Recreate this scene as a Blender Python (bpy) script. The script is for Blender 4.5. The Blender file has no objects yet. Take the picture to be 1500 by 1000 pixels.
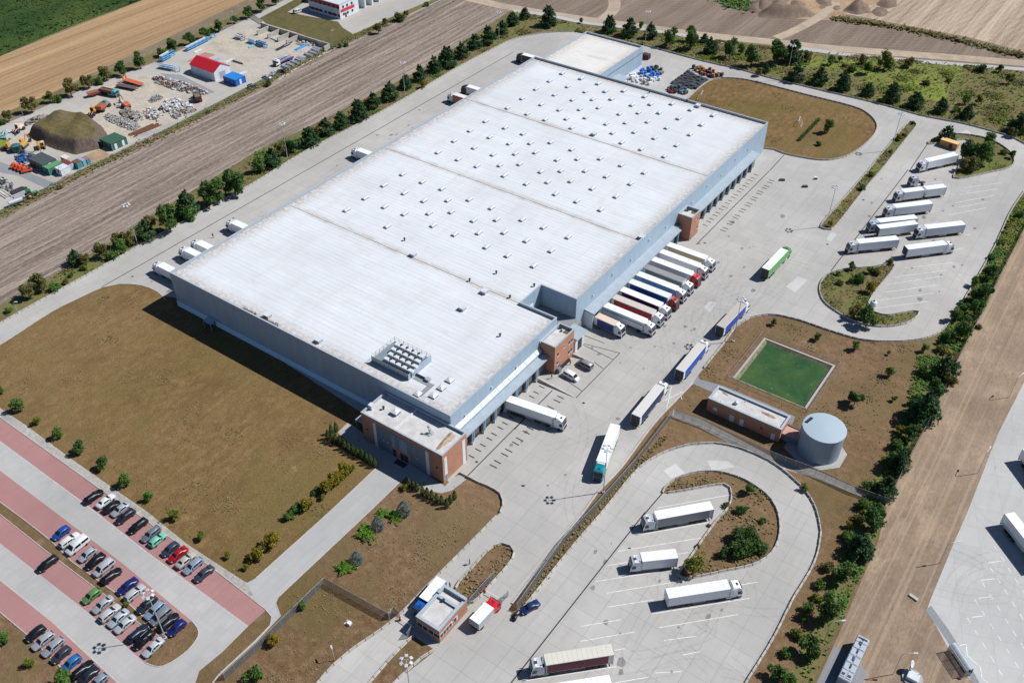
import bpy, math, random
from mathutils import Vector, Matrix
from mathutils.geometry import tessellate_polygon
R = math.radians
rnd = random.Random(7)
SC = bpy.context.scene
C = SC.collection

# ------------------------------------------------------------------ camera
CAM_H, FOC, PITCH, RZ = 170.0, 1383.5, R(39.607), R(35.229)
cd = bpy.data.cameras.new('camera')
cam = bpy.data.objects.new('camera', cd)
C.objects.link(cam)
cd.sensor_width = 36.0
cd.lens = 36.0 * FOC / 1500.0
cd.clip_start, cd.clip_end = 1.0, 6000.0
cam.location = (0, 0, CAM_H)
cam.rotation_euler = (R(90) - PITCH, 0, RZ)
SC.camera = cam

# ------------------------------------------------------------------ sky and sun
SUN = Vector((0.62, 0.64, 1.02)).normalized()
SUN_EL = math.asin(SUN.z)
SUN_AZ = math.atan2(SUN.x, SUN.y)
w = bpy.data.worlds.new('World')
SC.world = w
w.use_nodes = True
wn = w.node_tree
sky = wn.nodes.new('ShaderNodeTexSky')
sky.sky_type = 'NISHITA'
sky.sun_disc = False
sky.sun_elevation = SUN_EL
sky.sun_rotation = SUN_AZ
sky.ozone_density = 5.0
sky.dust_density = 0.0
sky.air_density = 0.7
bg = wn.nodes['Background']
wn.links.new(sky.outputs['Color'], bg.inputs['Color'])
bg.inputs['Strength'].default_value = 0.07
sl = bpy.data.lights.new('sun', 'SUN')
sl.energy = 4.8
sl.angle = R(0.5)
sl.color = (1.0, 0.985, 0.965)
so = bpy.data.objects.new('sun', sl)
C.objects.link(so)
so.rotation_euler = SUN.to_track_quat('Z', 'Y').to_euler()
so.location = SUN * 500
vs = SC.view_settings
vs.view_transform = 'Standard'
vs.look = 'None'
vs.exposure = 0.30
vs.gamma = 1.0
vs.use_curve_mapping = False
SC.cycles.max_bounces = 5
SC.cycles.transparent_max_bounces = 12

# ------------------------------------------------------------------ survey: a point seen in the photograph -> a spot on the ground
FW = Vector((-math.sin(RZ) * math.cos(PITCH), math.cos(RZ) * math.cos(PITCH), -math.sin(PITCH)))
RT = Vector((math.cos(RZ), math.sin(RZ), 0))
UP = RT.cross(FW)
def g(x, y, z=0.0):
    d = FW + RT * ((x - 750) / FOC) - UP * ((y - 500) / FOC)
    t = (z - CAM_H) / d.z
    return (d.x * t, d.y * t)
TILE = {'1': (0, 0), '2': (375, 0), '3': (750, 0), '4': (1125, 0), '5': (0, 250), '6': (375, 250), '7': (750, 250), '8': (1125, 250),
        'a': (0, 500), 'b': (375, 500), 'c': (750, 500), 'd': (1125, 500), 'e': (0, 750), 'f': (375, 750), 'g': (750, 750), 'h': (1125, 750)}
def t(k, x, y, z=0.0):
    o = TILE[k]
    return g(o[0] + x / 4, o[1] + y / 4, z)
def tt(k, *pts):
    return [t(k, *p) for p in pts]
def mpp(p):                                   # metres per photo pixel at a ground point
    return (Vector((p[0], p[1], 0)) - Vector((0, 0, CAM_H))).dot(FW) / FOC
def spline(pts, step=2.0, closed=False):
    P = [Vector((p[0], p[1])) for p in pts]
    n = len(P); out = []
    rng = n if closed else n - 1
    for i in range(rng):
        p1, p2 = P[i], P[(i + 1) % n]
        p0 = P[i - 1] if (closed or i > 0) else p1 * 2 - p2
        p3 = P[(i + 2) % n] if (closed or i + 2 < n) else p2 * 2 - p1
        k = max(1, int((p2 - p1).length / step))
        for j in range(k):
            u = j / k
            a = .5 * (2 * p1 + (p2 - p0) * u + (2 * p0 - 5 * p1 + 4 * p2 - p3) * u * u + (3 * p1 - p0 - 3 * p2 + p3) * u ** 3)
            out.append((a.x, a.y))
    if not closed: out.append((P[-1].x, P[-1].y))
    return out
def resample(line, step):
    out = []; acc = 0.0; nxt = 0.0
    for i in range(len(line) - 1):
        a, b = Vector(line[i]), Vector(line[i + 1])
        L = (b - a).length
        if L < 1e-6: continue
        while nxt <= acc + L:
            out.append(tuple(a + (b - a) * ((nxt - acc) / L))); nxt += step
        acc += L
    return out
def inside(p, poly):
    c = False; j = len(poly) - 1
    for i in range(len(poly)):
        a, b = poly[i], poly[j]
        if (a[1] > p[1]) != (b[1] > p[1]) and p[0] < (b[0] - a[0]) * (p[1] - a[1]) / (b[1] - a[1]) + a[0]: c = not c
        j = i
    return c

# ------------------------------------------------------------------ materials
def srgb(r, gg, b, k=1.0):
    f = lambda v: (v / 12.92 if v <= .04045 else ((v + .055) / 1.055) ** 2.4)
    return tuple(f(v / 255.0) * k for v in (r, gg, b))
class Mat:
    def __init__(s, name, rough=.85, metal=0.0, spec=.3):
        s.m = bpy.data.materials.new(name); s.m.use_nodes = True
        s.nt = s.m.node_tree; s.b = s.nt.nodes['Principled BSDF']
        s.b.inputs['Roughness'].default_value = rough
        s.b.inputs['Metallic'].default_value = metal
        s.b.inputs['Specular IOR Level'].default_value = spec
    def n(s, t): return s.nt.nodes.new(t)
    def put(s, sock, v):
        if isinstance(v, bpy.types.NodeSocket): s.nt.links.new(v, sock)
        elif isinstance(v, (tuple, list)) and len(v) == 3 and sock.type == 'RGBA': sock.default_value = (*v, 1)
        else: sock.default_value = v
    def co(s, scale=(1, 1, 1), rot=0.0, src='Object', off=(0, 0, 0)):
        tc = s.n('ShaderNodeTexCoord'); mp = s.n('ShaderNodeMapping')
        s.nt.links.new(tc.outputs[src], mp.inputs['Vector'])
        mp.inputs['Scale'].default_value = scale; mp.inputs['Rotation'].default_value = (0, 0, rot); mp.inputs['Location'].default_value = off
        return mp.outputs['Vector']
    def noise(s, vec, scale, detail=4, rough=.6, dist=0.0):
        q = s.n('ShaderNodeTexNoise'); s.nt.links.new(vec, q.inputs['Vector'])
        q.inputs['Scale'].default_value = scale; q.inputs['Detail'].default_value = detail
        q.inputs['Roughness'].default_value = rough; q.inputs['Distortion'].default_value = dist
        return q.outputs['Fac']
    def ramp(s, fac, stops, ip='LINEAR'):
        q = s.n('ShaderNodeValToRGB'); s.put(q.inputs['Fac'], fac); cr = q.color_ramp; cr.interpolation = ip
        while len(cr.elements) < len(stops): cr.elements.new(.5)
        for e, (p, c) in zip(cr.elements, stops):
            e.position = p; e.color = (*c, 1) if isinstance(c, tuple) else (c, c, c, 1)
        return q.outputs['Color']
    def mix(s, fac, a, b, mode='MIX'):
        q = s.n('ShaderNodeMix'); q.data_type = 'RGBA'; q.blend_type = mode
        s.put(q.inputs[0], fac); s.put(q.inputs[6], a); s.put(q.inputs[7], b)
        return q.outputs[2]
    def math(s, op, a, b=0.0, clamp=False):
        q = s.n('ShaderNodeMath'); q.operation = op; q.use_clamp = clamp
        s.put(q.inputs[0], a); s.put(q.inputs[1], b); return q.outputs[0]
    def brick(s, vec, bw, rh, mortar=.05, off=0.0, smooth=.1, bias=0.0):
        q = s.n('ShaderNodeTexBrick'); s.nt.links.new(vec, q.inputs['Vector'])
        q.offset = off; q.squash = 1.0
        for k, v in (('Scale', 1.0), ('Brick Width', bw), ('Row Height', rh), ('Mortar Size', mortar), ('Mortar Smooth', smooth), ('Bias', bias)): q.inputs[k].default_value = v
        q.inputs['Color1'].default_value = (0, 0, 0, 1); q.inputs['Color2'].default_value = (1, 1, 1, 1); q.inputs['Mortar'].default_value = (.5, .5, .5, 1)
        return q.outputs['Color'], q.outputs['Fac']
    def sep(s, vec):
        q = s.n('ShaderNodeSeparateXYZ'); s.nt.links.new(vec, q.inputs[0]); return q.outputs
    def bump(s, h, strength=.5, dist=.1):
        q = s.n('ShaderNodeBump'); q.inputs['Strength'].default_value = strength; q.inputs['Distance'].default_value = dist
        s.put(q.inputs['Height'], h); s.nt.links.new(q.outputs['Normal'], s.b.inputs['Normal'])
    def out(s, col): s.put(s.b.inputs['Base Color'], col); return s.m

def grey(v): return (v, v, v)
def plain(name, col, rough=.6, metal=0.0, var=.12, scale=1.5, spec=.4, bump=0):
    M = Mat(name, rough, metal, spec)
    v = M.co(); n = M.noise(v, scale, 5)
    c = M.mix(M.ramp(n, [(.3, 0.0), (.7, 1.0)]), tuple(x * (1 - var) for x in col), tuple(min(1, x * (1 + var)) for x in col))
    if bump: M.bump(n, bump, .05)
    return M.out(c)
_paint = {}
def paint(r, gg, b, rough=.32, k=.85, name='paint'):
    key = (r, gg, b, rough, k)
    if key not in _paint:
        M = Mat(name, rough, 0.0, .5); col = srgb(r, gg, b, k)
        v = M.co(); n = M.noise(v, 1.3, 6, .7); d = M.noise(M.co((.4, .4, 4)), 2.0, 3)
        f = M.math('MULTIPLY', M.ramp(n, [(.45, 0.0), (.8, 1.0)]), .25)
        c = M.mix(f, col, tuple(x * .65 + .02 for x in col))
        _paint[key] = M.out(c)
    return _paint[key]

def concrete_mat(name, base, bw, rh, joint=.5, rot=0.0, streak=.5):
    M = Mat(name, .9, 0, .2); v = M.co(rot=rot)
    bc, bf = M.brick(v, bw, rh, .06, 0.0, .2)
    big = M.noise(v, .025, 5, .65); med = M.noise(v, .22, 5, .65); fine = M.noise(v, 3.5, 4, .7)
    st = M.noise(M.co((1.0, .06, 1), rot=rot), .9, 4, .7)
    st2 = M.noise(M.co((.07, 1.0, 1), rot=rot + .25), .8, 4, .7)
    c = M.mix(M.ramp(big, [(.3, 0.0), (.7, 1.0)]), tuple(x * .78 for x in base), tuple(x * 1.12 for x in base))
    c = M.mix(M.math('MULTIPLY', bc, .30), c, tuple(x * .78 for x in base))
    c = M.mix(M.math('MULTIPLY', M.ramp(st, [(.5, 0.0), (.75, 1.0)]), 0.5 * streak), c, tuple(x * .55 for x in base))
    c = M.mix(M.math('MULTIPLY', M.ramp(st2, [(.55, 0.0), (.78, 1.0)]), 0.4 * streak), c, tuple(x * .6 for x in base))
    c = M.mix(M.math('MULTIPLY', M.ramp(med, [(.55, 0.0), (.8, 1.0)]), .4), c, tuple(x * .68 for x in base))
    sp = M.noise(v, .55, 3, .6)
    c = M.mix(M.math('MULTIPLY', M.ramp(sp, [(.71, 0.0), (.76, 1.0)]), .35), c, tuple(x * .35 for x in base))
    c = M.mix(M.math('MULTIPLY', fine, .18), c, tuple(x * .6 for x in base))
    c = M.mix(M.math('MULTIPLY', bf, joint), c, tuple(x * .3 for x in base))
    M.bump(fine, .15, .02)
    return M.out(c)
def grass_mat(name, cols, scale=1.0, rot=0.0, aniso=1.0, patch=.03, bump=.5, grain=.5, tracks=0.0):
    """cols: dark, mid, light, tint (a patch colour)"""
    M = Mat(name, .95, 0, .1); v = M.co(rot=rot); va = M.co((1, aniso, 1), rot=rot)
    p = M.noise(v, patch, 5, .62, .4); m = M.noise(va, .35 * scale, 6, .72, .3); f = M.noise(va, 2.4 * scale, 5, .75); big = M.noise(v, .011, 3, .5)
    c = M.ramp(m, [(.30, cols[0]), (.5, cols[1]), (.70, cols[2])])
    c = M.mix(M.math('MULTIPLY', M.ramp(p, [(.44, 0.0), (.60, 1.0)]), .8), c, cols[3])
    c = M.mix(M.math('MULTIPLY', M.ramp(big, [(.40, 1.0), (.62, 0.0)]), .35), c, cols[2])
    c = M.mix(M.math('MULTIPLY', M.ramp(f, [(.28, 1.0), (.5, 0.0)]), grain), c, tuple(x * .4 for x in cols[0]))
    c = M.mix(M.math('MULTIPLY', M.ramp(f, [(.52, 0.0), (.76, 1.0)]), grain), c, tuple(min(1, x * 1.4) for x in cols[2]))
    p2 = M.noise(v, .09, 4, .6)
    c = M.mix(M.math('MULTIPLY', M.ramp(p2, [(.3, 1.0), (.5, 0.0)]), .4), c, tuple(x * .6 for x in cols[1]))
    bare = M.noise(M.co(off=(31, 7, 0)), .13, 5, .7)
    c = M.mix(M.math('MULTIPLY', M.ramp(bare, [(.63, 0.0), (.72, 1.0)]), .45), c, tuple(min(1, x * 1.25 + .02) for x in cols[2]))
    if tracks:
        tk_ = M.noise(M.co((1, .008, 1), rot=rot), .55, 3, .6)
        c = M.mix(M.math('MULTIPLY', M.ramp(tk_, [(.54, 0.0), (.60, 1.0)]), tracks), c, tuple(min(1, x * 1.15) for x in cols[2]))
        c = M.mix(M.math('MULTIPLY', M.ramp(tk_, [(.36, 1.0), (.43, 0.0)]), tracks), c, cols[0])
    M.bump(M.math('ADD', f, M.math('MULTIPLY', m, 1.5)), bump, .3)
    return M.out(c)
def field_mat(name, dark, mid, light, rot, row=1.2, along=.02, contrast=1.0):
    """rows run along the field; stalks and clods speckle them"""
    M = Mat(name, .95, 0, .1); v = M.co(rot=rot); o = M.sep(v)
    s1 = M.noise(M.co((1, along, 1), rot=rot), .13, 4, .7, .2); s2 = M.noise(M.co((1, along * 2.0, 1), rot=rot), 1.0 * row, 4, .7)
    f = M.noise(M.co((1, .22, 1), rot=rot), 2.4, 5, .8); p = M.noise(v, .018, 4, .6); wob = M.noise(v, .05, 3)
    fu = M.math('SINE', M.math('ADD', M.math('MULTIPLY', o[0], 2 * math.pi / 3.1), M.math('MULTIPLY', wob, 7.0)))
    c = M.ramp(s1, [(.33, dark), (.52, mid), (.68, light)])
    c = M.mix(M.math('MULTIPLY', M.ramp(fu, [(.1, 0.0), (.9, 1.0)]), M.math('MULTIPLY', M.ramp(p, [(.3, .2), (.6, .6)]), contrast), True), c, light)
    c = M.mix(M.math('MULTIPLY', M.ramp(s2, [(.40, 1.0), (.56, 0.0)]), .6 * contrast, True), c, tuple(x * .7 for x in dark))
    c = M.mix(M.math('MULTIPLY', M.ramp(f, [(.52, 0.0), (.70, 1.0)]), .65 * contrast, True), c, tuple(min(1, x * 1.35) for x in light))
    c = M.mix(M.math('MULTIPLY', M.ramp(f, [(.32, 1.0), (.48, 0.0)]), .5 * contrast, True), c, tuple(x * .55 for x in dark))
    c = M.mix(M.math('MULTIPLY', M.ramp(p, [(.5, 0.0), (.72, 1.0)]), .35), c, dark)
    M.bump(M.math('ADD', s2, f), .4, .2)
    return M.out(c)

MT = {}
MT['concrete'] = concrete_mat('concrete_slabs', (.41, .395, .37), 5.0, 5.0, .28)
MT['concrete_lot'] = concrete_mat('concrete_lot_slabs', (.41, .396, .372), 5.2, 5.2, .34)
MT['concrete_ne'] = concrete_mat('concrete_pale_slabs', (.43, .425, .41), 6.0, 6.0, .22, R(-20))
MT['path'] = concrete_mat('path_paving', (.385, .38, .37), 3.0, 3.0, .04)
MT['asphalt'] = concrete_mat('car_park_pavers', (.395, .386, .37), 2.4, 2.4, .04)
MT['yardpave'] = concrete_mat('yard_slabs', (.40, .378, .345), 3.0, 3.0, .12)
MT['greypave'] = concrete_mat('grey_paving', (.25, .26, .27), .8, .8, .2)
MT['redpave'] = concrete_mat('red_pavers', (.37, .195, .185), .5, .5, .2)
MT['gravel'] = grass_mat('gravel', ((.20, .19, .17), (.33, .31, .28), (.46, .44, .40), (.36, .34, .30)), 2.0)
MT['yarddirt'] = grass_mat('yard_dirt', ((.27, .23, .18), (.40, .35, .28), (.47, .42, .35), (.36, .35, .33)), .6, bump=.2)
MT['drygrass'] = grass_mat('dry_grass', ((.095, .057, .024), (.156, .097, .039), (.23, .155, .075), (.122, .094, .029)), 1.6, R(0), .6, .035, .5, .65, .08)
MT['drygrass2'] = grass_mat('dry_grass_reddish', ((.085, .050, .026), (.152, .092, .049), (.24, .16, .096), (.118, .092, .034)), 1.6, patch=.06)
MT['tanstrip'] = grass_mat('mown_straw', ((.165, .118, .082), (.262, .190, .132), (.36, .272, .19), (.19, .138, .102)), .9, R(0), .35, .05, .3, .3, .32)
MT['verge'] = grass_mat('verge_weeds', ((.07, .06, .028), (.14, .115, .052), (.20, .155, .08), (.10, .14, .028)), 1.3, patch=.07)
MT['greenmeadow'] = grass_mat('green_meadow', ((.07, .09, .022), (.14, .155, .04), (.20, .20, .06), (.17, .25, .028)), 1.2, patch=.05)
MT['lawn'] = grass_mat('lawn', ((.06, .055, .022), (.105, .09, .038), (.15, .13, .055), (.085, .08, .03)), 1.0)
MT['stubble'] = field_mat('stubble_grey', (.125, .098, .082), (.25, .20, .165), (.37, .305, .25), R(-4), .8, .02, 1.0)
MT['tanfield'] = field_mat('stubble_tan', (.245, .155, .085), (.35, .23, .125), (.42, .29, .165), R(-5), .6, .01, .55)
MT['ground'] = grass_mat('open_ground', ((.12, .09, .06), (.19, .145, .10), (.26, .20, .14), (.16, .14, .09)), .8)
MT['darkfield'] = field_mat('fallow_field', (.15, .11, .085), (.20, .155, .12), (.255, .20, .155), R(60), .8, .03, .6)
MT['sand'] = field_mat('ridged_sand', (.21, .155, .11), (.37, .29, .215), (.50, .40, .30), R(12), .45, .01, .8)
MT['sandplain'] = grass_mat('sandy_ground', ((.20, .135, .085), (.31, .215, .135), (.42, .30, .19), (.24, .175, .125)), .6, bump=.3)
MT['soil'] = grass_mat('soil', ((.11, .078, .058), (.175, .128, .095), (.24, .18, .135), (.15, .115, .085)), 1.3)
MT['moundgrass'] = grass_mat('mound_grass', ((.07, .058, .028), (.13, .105, .045), (.18, .145, .07), (.10, .11, .03)), 1.5)
MT['track'] = grass_mat('dirt_track', ((.26, .20, .145), (.36, .29, .215), (.44, .36, .28), (.30, .24, .18)), .8, bump=.2)
MT['white'] = plain('white_marking', (.72, .72, .70), .7, var=.15, scale=4)
M_ = Mat('worn_line', .8, 0, .2); MT['line'] = M_.out(M_.mix(M_.ramp(M_.noise(M_.co(), .9, 5, .75), [(.30, 0.0), (.52, .9)]), (.40, .395, .385), (.72, .72, .70)))
M_ = Mat('barrier_concrete', .9, 0, .15); oi_ = M_.n('ShaderNodeObjectInfo'); MT['barrier'] = M_.out(M_.mix(M_.math('MULTIPLY', M_.ramp(M_.noise(M_.co(), .9, 5, .7), [(.35, 0.0), (.7, 1.0)]), .6), M_.mix(oi_.outputs['Random'], (.36, .345, .315), (.50, .485, .45)), (.24, .225, .195)))
MT['kerb'] = plain('kerb_stone', (.40, .385, .36), .9, var=.2)
MT['dark'] = plain('dark_metal', (.035, .037, .04), .6)
MT['drain'] = plain('drain_grate', (.03, .028, .028), .7)
MT['steel'] = plain('galvanised_steel', (.42, .44, .46), .45, .3, var=.15)
MT['tyre'] = plain('tyre_rubber', (.022, .022, .023), .85)
MT['rim'] = plain('wheel_rim', (.38, .39, .40), .4, .5)
MT['chassis'] = plain('chassis_black', (.04, .04, .043), .7)
MT['lamp'] = plain('lamp_housing', (.46, .48, .50), .5)
MT['bark'] = plain('bark', (.11, .08, .055), .9, var=.4, scale=6, bump=.4)
MT['skin'] = plain('skin', (.48, .30, .22), .6)
MT['wood'] = plain('wood', (.36, .24, .13), .8, var=.3, scale=4)
MT['rust'] = plain('rusted_steel', (.15, .062, .034), .85, var=.4, scale=2)
MT['stone'] = plain('broken_stone', (.42, .40, .36), .9, var=.35, scale=1.0)
def glass_mat():
    M = Mat('window_glass', .18, 0, .35); v = M.co(); n = M.noise(v, .8, 2)
    return M.out(M.mix(n, (.018, .024, .032), (.04, .05, .062)))
MT['glass'] = glass_mat()
MT['carglass'] = plain('car_glass', (.014, .018, .024), .35, var=.3, spec=.12)
def mesh_mat(name, col, keep):
    M = Mat(name, .5, .4); v = M.co(); n = M.noise(v, 2, 3)
    M.out(M.mix(n, tuple(x * .8 for x in col), col))
    tr = M.n('ShaderNodeBsdfTransparent'); mx = M.n('ShaderNodeMixShader'); mx.inputs[0].default_value = keep
    o = M.nt.nodes['Material Output']
    M.nt.links.new(tr.outputs[0], mx.inputs[1]); M.nt.links.new(M.b.outputs[0], mx.inputs[2]); M.nt.links.new(mx.outputs[0], o.inputs['Surface'])
    return M.m
MT['mesh'] = mesh_mat('fence_mesh', (.23, .25, .265), .6)
MT['mark'] = mesh_mat('tyre_mark', (.14, .137, .13), .055)
MT['oil'] = mesh_mat('oil_stain', (.06, .058, .055), .28)
MT['wire'] = mesh_mat('wire_mesh', (.30, .32, .33), .16)
MT['clear'] = mesh_mat('acrylic_panel', (.52, .58, .62), .55)
def cladding(name, col, pitch=.5, axis='xy'):
    M = Mat(name, .45, 0, .4); v = M.co(); o = M.sep(v)
    s = M.math('ADD', o[0], o[1])
    st = M.math('SINE', M.math('MULTIPLY', s, 2 * math.pi / pitch))
    seam = M.math('GREATER_THAN', M.math('FRACT', M.math('MULTIPLY', s, 1 / 6.0)), .985)
    n = M.noise(M.co((1, 1, .15)), .5, 4); n2 = M.noise(v, .12, 3)
    c = M.mix(M.ramp(n, [(.3, 0.0), (.7, 1.0)]), tuple(x * .9 for x in col), tuple(min(1, x * 1.07) for x in col))
    c = M.mix(M.math('MULTIPLY', n2, .15), c, tuple(x * .75 for x in col))
    c = M.mix(M.math('MULTIPLY', seam, .35), c, tuple(x * .5 for x in col))
    M.bump(st, .35, .03)
    return M.out(c)
MT['clad'] = cladding('wall_cladding', (.31, .40, .48))
MT['cladpale'] = cladding('pale_cladding', (.60, .64, .67))
MT['claddark'] = cladding('dark_cladding', (.16, .19, .22))
MT['plinth'] = plain('plinth_panel', (.60, .64, .67), .6, var=.08)
MT['plinthblue'] = plain('blue_plinth', (.50, .72, .84), .6, var=.08)
MT['coping'] = plain('coping_metal', (.37, .415, .455), .4, .1, var=.06)
MT['canopy'] = cladding('canopy_sheet', (.31, .365, .41), .33)
def brick_mat(name, c1, c2):
    M = Mat(name, .9, 0, .15); v = M.co(); o = M.sep(v)
    cb = M.n('ShaderNodeCombineXYZ'); M.put(cb.inputs[0], M.math('ADD', o[0], o[1])); M.put(cb.inputs[1], o[2])
    bc, bf = M.brick(cb.outputs[0], .30, .11, .012, .5)
    n = M.noise(v, .35, 5); n2 = M.noise(v, 3.0, 4, .7)
    c = M.mix(bc, c1, c2)
    c = M.mix(M.ramp(n, [(.35, .0), (.75, .55)]), c, tuple(x * .72 for x in c1))
    c = M.mix(M.ramp(n2, [(.5, .0), (.8, .5)]), c, tuple(min(1, x * 1.35) for x in c2))
    c = M.mix(M.math('MULTIPLY', bf, .5), c, (.34, .27, .22))
    M.bump(bf, -.3, .01)
    return M.out(c)
MT['brick'] = brick_mat('red_brick', (.38, .165, .095), (.47, .235, .145))
def roof_mat(name, pitch, valleys, x0, x1, y0, y1, base=(.58, .60, .615), dirt=1.0):
    """white membrane: lap seams across the building, dirt in the valleys and along the edges (washed there by rain)"""
    M = Mat(name, .8, 0, .2); v = M.co(); o = M.sep(v)
    fr = M.math('FRACT', M.math('MULTIPLY', o[1], 1 / pitch))
    seam = M.math('LESS_THAN', fr, .10)
    sx = M.math('LESS_THAN', M.math('FRACT', M.math('MULTIPLY', o[0], 1 / 11.7)), .012)
    n = M.noise(M.co((.12, 1.4, 1)), .6, 5, .7); big = M.noise(v, .05, 5, .65); fine = M.noise(v, .9, 5, .75)
    c = M.mix(M.ramp(big, [(.3, 0.0), (.72, 1.0)]), tuple(x * 1.06 for x in base), tuple(x * .90 for x in base))
    c = M.mix(M.math('MULTIPLY', M.ramp(n, [(.42, 0.0), (.7, 1.0)]), .3 * dirt), c, (.42, .40, .375))
    sm = M.math('MULTIPLY', seam, M.ramp(M.noise(M.co((.05, .25, 1)), .7, 3), [(.34, .12), (.62, .62)]))
    c = M.mix(sm, c, (.36, .355, .35))
    c = M.mix(M.math('MULTIPLY', sx, M.ramp(M.noise(v, .15, 2), [(.4, .1), (.6, .55)])), c, (.42, .41, .40))
    br = (.27, .215, .165)
    gate = M.ramp(M.noise(M.co((.55, 1, 1)), .28, 5, .75), [(.40, 0.0), (.62, 1.0)])
    def near(sock, val, wd):
        d = M.math('ABSOLUTE', M.math('SUBTRACT', sock, val))
        return M.math('SUBTRACT', 1.0, M.math('DIVIDE', d, wd), True)
    acc = None
    for yv in valleys:
        q = M.math('MULTIPLY', M.math('POWER', near(o[1], yv, 1.8), .8), M.math('MULTIPLY', gate, .75))
        acc = q if acc is None else M.math('MAXIMUM', acc, q)
    for sock, val in ((o[0], x0), (o[0], x1), (o[1], y0), (o[1], y1)):
        q = M.math('MULTIPLY', M.math('POWER', near(sock, val, 6.0), 1.4), M.math('MULTIPLY', M.ramp(fine, [(.36, .12), (.58, 1.0)]), 1.0))
        acc = q if acc is None else M.math('MAXIMUM', acc, q)
    c = M.mix(M.math('MULTIPLY', acc, 1.0 * dirt, True), c, br)
    c = M.mix(M.math('MULTIPLY', M.ramp(M.noise(v, .35, 6, .75, .6), [(.58, 0.0), (.74, 1.0)]), .34 * dirt), c, (.36, .32, .27))
    c = M.mix(M.math('MULTIPLY', M.ramp(M.noise(M.co((.35, .06, 1)), .5, 5, .7), [(.52, 0.0), (.74, 1.0)]), .22 * dirt), c, (.40, .38, .35))
    bc2, bf2 = M.brick(v, 11.7, 7.75, .02, .5)
    c = M.mix(M.math('MULTIPLY', bc2, .09), c, (.42, .43, .44))
    M.bump(seam, .3, .03)
    return M.out(c)
def leaf_mat(name, a, b, c3=None):
    M = Mat(name, .7, 0, .2)
    oi = M.n('ShaderNodeObjectInfo'); v = M.co(); n = M.noise(v, 3.0, 3, .7); n2 = M.noise(v, .9, 2)
    c = M.mix(M.ramp(n, [(.32, 0.0), (.68, 1.0)]), a, b)
    c = M.mix(M.math('MULTIPLY', oi.outputs['Random'], .45), c, c3 or tuple(x * .7 for x in a))
    M.out(c)
    tr = M.n('ShaderNodeBsdfTranslucent'); M.put(tr.inputs[0], c); mx = M.n('ShaderNodeMixShader'); mx.inputs[0].default_value = .3
    o = M.nt.nodes['Material Output']
    M.nt.links.new(M.b.outputs[0], mx.inputs[1]); M.nt.links.new(tr.outputs[0], mx.inputs[2]); M.nt.links.new(mx.outputs[0], o.inputs['Surface'])
    return M.m
MT['pine'] = leaf_mat('pine_needles', (.024, .066, .028), (.06, .128, .045), (.07, .12, .04))
MT['oak'] = leaf_mat('dark_leaves', (.034, .085, .022), (.085, .17, .04), (.10, .15, .035))
MT['leafm'] = leaf_mat('mid_leaves', (.046, .132, .025), (.124, .248, .046), (.155, .186, .046))
MT['leafy'] = leaf_mat('yellow_green_leaves', (.094, .150, .019), (.213, .250, .037), (.250, .213, .037))
MT['leafd'] = leaf_mat('olive_leaves', (.078, .105, .031), (.178, .178, .054), (.248, .171, .062))
MT['leafgold'] = leaf_mat('golden_leaves', (.15, .12, .012), (.33, .25, .025), (.18, .18, .02))
MT['thuja'] = leaf_mat('thuja_leaves', (.046, .078, .019), (.116, .147, .031), (.078, .124, .031))
MT['blue'] = leaf_mat('blue_needles', (.06, .12, .125), (.15, .225, .235), (.10, .16, .15))
MT['juniper'] = leaf_mat('juniper_leaves', (.075, .200, .015), (.188, .362, .037), (.100, .200, .025))
MT['crop'] = leaf_mat('crop_leaves', (.022, .06, .012), (.05, .105, .02))
MT['straw'] = leaf_mat('straw_tufts', (.20, .15, .075), (.34, .26, .13), (.18, .16, .06))

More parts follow.
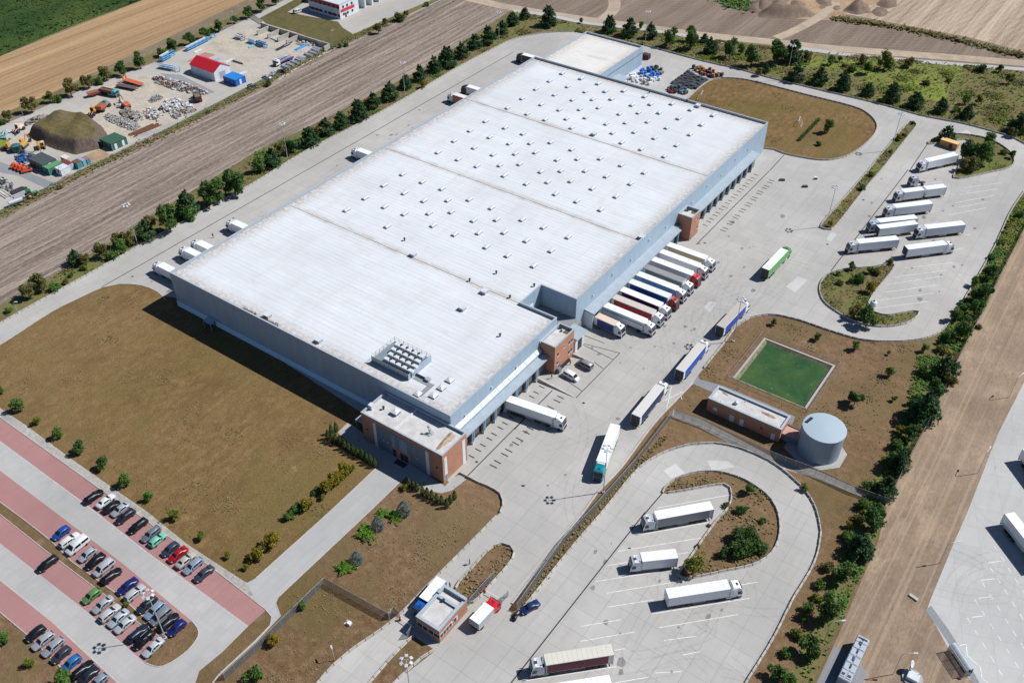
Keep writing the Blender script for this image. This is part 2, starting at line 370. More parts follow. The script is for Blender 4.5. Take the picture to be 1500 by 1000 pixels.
# ------------------------------------------------------------------ mesh building
class MB:
    def __init__(s): s.v = []; s.f = []; s.mi = []; s.sm = []
    def add(s, vs_, fs, mi=0, smooth=False):
        o = len(s.v); s.v += [tuple(p) for p in vs_]
        for f in fs: s.f.append(tuple(i + o for i in f)); s.mi.append(mi); s.sm.append(smooth)
        return s
    def box(s, x0, x1, y0, y1, z0, z1, mi=0, bev=0.0, top=None):
        if x0 > x1: x0, x1 = x1, x0
        if y0 > y1: y0, y1 = y1, y0
        b = min(bev, (x1 - x0) * .45, (y1 - y0) * .45, (z1 - z0) * .45)
        tm = mi if top is None else top
        if b <= 0:
            V = [(x0, y0, z0), (x1, y0, z0), (x1, y1, z0), (x0, y1, z0), (x0, y0, z1), (x1, y0, z1), (x1, y1, z1), (x0, y1, z1)]
            s.add(V, [(0, 3, 2, 1), (0, 1, 5, 4), (1, 2, 6, 5), (2, 3, 7, 6), (3, 0, 4, 7)], mi); s.add(V[4:], [(0, 1, 2, 3)], tm)
        else:
            rings = []
            for z, q in ((z0, b), (z0 + b, 0), (z1 - b, 0), (z1, b)):
                rings.append([(x0 + q + b * (q == 0), y0 + q, z), (x1 - q - b * (q == 0), y0 + q, z), (x1 - q, y0 + q + b * (q == 0), z), (x1 - q, y1 - q - b * (q == 0), z),
                              (x1 - q - b * (q == 0), y1 - q, z), (x0 + q + b * (q == 0), y1 - q, z), (x0 + q, y1 - q - b * (q == 0), z), (x0 + q, y0 + q + b * (q == 0), z)])
            s.loft(rings, mi, cap=True, top=tm)
        return s
    def loft(s, rings, mi=0, cap=True, smooth=False, top=None, closed=True):
        n = len(rings[0]); V = [p for r in rings for p in r]; F = []
        for k in range(len(rings) - 1):
            for i in range(n if closed else n - 1):
                j = (i + 1) % n
                F.append((k * n + i, k * n + j, (k + 1) * n + j, (k + 1) * n + i))
        s.add(V, F, mi, smooth)
        if cap:
            s.add(rings[0], [tuple(range(n - 1, -1, -1))], mi)
            s.add(rings[-1], [tuple(range(n))], mi if top is None else top)
        return s
    def cyl(s, p0, p1, r0, r1=None, n=10, mi=0, cap=True, smooth=True):
        r1 = r0 if r1 is None else r1
        a, b = Vector(p0), Vector(p1); d = (b - a).normalized()
        u = d.orthogonal().normalized(); w_ = d.cross(u)
        ring = lambda c, r: [tuple(c + (u * math.cos(2 * math.pi * i / n) + w_ * math.sin(2 * math.pi * i / n)) * r) for i in range(n)]
        return s.loft([ring(a, r0), ring(b, r1)], mi, cap, smooth)
    def tube(s, pts, r, n=6, mi=0):
        for a, b in zip(pts, pts[1:]): s.cyl(a, b, r, r, n, mi)
        return s
    def prism(s, poly, z0, z1, mi=0, top=None):
        return s.loft([[(x, y, z0) for x, y in poly], [(x, y, z1) for x, y in poly]], mi, True, False, top)
    def quad(s, a, b, c, d, mi=0): return s.add([a, b, c, d], [(0, 1, 2, 3)], mi)
    def lathe(s, prof, n=16, mi=0, c=(0, 0), smooth=True):
        rings = [[(c[0] + r * math.cos(2 * math.pi * i / n), c[1] + r * math.sin(2 * math.pi * i / n), z) for i in range(n)] for r, z in prof]
        return s.loft(rings, mi, True, smooth)
    def xf(s, M):
        s.v = [tuple(M @ Vector(p)) for p in s.v]; return s
    def mesh(s, name, mats):
        me = bpy.data.meshes.new(name); me.from_pydata(s.v, [], s.f)
        for m in (mats if isinstance(mats, (list, tuple)) else [mats]): me.materials.append(m)
        me.polygons.foreach_set('material_index', s.mi); me.polygons.foreach_set('use_smooth', s.sm)
        me.update(); return me
    def build(s, name, mats, parent=None): return link(name, s.mesh(name, mats), parent)
    def builds(s, name, mats, parent=None):
        """one object for each piece that does not touch the others"""
        par = list(range(len(s.v)))
        def fd(i):
            while par[i] != i: par[i] = par[par[i]]; i = par[i]
            return i
        seen = {}
        for i, p in enumerate(s.v):
            k = (round(p[0], 4), round(p[1], 4), round(p[2], 4))
            if k in seen: par[fd(i)] = fd(seen[k])
            else: seen[k] = i
        for f in s.f:
            for i in f[1:]: par[fd(i)] = fd(f[0])
        gr = {}
        for fi, f in enumerate(s.f): gr.setdefault(fd(f[0]), []).append(fi)
        out = []
        for fl in gr.values():
            m = MB(); mp = {}
            for fi in fl:
                for i in s.f[fi]:
                    if i not in mp: mp[i] = len(m.v); m.v.append(s.v[i])
                m.f.append(tuple(mp[i] for i in s.f[fi])); m.mi.append(s.mi[fi]); m.sm.append(s.sm[fi])
            out.append(m.build(name, mats, parent))
        return out
def link(name, me, parent=None, mats=None):
    o = bpy.data.objects.new(name, me); C.objects.link(o)
    if parent is not None: o.parent = parent
    if mats:
        for i, m in mats.items():
            o.material_slots[i].link = 'OBJECT'; o.material_slots[i].material = m
    return o
def tag(o, label, cat, group=None, kind=None):
    o['label'] = label; o['category'] = cat
    if group: o['group'] = group
    if kind: o['kind'] = kind
    return o
def thing(name, label, cat, loc=(0, 0, 0), rz=0.0, group=None, scale=None):
    o = bpy.data.objects.new(name, None); C.objects.link(o); o.empty_display_size = .5
    o.location = (loc[0], loc[1], loc[2] if len(loc) > 2 else 0.0); o.rotation_euler = (0, 0, rz)
    if scale: o.scale = (scale,) * 3 if not isinstance(scale, tuple) else scale
    return tag(o, label, cat, group)
def sheet(name, poly, m, z, kind='structure', hole=None):
    loops = [[Vector((x, y, 0)) for x, y in poly]] + ([[Vector((x, y, 0)) for x, y in hole]] if hole else []); P = [p for L in loops for p in L]
    me = bpy.data.meshes.new(name); F = []
    for a, b, c in tessellate_polygon(loops): F.append((a, b, c) if (P[b] - P[a]).cross(P[c] - P[a]).z > 0 else (a, c, b))
    me.from_pydata([(p.x, p.y, z) for p in P], [], F); me.materials.append(m)
    o = link(name, me); o['kind'] = kind; return o
ORD = ['first', 'second', 'third', 'fourth', 'fifth', 'sixth', 'seventh', 'eighth', 'ninth', 'tenth', 'eleventh', 'twelfth', 'thirteenth', 'fourteenth', 'fifteenth', 'sixteenth',
       'seventeenth', 'eighteenth', 'nineteenth', 'twentieth']
def ordn(i):
    if i < 20: return ORD[i]
    return {2: 'twenty-', 3: 'thirty-', 4: 'forty-'}[(i + 1) // 10] + ORD[(i + 1) % 10 - 1] if (i + 1) % 10 else {3: 'thirtieth', 4: 'fortieth', 5: 'fiftieth'}[(i + 1) // 10]
# ------------------------------------------------------------------ ground, fields, yards and roads (all flat sheets, each a little above the one below)
def gp(*pts): return [g(*p) for p in pts]
POND = [(-60.4, 189.8), (-40.7, 189.8), (-40.7, 209.9), (-60.4, 209.9)]
sheet('ground', [(-2500, -900), (1500, -900), (1500, 2800), (-2500, 2800)], MT['ground'], -.03, hole=POND)
W_EDGE = spline(gp((-75, 512), (0, 475), (27, 459), (150, 391), (207, 359), (277, 321), (342, 285), (375, 267), (450, 221), (520, 185), (595, 144), (675, 97), (725, 71), (750, 59), (782, 51), (815, 47.5), (842, 47)), 4)
NE_EDGE = spline(gp((944, 67), (1025, 89), (1082, 102), (1125, 114), (1207, 134), (1285, 152), (1350, 170), (1412, 182), (1450, 192), (1480, 201), (1500, 211), (1522, 226), (1531, 245), (1522, 264), (1500, 280)), 3)
E_EDGE = spline(gp((1500, 280), (1480, 310), (1457, 360), (1432, 405), (1407, 447), (1390, 474), (1370, 490), (1345, 498), (1320, 500.5), (1290, 500.5), (1257, 497), (1207, 482), (1170, 469), (1140, 462), (1120, 461), (1100, 465), (1080, 476), (1060, 503), (1042, 525), (1026, 545)), 3)
DIV_EDGE = spline(gp((1015, 561), (990, 587), (957, 622), (910, 685), (875, 722), (855, 750), (807, 810), (750, 884)), 3)
LOT_EDGE = spline(gp((754, 905), (772, 883), (837, 802), (882, 750), (925, 697), (950, 675), (980, 660), (1012, 651), (1045, 649), (1082, 656), (1125, 674), (1157, 697), (1185, 726), (1198, 755), (1202, 778), (1199, 803), (1187, 835), (1162, 875), (1140, 920), (1125, 947), (1092, 1000), (1058, 1060)), 3)
LANE_L = spline(gp((425, 1060), (465, 1000), (485, 977), (515, 951), (560, 921), (585, 901), (620, 864), (675, 809), (732, 751)), 3)
GRASS_C = spline(gp((732, 751), (738, 738), (732, 722), (716, 713), (700, 707), (672, 692)), 2)
W_LOT = spline(gp((-70, 545), (0, 505), (15, 496), (75, 457), (117, 436), (150, 421), (175, 416), (207, 418), (230, 427), (244, 440)), 3)
site = gp((-75, 500), (0, 447), (92, 397), (375, 222), (495, 165), (625, 97), (700, 47), (750, 15), (850, 35), (1000, 52), (1125, 68), (1300, 84), (1500, 104), (1580, 112), (1600, 250), (1500, 337), (1457, 420), (1437, 462), (1417, 500), (1387, 560), (1365, 610), (1325, 685), (1300, 737), (1287, 790), (1262, 850), (1228, 930), (1196, 1000), (1165, 1070), (-75, 1100))
sheet('site_ground', site, MT['drygrass2'], -.006, hole=POND)
# fields beyond the site
sheet('tan_stubble_field', gp((-330, 250), (0, 83), (210, 0), (330, -40), (470, -40), (366, -2), (0, 172), (-300, 330)), MT['tanfield'], -.012)
sheet('grey_stubble_field', gp((-260, 460), (-60, 355), (0, 323), (140, 248), (375, 134), (485, 73), (587, 28), (645, 1), (700, 3), (752, 14), (700, 47), (625, 97), (495, 165), (375, 222), (92, 397), (0, 447), (-200, 560)), MT['stubble'], -.002)
sheet('fallow_field', gp((655, -4), (720, -40), (1170, -40), (1160, -2), (1125, 26), (1212, 30), (1300, 42), (1400, 60), (1500, 80), (1700, 112), (1700, 122), (1500, 92), (1312, 75), (1125, 57), (1000, 46), (860, 25), (752, 9), (700, 2)), MT['darkfield'], -.016)
sheet('sandy_ground', gp((1080, -40), (1160, -2), (1125, 26), (1212, 30), (1245, 22), (1330, -2), (1345, -40)), MT['sandplain'], -.020)
sheet('ridged_sand_field', gp((1236, 20), (1285, 5), (1330, -6), (1375, -30), (1800, -30), (1800, 110), (1500, 76), (1420, 55), (1340, 40)), MT['sand'], -.010)
# yard of the neighbour
yard_out = gp((-200, 300), (-60, 214), (0, 185), (125, 130), (225, 92), (375, 22), (425, -4), (470, -40), (760, -40), (700, -8), (645, 1), (587, 28), (545, 46), (510, 58), (482, 72), (375, 130), (250, 194), (140, 245), (0, 318), (-200, 430))
sheet('neighbour_yard', yard_out, MT['yardpave'], -.008)
sheet('yard_dirt', tt('1', (330, 690), (480, 650), (560, 560), (640, 480), (760, 455), (860, 440), (930, 450), (1100, 500), (1230, 560), (1180, 640), (1080, 690), (960, 740), (840, 800), (760, 850), (600, 930), (480, 985), (440, 960), (560, 900), (460, 800), (260, 850), (60, 905), (40, 840), (200, 740)), MT['yarddirt'], .002)
sheet('yard_dirt', tt('1', (1130, 330), (1290, 210), (1500, 130), (1640, 120), (1850, 270), (1940, 300), (1780, 380), (1640, 470), (1560, 440), (1460, 470), (1400, 400), (1290, 330)), MT['yarddirt'], .002)
sheet('sand_patch', tt('1', (490, 915), (590, 868), (640, 905), (700, 890), (560, 955), (500, 985)), MT['sandplain'], .006)
sheet('grey_paving', tt('1', (940, 430), (1060, 440), (1260, 540), (1200, 560), (1000, 480)), MT['greypave'], .006)
sheet('grey_paving', tt('5', (-20, -60), (60, -30), (190, 20), (340, 80), (280, 110), (110, 30), (-60, 0)), MT['greypave'], .006)
sheet('red_paving', tt('1', (1095, 362), (1200, 306), (1262, 322), (1150, 372)), MT['redpave'], .006)
sheet('red_paving', tt('1', (770, 865), (905, 780), (935, 795), (830, 850), (800, 862)), MT['redpave'], .006)
sheet('red_paving', tt('5', (335, 60), (400, 20), (445, 40), (385, 75)), MT['redpave'], .006)
sheet('yard_grass', tt('1', (-40, 800), (20, 770), (60, 820), (0, 875), (-60, 890)), MT['greenmeadow'], .006)
sheet('lawn', tt('2', (20, 108), (150, 40), (260, -20), (290, 10), (185, 72), (330, 100), (480, 128), (510, 165), (575, 205), (545, 235), (440, 265), (230, 190), (60, 140)), MT['lawn'], .010)
sheet('yard_verge', gp((0, 318), (140, 247), (250, 196), (375, 132), (482, 73), (545, 46), (587, 27), (645, 0), (640, -3), (580, 22), (540, 40), (478, 68), (370, 123), (245, 188), (130, 243), (0, 308), (-60, 340), (-60, 352)), MT['verge'], .004)
sheet('yard_verge', gp((-40, 200), (0, 180), (125, 127), (225, 89), (370, 18), (366, 12), (220, 80), (120, 118), (0, 168), (-40, 188)), MT['verge'], .004)
# verges and meadows round the site
lower = gp((-75, 500), (0, 447), (92, 397), (375, 222), (495, 165), (625, 97), (700, 47), (750, 15))
sheet('west_verge', W_EDGE + gp((850, 36), (800, 26)) + lower[::-1], MT['verge'], .004)
sheet('north_verge', gp((850, 36), (1000, 53), (1125, 69), (1300, 85), (1500, 105), (1580, 112), (1600, 240)) + NE_EDGE[::-1] + gp((842, 47)), MT['verge'], .006)
sheet('green_meadow', tt('4', (60, 395), (230, 330), (420, 350), (640, 350), (900, 370), (1110, 385), (1150, 430), (1060, 520), (1050, 600), (930, 590), (760, 520), (600, 480), (480, 430), (330, 400), (180, 400)), MT['greenmeadow'], .010)
sheet('east_verge', E_EDGE[:min(range(len(E_EDGE)), key=lambda i: (Vector(E_EDGE[i]) - Vector(g(1352, 497))).length)] + gp((1345, 502), (1370, 520), (1400, 515), (1417, 500), (1437, 462), (1457, 420), (1500, 337), (1540, 300)), MT['verge'], .008)
sheet('east_verge', gp((1360, 520), (1400, 530), (1385, 560), (1362, 610), (1322, 685), (1298, 737), (1285, 790), (1258, 850), (1224, 930), (1190, 1000), (1160, 1060), (1130, 1060), (1160, 980), (1195, 900), (1222, 840), (1245, 780), (1262, 735), (1290, 680), (1320, 620), (1340, 560)), MT['verge'], .008)
sheet('straw_strip', gp((1600, 250), (1500, 337), (1457, 420), (1437, 462), (1417, 500), (1387, 560), (1365, 610), (1325, 685), (1300, 737), (1287, 790), (1262, 850), (1228, 930), (1196, 1000), (1165, 1070), (1600, 1100), (1700, 420)), MT['tanstrip'], -.002)
sheet('west_meadow', W_LOT + gp((254, 441), (360, 505), (535, 598), (560, 640), (550, 686), (482, 750), (375, 846), (362, 853), (350, 846), (275, 797), (217, 750), (155, 707), (105, 672), (37, 622), (0, 597), (-80, 545)), MT['drygrass'], .006)
# tracks
def strip(name, pts, wd, m, z):
    L = spline(pts, 4); A, B = [], []
    for i, p in enumerate(L):
        a = Vector(L[max(0, i - 1)]); b = Vector(L[min(len(L) - 1, i + 1)]); d = (b - a).normalized(); q = Vector((-d.y, d.x)) * wd / 2
        A.append(tuple(Vector(p) + q)); B.append(tuple(Vector(p) - q))
    return sheet(name, A + B[::-1], m, z)
strip('dirt_track', gp((640, -12), (700, 1), (752, 12), (860, 29), (937, 39), (1025, 51), (1125, 61), (1220, 71), (1312, 78), (1500, 93), (1650, 108)), 7, MT['track'], .014)
strip('old_track', gp((1160, 70), (1185, 73), (1250, 81), (1350, 90), (1450, 98), (1560, 106)), 3.5, MT['concrete_ne'], .018)
strip('old_track', gp((752, 16), (800, 22), (860, 34), (950, 44), (1060, 62)), 3.2, MT['concrete_ne'], .018)
strip('dirt_track', gp((1138, 56), (1170, 42), (1205, 22), (1225, 4)), 5, MT['track'], .010)
strip('dirt_track', gp((880, 32), (900, 10), (893, -25)), 6, MT['track'], .010)
strip('ditch_line', tt('4', (1140, 465), (1230, 545), (1330, 650), (1430, 730)), 1.6, MT['verge'], .012)
# concrete yard of the site
conc = W_EDGE + NE_EDGE + E_EDGE[1:] + DIV_EDGE + gp((745, 892), (750, 898), (716, 928), (690, 940), (642, 954), (605, 931), (540, 1000), (505, 1060)) + LANE_L[:-1] + GRASS_C + gp((658, 706), (600, 650), (300, 455), (256, 436)) + W_LOT[::-1][1:]
sheet('concrete_yard', conc, MT['concrete'], .016)
lot = LOT_EDGE + gp((530, 1060), (577, 1000), (642, 949), (690, 936), (716, 924), (741, 899))
sheet('truck_park', lot, MT['concrete_lot'], .022)
apron = gp((1500, 560), (1462, 635), (1417, 750), (1395, 800), (1362, 880), (1358, 892), (1387, 945), (1425, 1000), (1460, 1070), (1800, 1200), (1800, 470), (1560, 430))
sheet('neighbour_apron', apron, MT['concrete_ne'], .006)
sheet('footpath', tt('h', (922, 572), (955, 545), (1060, 690), (1150, 830), (1240, 1000), (1300, 1100), (1240, 1100), (1180, 960), (1080, 800), (1000, 680)), MT['greypave'], .012)
sheet('bus_bay', gp((1222, 946), (1255, 962), (1270, 985), (1240, 1060), (1150, 1060), (1196, 1000)), MT['greypave'], .010)
# kerbed islands
ISL = {
 'gate_island': spline(gp((667, 862), (690, 833), (714, 806), (724, 799), (736, 796), (748, 800), (753, 809), (749, 821), (722, 852), (690, 884)), 1.5, True),
 'loop_island': spline(gp((970, 722), (982, 706), (1002, 696), (1025, 691), (1052, 691), (1082, 699), (1105, 711), (1125, 727), (1137, 745), (1142, 768), (1141, 784), (1135, 802), (1122, 817), (1100, 828), (1062, 836), (1025, 844), (995, 848), (993, 842), (1015, 810), (1047, 765), (1064, 747), (1071, 730), (1068, 712), (1050, 710), (1005, 718)), 1.2, True),
 'north_meadow': spline(gp((1000, 152), (1010, 142), (1032, 123), (1048, 116), (1065, 115), (1100, 119), (1187, 141), (1250, 157), (1272, 168), (1283, 181), (1283, 192), (1273, 206), (1255, 221), (1232, 232), (1200, 235), (1150, 226), (1135, 220), (1118, 218)), 2),
 'lamp_island': spline(gp((1332, 179), (1342, 183), (1338, 190), (1310, 225), (1290, 250), (1265, 279), (1225, 330), (1215, 337), (1204, 336), (1203, 328), (1235, 292), (1272, 249), (1310, 203)), 1.5, True),
 'tree_island': spline(gp((1359, 212), (1374, 201), (1398, 197), (1425, 199), (1450, 205), (1472, 217), (1484, 231), (1480, 245), (1445, 254), (1398, 262), (1405, 242), (1419, 206)), 1.5, True),
 'bulb_island': spline(gp((1310, 389), (1275, 392), (1237, 395), (1214, 401), (1203, 412), (1200, 426), (1207, 443), (1230, 460), (1256, 473), (1287, 479), (1320, 476), (1338, 468), (1346, 456), (1320, 459), (1295, 462), (1272, 452), (1278, 432)), 1.5, True),
}
for nm, P in ISL.items():
    Q = P if nm != 'north_meadow' else P + gp((1100, 232), (960, 160))
    sheet(nm, Q, MT['drygrass'] if nm in ('north_meadow',) else (MT['verge'] if nm in ('lamp_island', 'bulb_island', 'tree_island') else MT['drygrass2']), .028)
# car park
sheet('lane', gp((-70, 635), (0, 689), (81, 750), (180, 825), (281, 909), (289, 919), (290, 932), (275, 952), (250, 970), (232, 976), (212, 970), (130, 897), (0, 795), (-80, 730), (-80, 790), (0, 850), (75, 910), (172, 1000), (240, 1060), (265, 1060), (286, 1000), (292, 982), (325, 955), (364, 916), (215, 807), (142, 750), (125, 736), (0, 645), (-80, 585)), MT['asphalt'], .010)
sheet('red_bays', gp((-80, 555), (0, 611), (155, 722), (197, 750), (312, 832), (390, 893), (364, 916), (215, 807), (142, 750), (0, 645), (-80, 585)), MT['redpave'], .012)
sheet('red_bays', gp((-80, 630), (0, 689), (81, 750), (180, 825), (281, 909), (240, 930), (175, 872), (105, 822), (75, 792), (37, 762), (0, 735), (-80, 680)), MT['redpave'], .014)
sheet('red_bays', gp((-80, 690), (0, 750), (15, 765), (72, 810), (155, 872), (207, 915), (240, 935), (212, 970), (130, 897), (0, 795), (-80, 730)), MT['redpave'], .016)
sheet('red_bays', gp((-80, 790), (0, 850), (75, 910), (172, 1000), (240, 1060), (185, 1060), (110, 997), (37, 927), (0, 896), (-80, 830)), MT['redpave'], .012)
sheet('median', gp((-80, 680), (0, 735), (37, 762), (75, 792), (105, 822), (175, 872), (240, 930), (281, 909), (289, 919), (290, 932), (275, 952), (250, 970), (232, 976), (212, 970), (240, 936), (207, 915), (155, 872), (72, 810), (15, 765), (0, 753), (-80, 692)), MT['drygrass2'], .020)
sheet('gravel_strip', gp((-80, 535), (0, 597), (37, 622), (105, 672), (155, 707), (217, 750), (275, 797), (350, 846), (362, 853), (375, 881), (312, 832), (197, 750), (155, 722), (0, 611), (-80, 555)), MT['gravel'], .010)
sheet('driveway', gp((362, 853), (375, 846), (482, 750), (550, 686), (495, 633), (510, 618), (535, 636), (652, 712), (662, 700), (676, 694), (683, 702), (662, 718), (647, 722), (620, 717), (603, 704), (595, 697), (586, 706), (540, 750), (407, 875), (404, 883), (411, 902), (375, 940), (320, 990), (270, 1060), (255, 1060), (311, 1000), (320, 988), (375, 937), (396, 915), (399, 904), (390, 893), (375, 881)), MT['path'], .014)
sheet('pump_house_path', gp((1020, 549), (1027, 556), (1060, 565), (1125, 592), (1165, 610), (1160, 622), (1120, 606), (1050, 577), (1015, 562)), MT['greypave'], .012)
sheet('fence_gravel', gp((987, 600), (1030, 615), (1130, 668), (1200, 690), (1300, 735), (1298, 742), (1195, 700), (1125, 680), (1025, 626), (982, 610)), MT['gravel'], .008)
# painted lines, drains and plates let into the slabs
def lines(name, segs, wd, m, z):
    mb = MB()
    for a, b in segs:
        A, B = Vector(a), Vector(b); d = (B - A).normalized(); q = Vector((-d.y, d.x)) * wd / 2
        p = [A + q, A - q, B - q, B + q]; mb.quad(*[(v.x, v.y, z) for v in p])
    o = mb.build(name, m); o['kind'] = 'structure'; return o
def poly_segs(P): return list(zip(P, P[1:]))
lines('drain_channels', [((-235.1, 117), (-235.1, 334)), ((-98, 119), (-98, 157.4)), ((-98.2, 242), (-98.3, 300)), (g(945, 750), g(742, 1008)), (g(1330, 249), g(1217, 397)), (g(972, 720), g(940, 757)), (t('4', 930, 850), t('4', 830, 1000)), (t('4', 95, 908), t('4', 10, 1000))], .28, MT['drain'], .030)
DOCK_A = [127.15 + 4.72 * i for i in range(7)]
DOCK_B = [187.8 + 4.85 * i for i in range(10)] + [236.4]
DOCK_C = [255.4 + 4.75 * i for i in range(9)]
segs = []
for Y in DOCK_A + DOCK_C:
    for s in (-1, 1):
        segs.append(((-101.9, Y + s * 1.35), (-100.2, Y + s * 1.35)))
        segs.append(((-95.8, Y + s * .88), (-93.7, Y + s * .88)))
lines('wheel_guides', segs, .34, MT['drain'], .034)
segs = []
for a, b in (((480, 445), (640, 423)), ((820, 95), (1020, 62)), ((1150, 100), (1370, 72)), ((1125, 140), (1345, 108)), ((1100, 190), (1325, 145)), ((1110, 215), (1300, 182)), ((1060, 260), (1280, 218)), ((760, 350), (1000, 300)), ((1160, 380), (1190, 372)), ((620, 415), (780, 400)),
             ((640, 480), (480, 545)), ((800, 570), (1080, 540)), ((730, 625), (1055, 582)), ((690, 668), (1020, 618)), ((670, 715), (1000, 668)), ((640, 760), (970, 718)), ((620, 808), (940, 766)), ((830, 515), (1140, 455)), ((1000, 400), (1160, 412))):
    if a[1] >= b[1]: segs.append((t('8', *a), t('8', *b)))
for a, b in (((760, 130), (1150, 60)), ((620, 228), (1120, 148)), ((560, 312), (690, 290)), ((970, 245), (1030, 235)), ((490, 405), (940, 335)), ((555, 473), (930, 412)), ((560, 555), (830, 512)), ((820, 595), (1390, 503)), ((1340, 425), (1440, 408)), ((400, 668), (640, 628)), ((860, 675), (1325, 598)),
             ((400, 755), (720, 700)), ((890, 750), (1080, 725)), ((600, 808), (660, 798)), ((80, 985), (610, 903)), ((590, 1000), (800, 965)), ((1000, 835), (1100, 815)), ((840, 940), (990, 932))):
    segs.append((t('g', *a), t('g', *b)))
for a, b in (((850, 975), (1265, 900)), ((910, 270), (940, 250)), ((1010, 215), (1035, 100)), ((885, 350), (1010, 290)), ((985, 290), (995, 340)), ((905, 400), (935, 260))):
    segs.append((t('c', *a), t('c', *b)))
lines('bay_lines', segs, .14, MT['line'], .038)
lines('edge_lines', poly_segs(gp((-80, 589), (0, 648), (125, 738), (142, 752), (215, 809), (362, 917))) + poly_segs(gp((-80, 787), (0, 848), (75, 908), (172, 998), (235, 1058))), .22, MT['kerb'], .022)
segs = []
for i in range(9):                                                   # dashed bays of the neighbour's apron
    for a, b in (((1325, 195), (1640, 690)), ((1300, 320), (1600, 790)), ((1255, 410), (1560, 890)), ((1210, 508), (1500, 960)), ((1168, 618), (1400, 1000))):
        A, B = Vector(t('h', *a)), Vector(t('h', *b)); d = (B - A).normalized()
        segs.append((tuple(A + d * (i * 3.0)), tuple(A + d * (i * 3.0 + 1.3))))
for a, b in (((1290, 296), (1365, 285)), ((1250, 398), (1330, 388)), ((1235, 502), (1312, 492)), ((1195, 614), (1275, 604)), ((1125, 778), (1162, 772)), ((1162, 772), (1168, 840)), ((1168, 840), (1245, 905)), ((1245, 905), (1252, 970)), ((1252, 970), (1290, 1000))):
    segs.append((t('h', *a), t('h', *b)))
lines('apron_markings', segs, .15, MT['line'], .020)
# loading ramp walls beside the brick tower: sloping slabs with dark joints
lines('slab_joints', [(t('c', 370, 0), t('c', 632, 68)), (t('c', 632, 68), t('c', 375, 330)), (t('c', 375, 0), t('c', 590, 105)), (t('c', 480, 120), t('c', 535, 160)), (t('c', 270, 195), t('c', 410, 290)), (t('7', 410, 960), t('7', 540, 1010)), (t('c', 15, 515), t('c', 85, 440))], .22, MT['drain'], .030)
lines('manholes', [((-89, 158), (-88.3, 158)), (t('c', 55, 845), t('c', 75, 845)), (t('b', 1285, 705), t('b', 1300, 705)), (t('g', 680, 213), t('g', 697, 213)), (t('7', 1122, 425), t('7', 1138, 425)), (t('8', 340, 432), t('8', 355, 432)), (t('8', 550, 172), t('8', 565, 172)), (t('2', 705, 793), t('2', 715, 793)), (t('5', 770, 620), t('5', 782, 620)), (t('5', 1362, 279), t('5', 1372, 279)), (t('2', 953, 645), t('2', 962, 645))], .6, MT['drain'], .030)

mb = MB(); r = random.Random(42)                                      # curved tyre marks worn into the slabs
def arc(mb, x, y, a, L, k, wd, z):
    for o_ in (-.95, .95):
        px_, A, B = None, [], []
        n = 14; X, Y, an = x, y, a
        for i in range(n + 1):
            q = Vector((-math.sin(an), math.cos(an))); A.append((X + q.x * (o_ - wd), Y + q.y * (o_ - wd), z)); B.append((X + q.x * (o_ + wd), Y + q.y * (o_ + wd), z))
            X += math.cos(an) * L / n; Y += math.sin(an) * L / n; an += k / n
        V = A + B; mb.add(V, [(i, i + 1, n + 2 + i, n + 1 + i) for i in range(n)])
for i in range(70):
    p = r.choice([(r.uniform(-96, -66), r.uniform(125, 300)), (r.uniform(-96, -70), r.uniform(180, 250)), (r.uniform(-228, -214), r.uniform(125, 300))]); arc(mb, *p, r.choice([R(90), R(60), R(20), R(-40), R(-80)]) + r.uniform(-.3, .3), r.uniform(8, 26), r.uniform(-1.2, 1.2), .17, .031 + i * .00002)
for i in range(26): arc(mb, *g(r.uniform(880, 1080), r.uniform(800, 990)), r.uniform(0, 6.28), r.uniform(7, 18), r.uniform(-1.4, 1.4), .16, .035 + i * .00002)
for i in range(20): arc(mb, *g(r.uniform(1290, 1430), r.uniform(270, 440)), r.uniform(0, 6.28), r.uniform(7, 18), r.uniform(-1.4, 1.4), .16, .031 + i * .00002)
for i in range(8): arc(mb, *g(r.uniform(1440, 1490), r.uniform(760, 900)), r.uniform(0, 6.28), r.uniform(9, 22), r.uniform(-1.8, 1.8), .16, .026 + i * .00002)
mb.build('tyre_marks', MT['mark'])['kind'] = 'structure'
mb = MB()
for i in range(150):
    x, y = r.choice([(r.uniform(-103, -86), r.uniform(125, 295)), (r.uniform(-100, -70), r.uniform(120, 290)), g(r.uniform(860, 1080), r.uniform(780, 990)), g(r.uniform(1270, 1440), r.uniform(260, 440)), (r.uniform(-230, -212), r.uniform(125, 300))]); s_ = r.uniform(.12, .6) * r.choice([1, 1, 1.6]); n = 9
    mb.add([(x + s_ * r.uniform(.6, 1.2) * math.cos(6.283 * j / n), y + s_ * 1.5 * r.uniform(.6, 1.2) * math.sin(6.283 * j / n), .0365 + i * .00002) for j in range(n)], [tuple(range(n))])
mb.build('oil_stains', MT['oil'])['kind'] = 'structure'
MT['newslab'] = concrete_mat('new_concrete', (.52, .51, .49), 5.0, 5.0, .2)
for P in (tt('c', (885, 757), (958, 716), (1015, 770), (935, 802)), tt('c', (1140, 695), (1260, 700), (1310, 735), (1170, 755)), tt('8', (340, 402), (372, 358), (405, 374), (366, 416)), tt('8', (105, 680), (175, 618), (235, 640), (160, 712)), tt('4', (1108, 782), (1170, 762), (1190, 785), (1125, 800)), tt('7', (1120, 800), (1160, 765), (1200, 775), (1160, 830))): sheet('concrete_patch', P, MT['newslab'], .026)
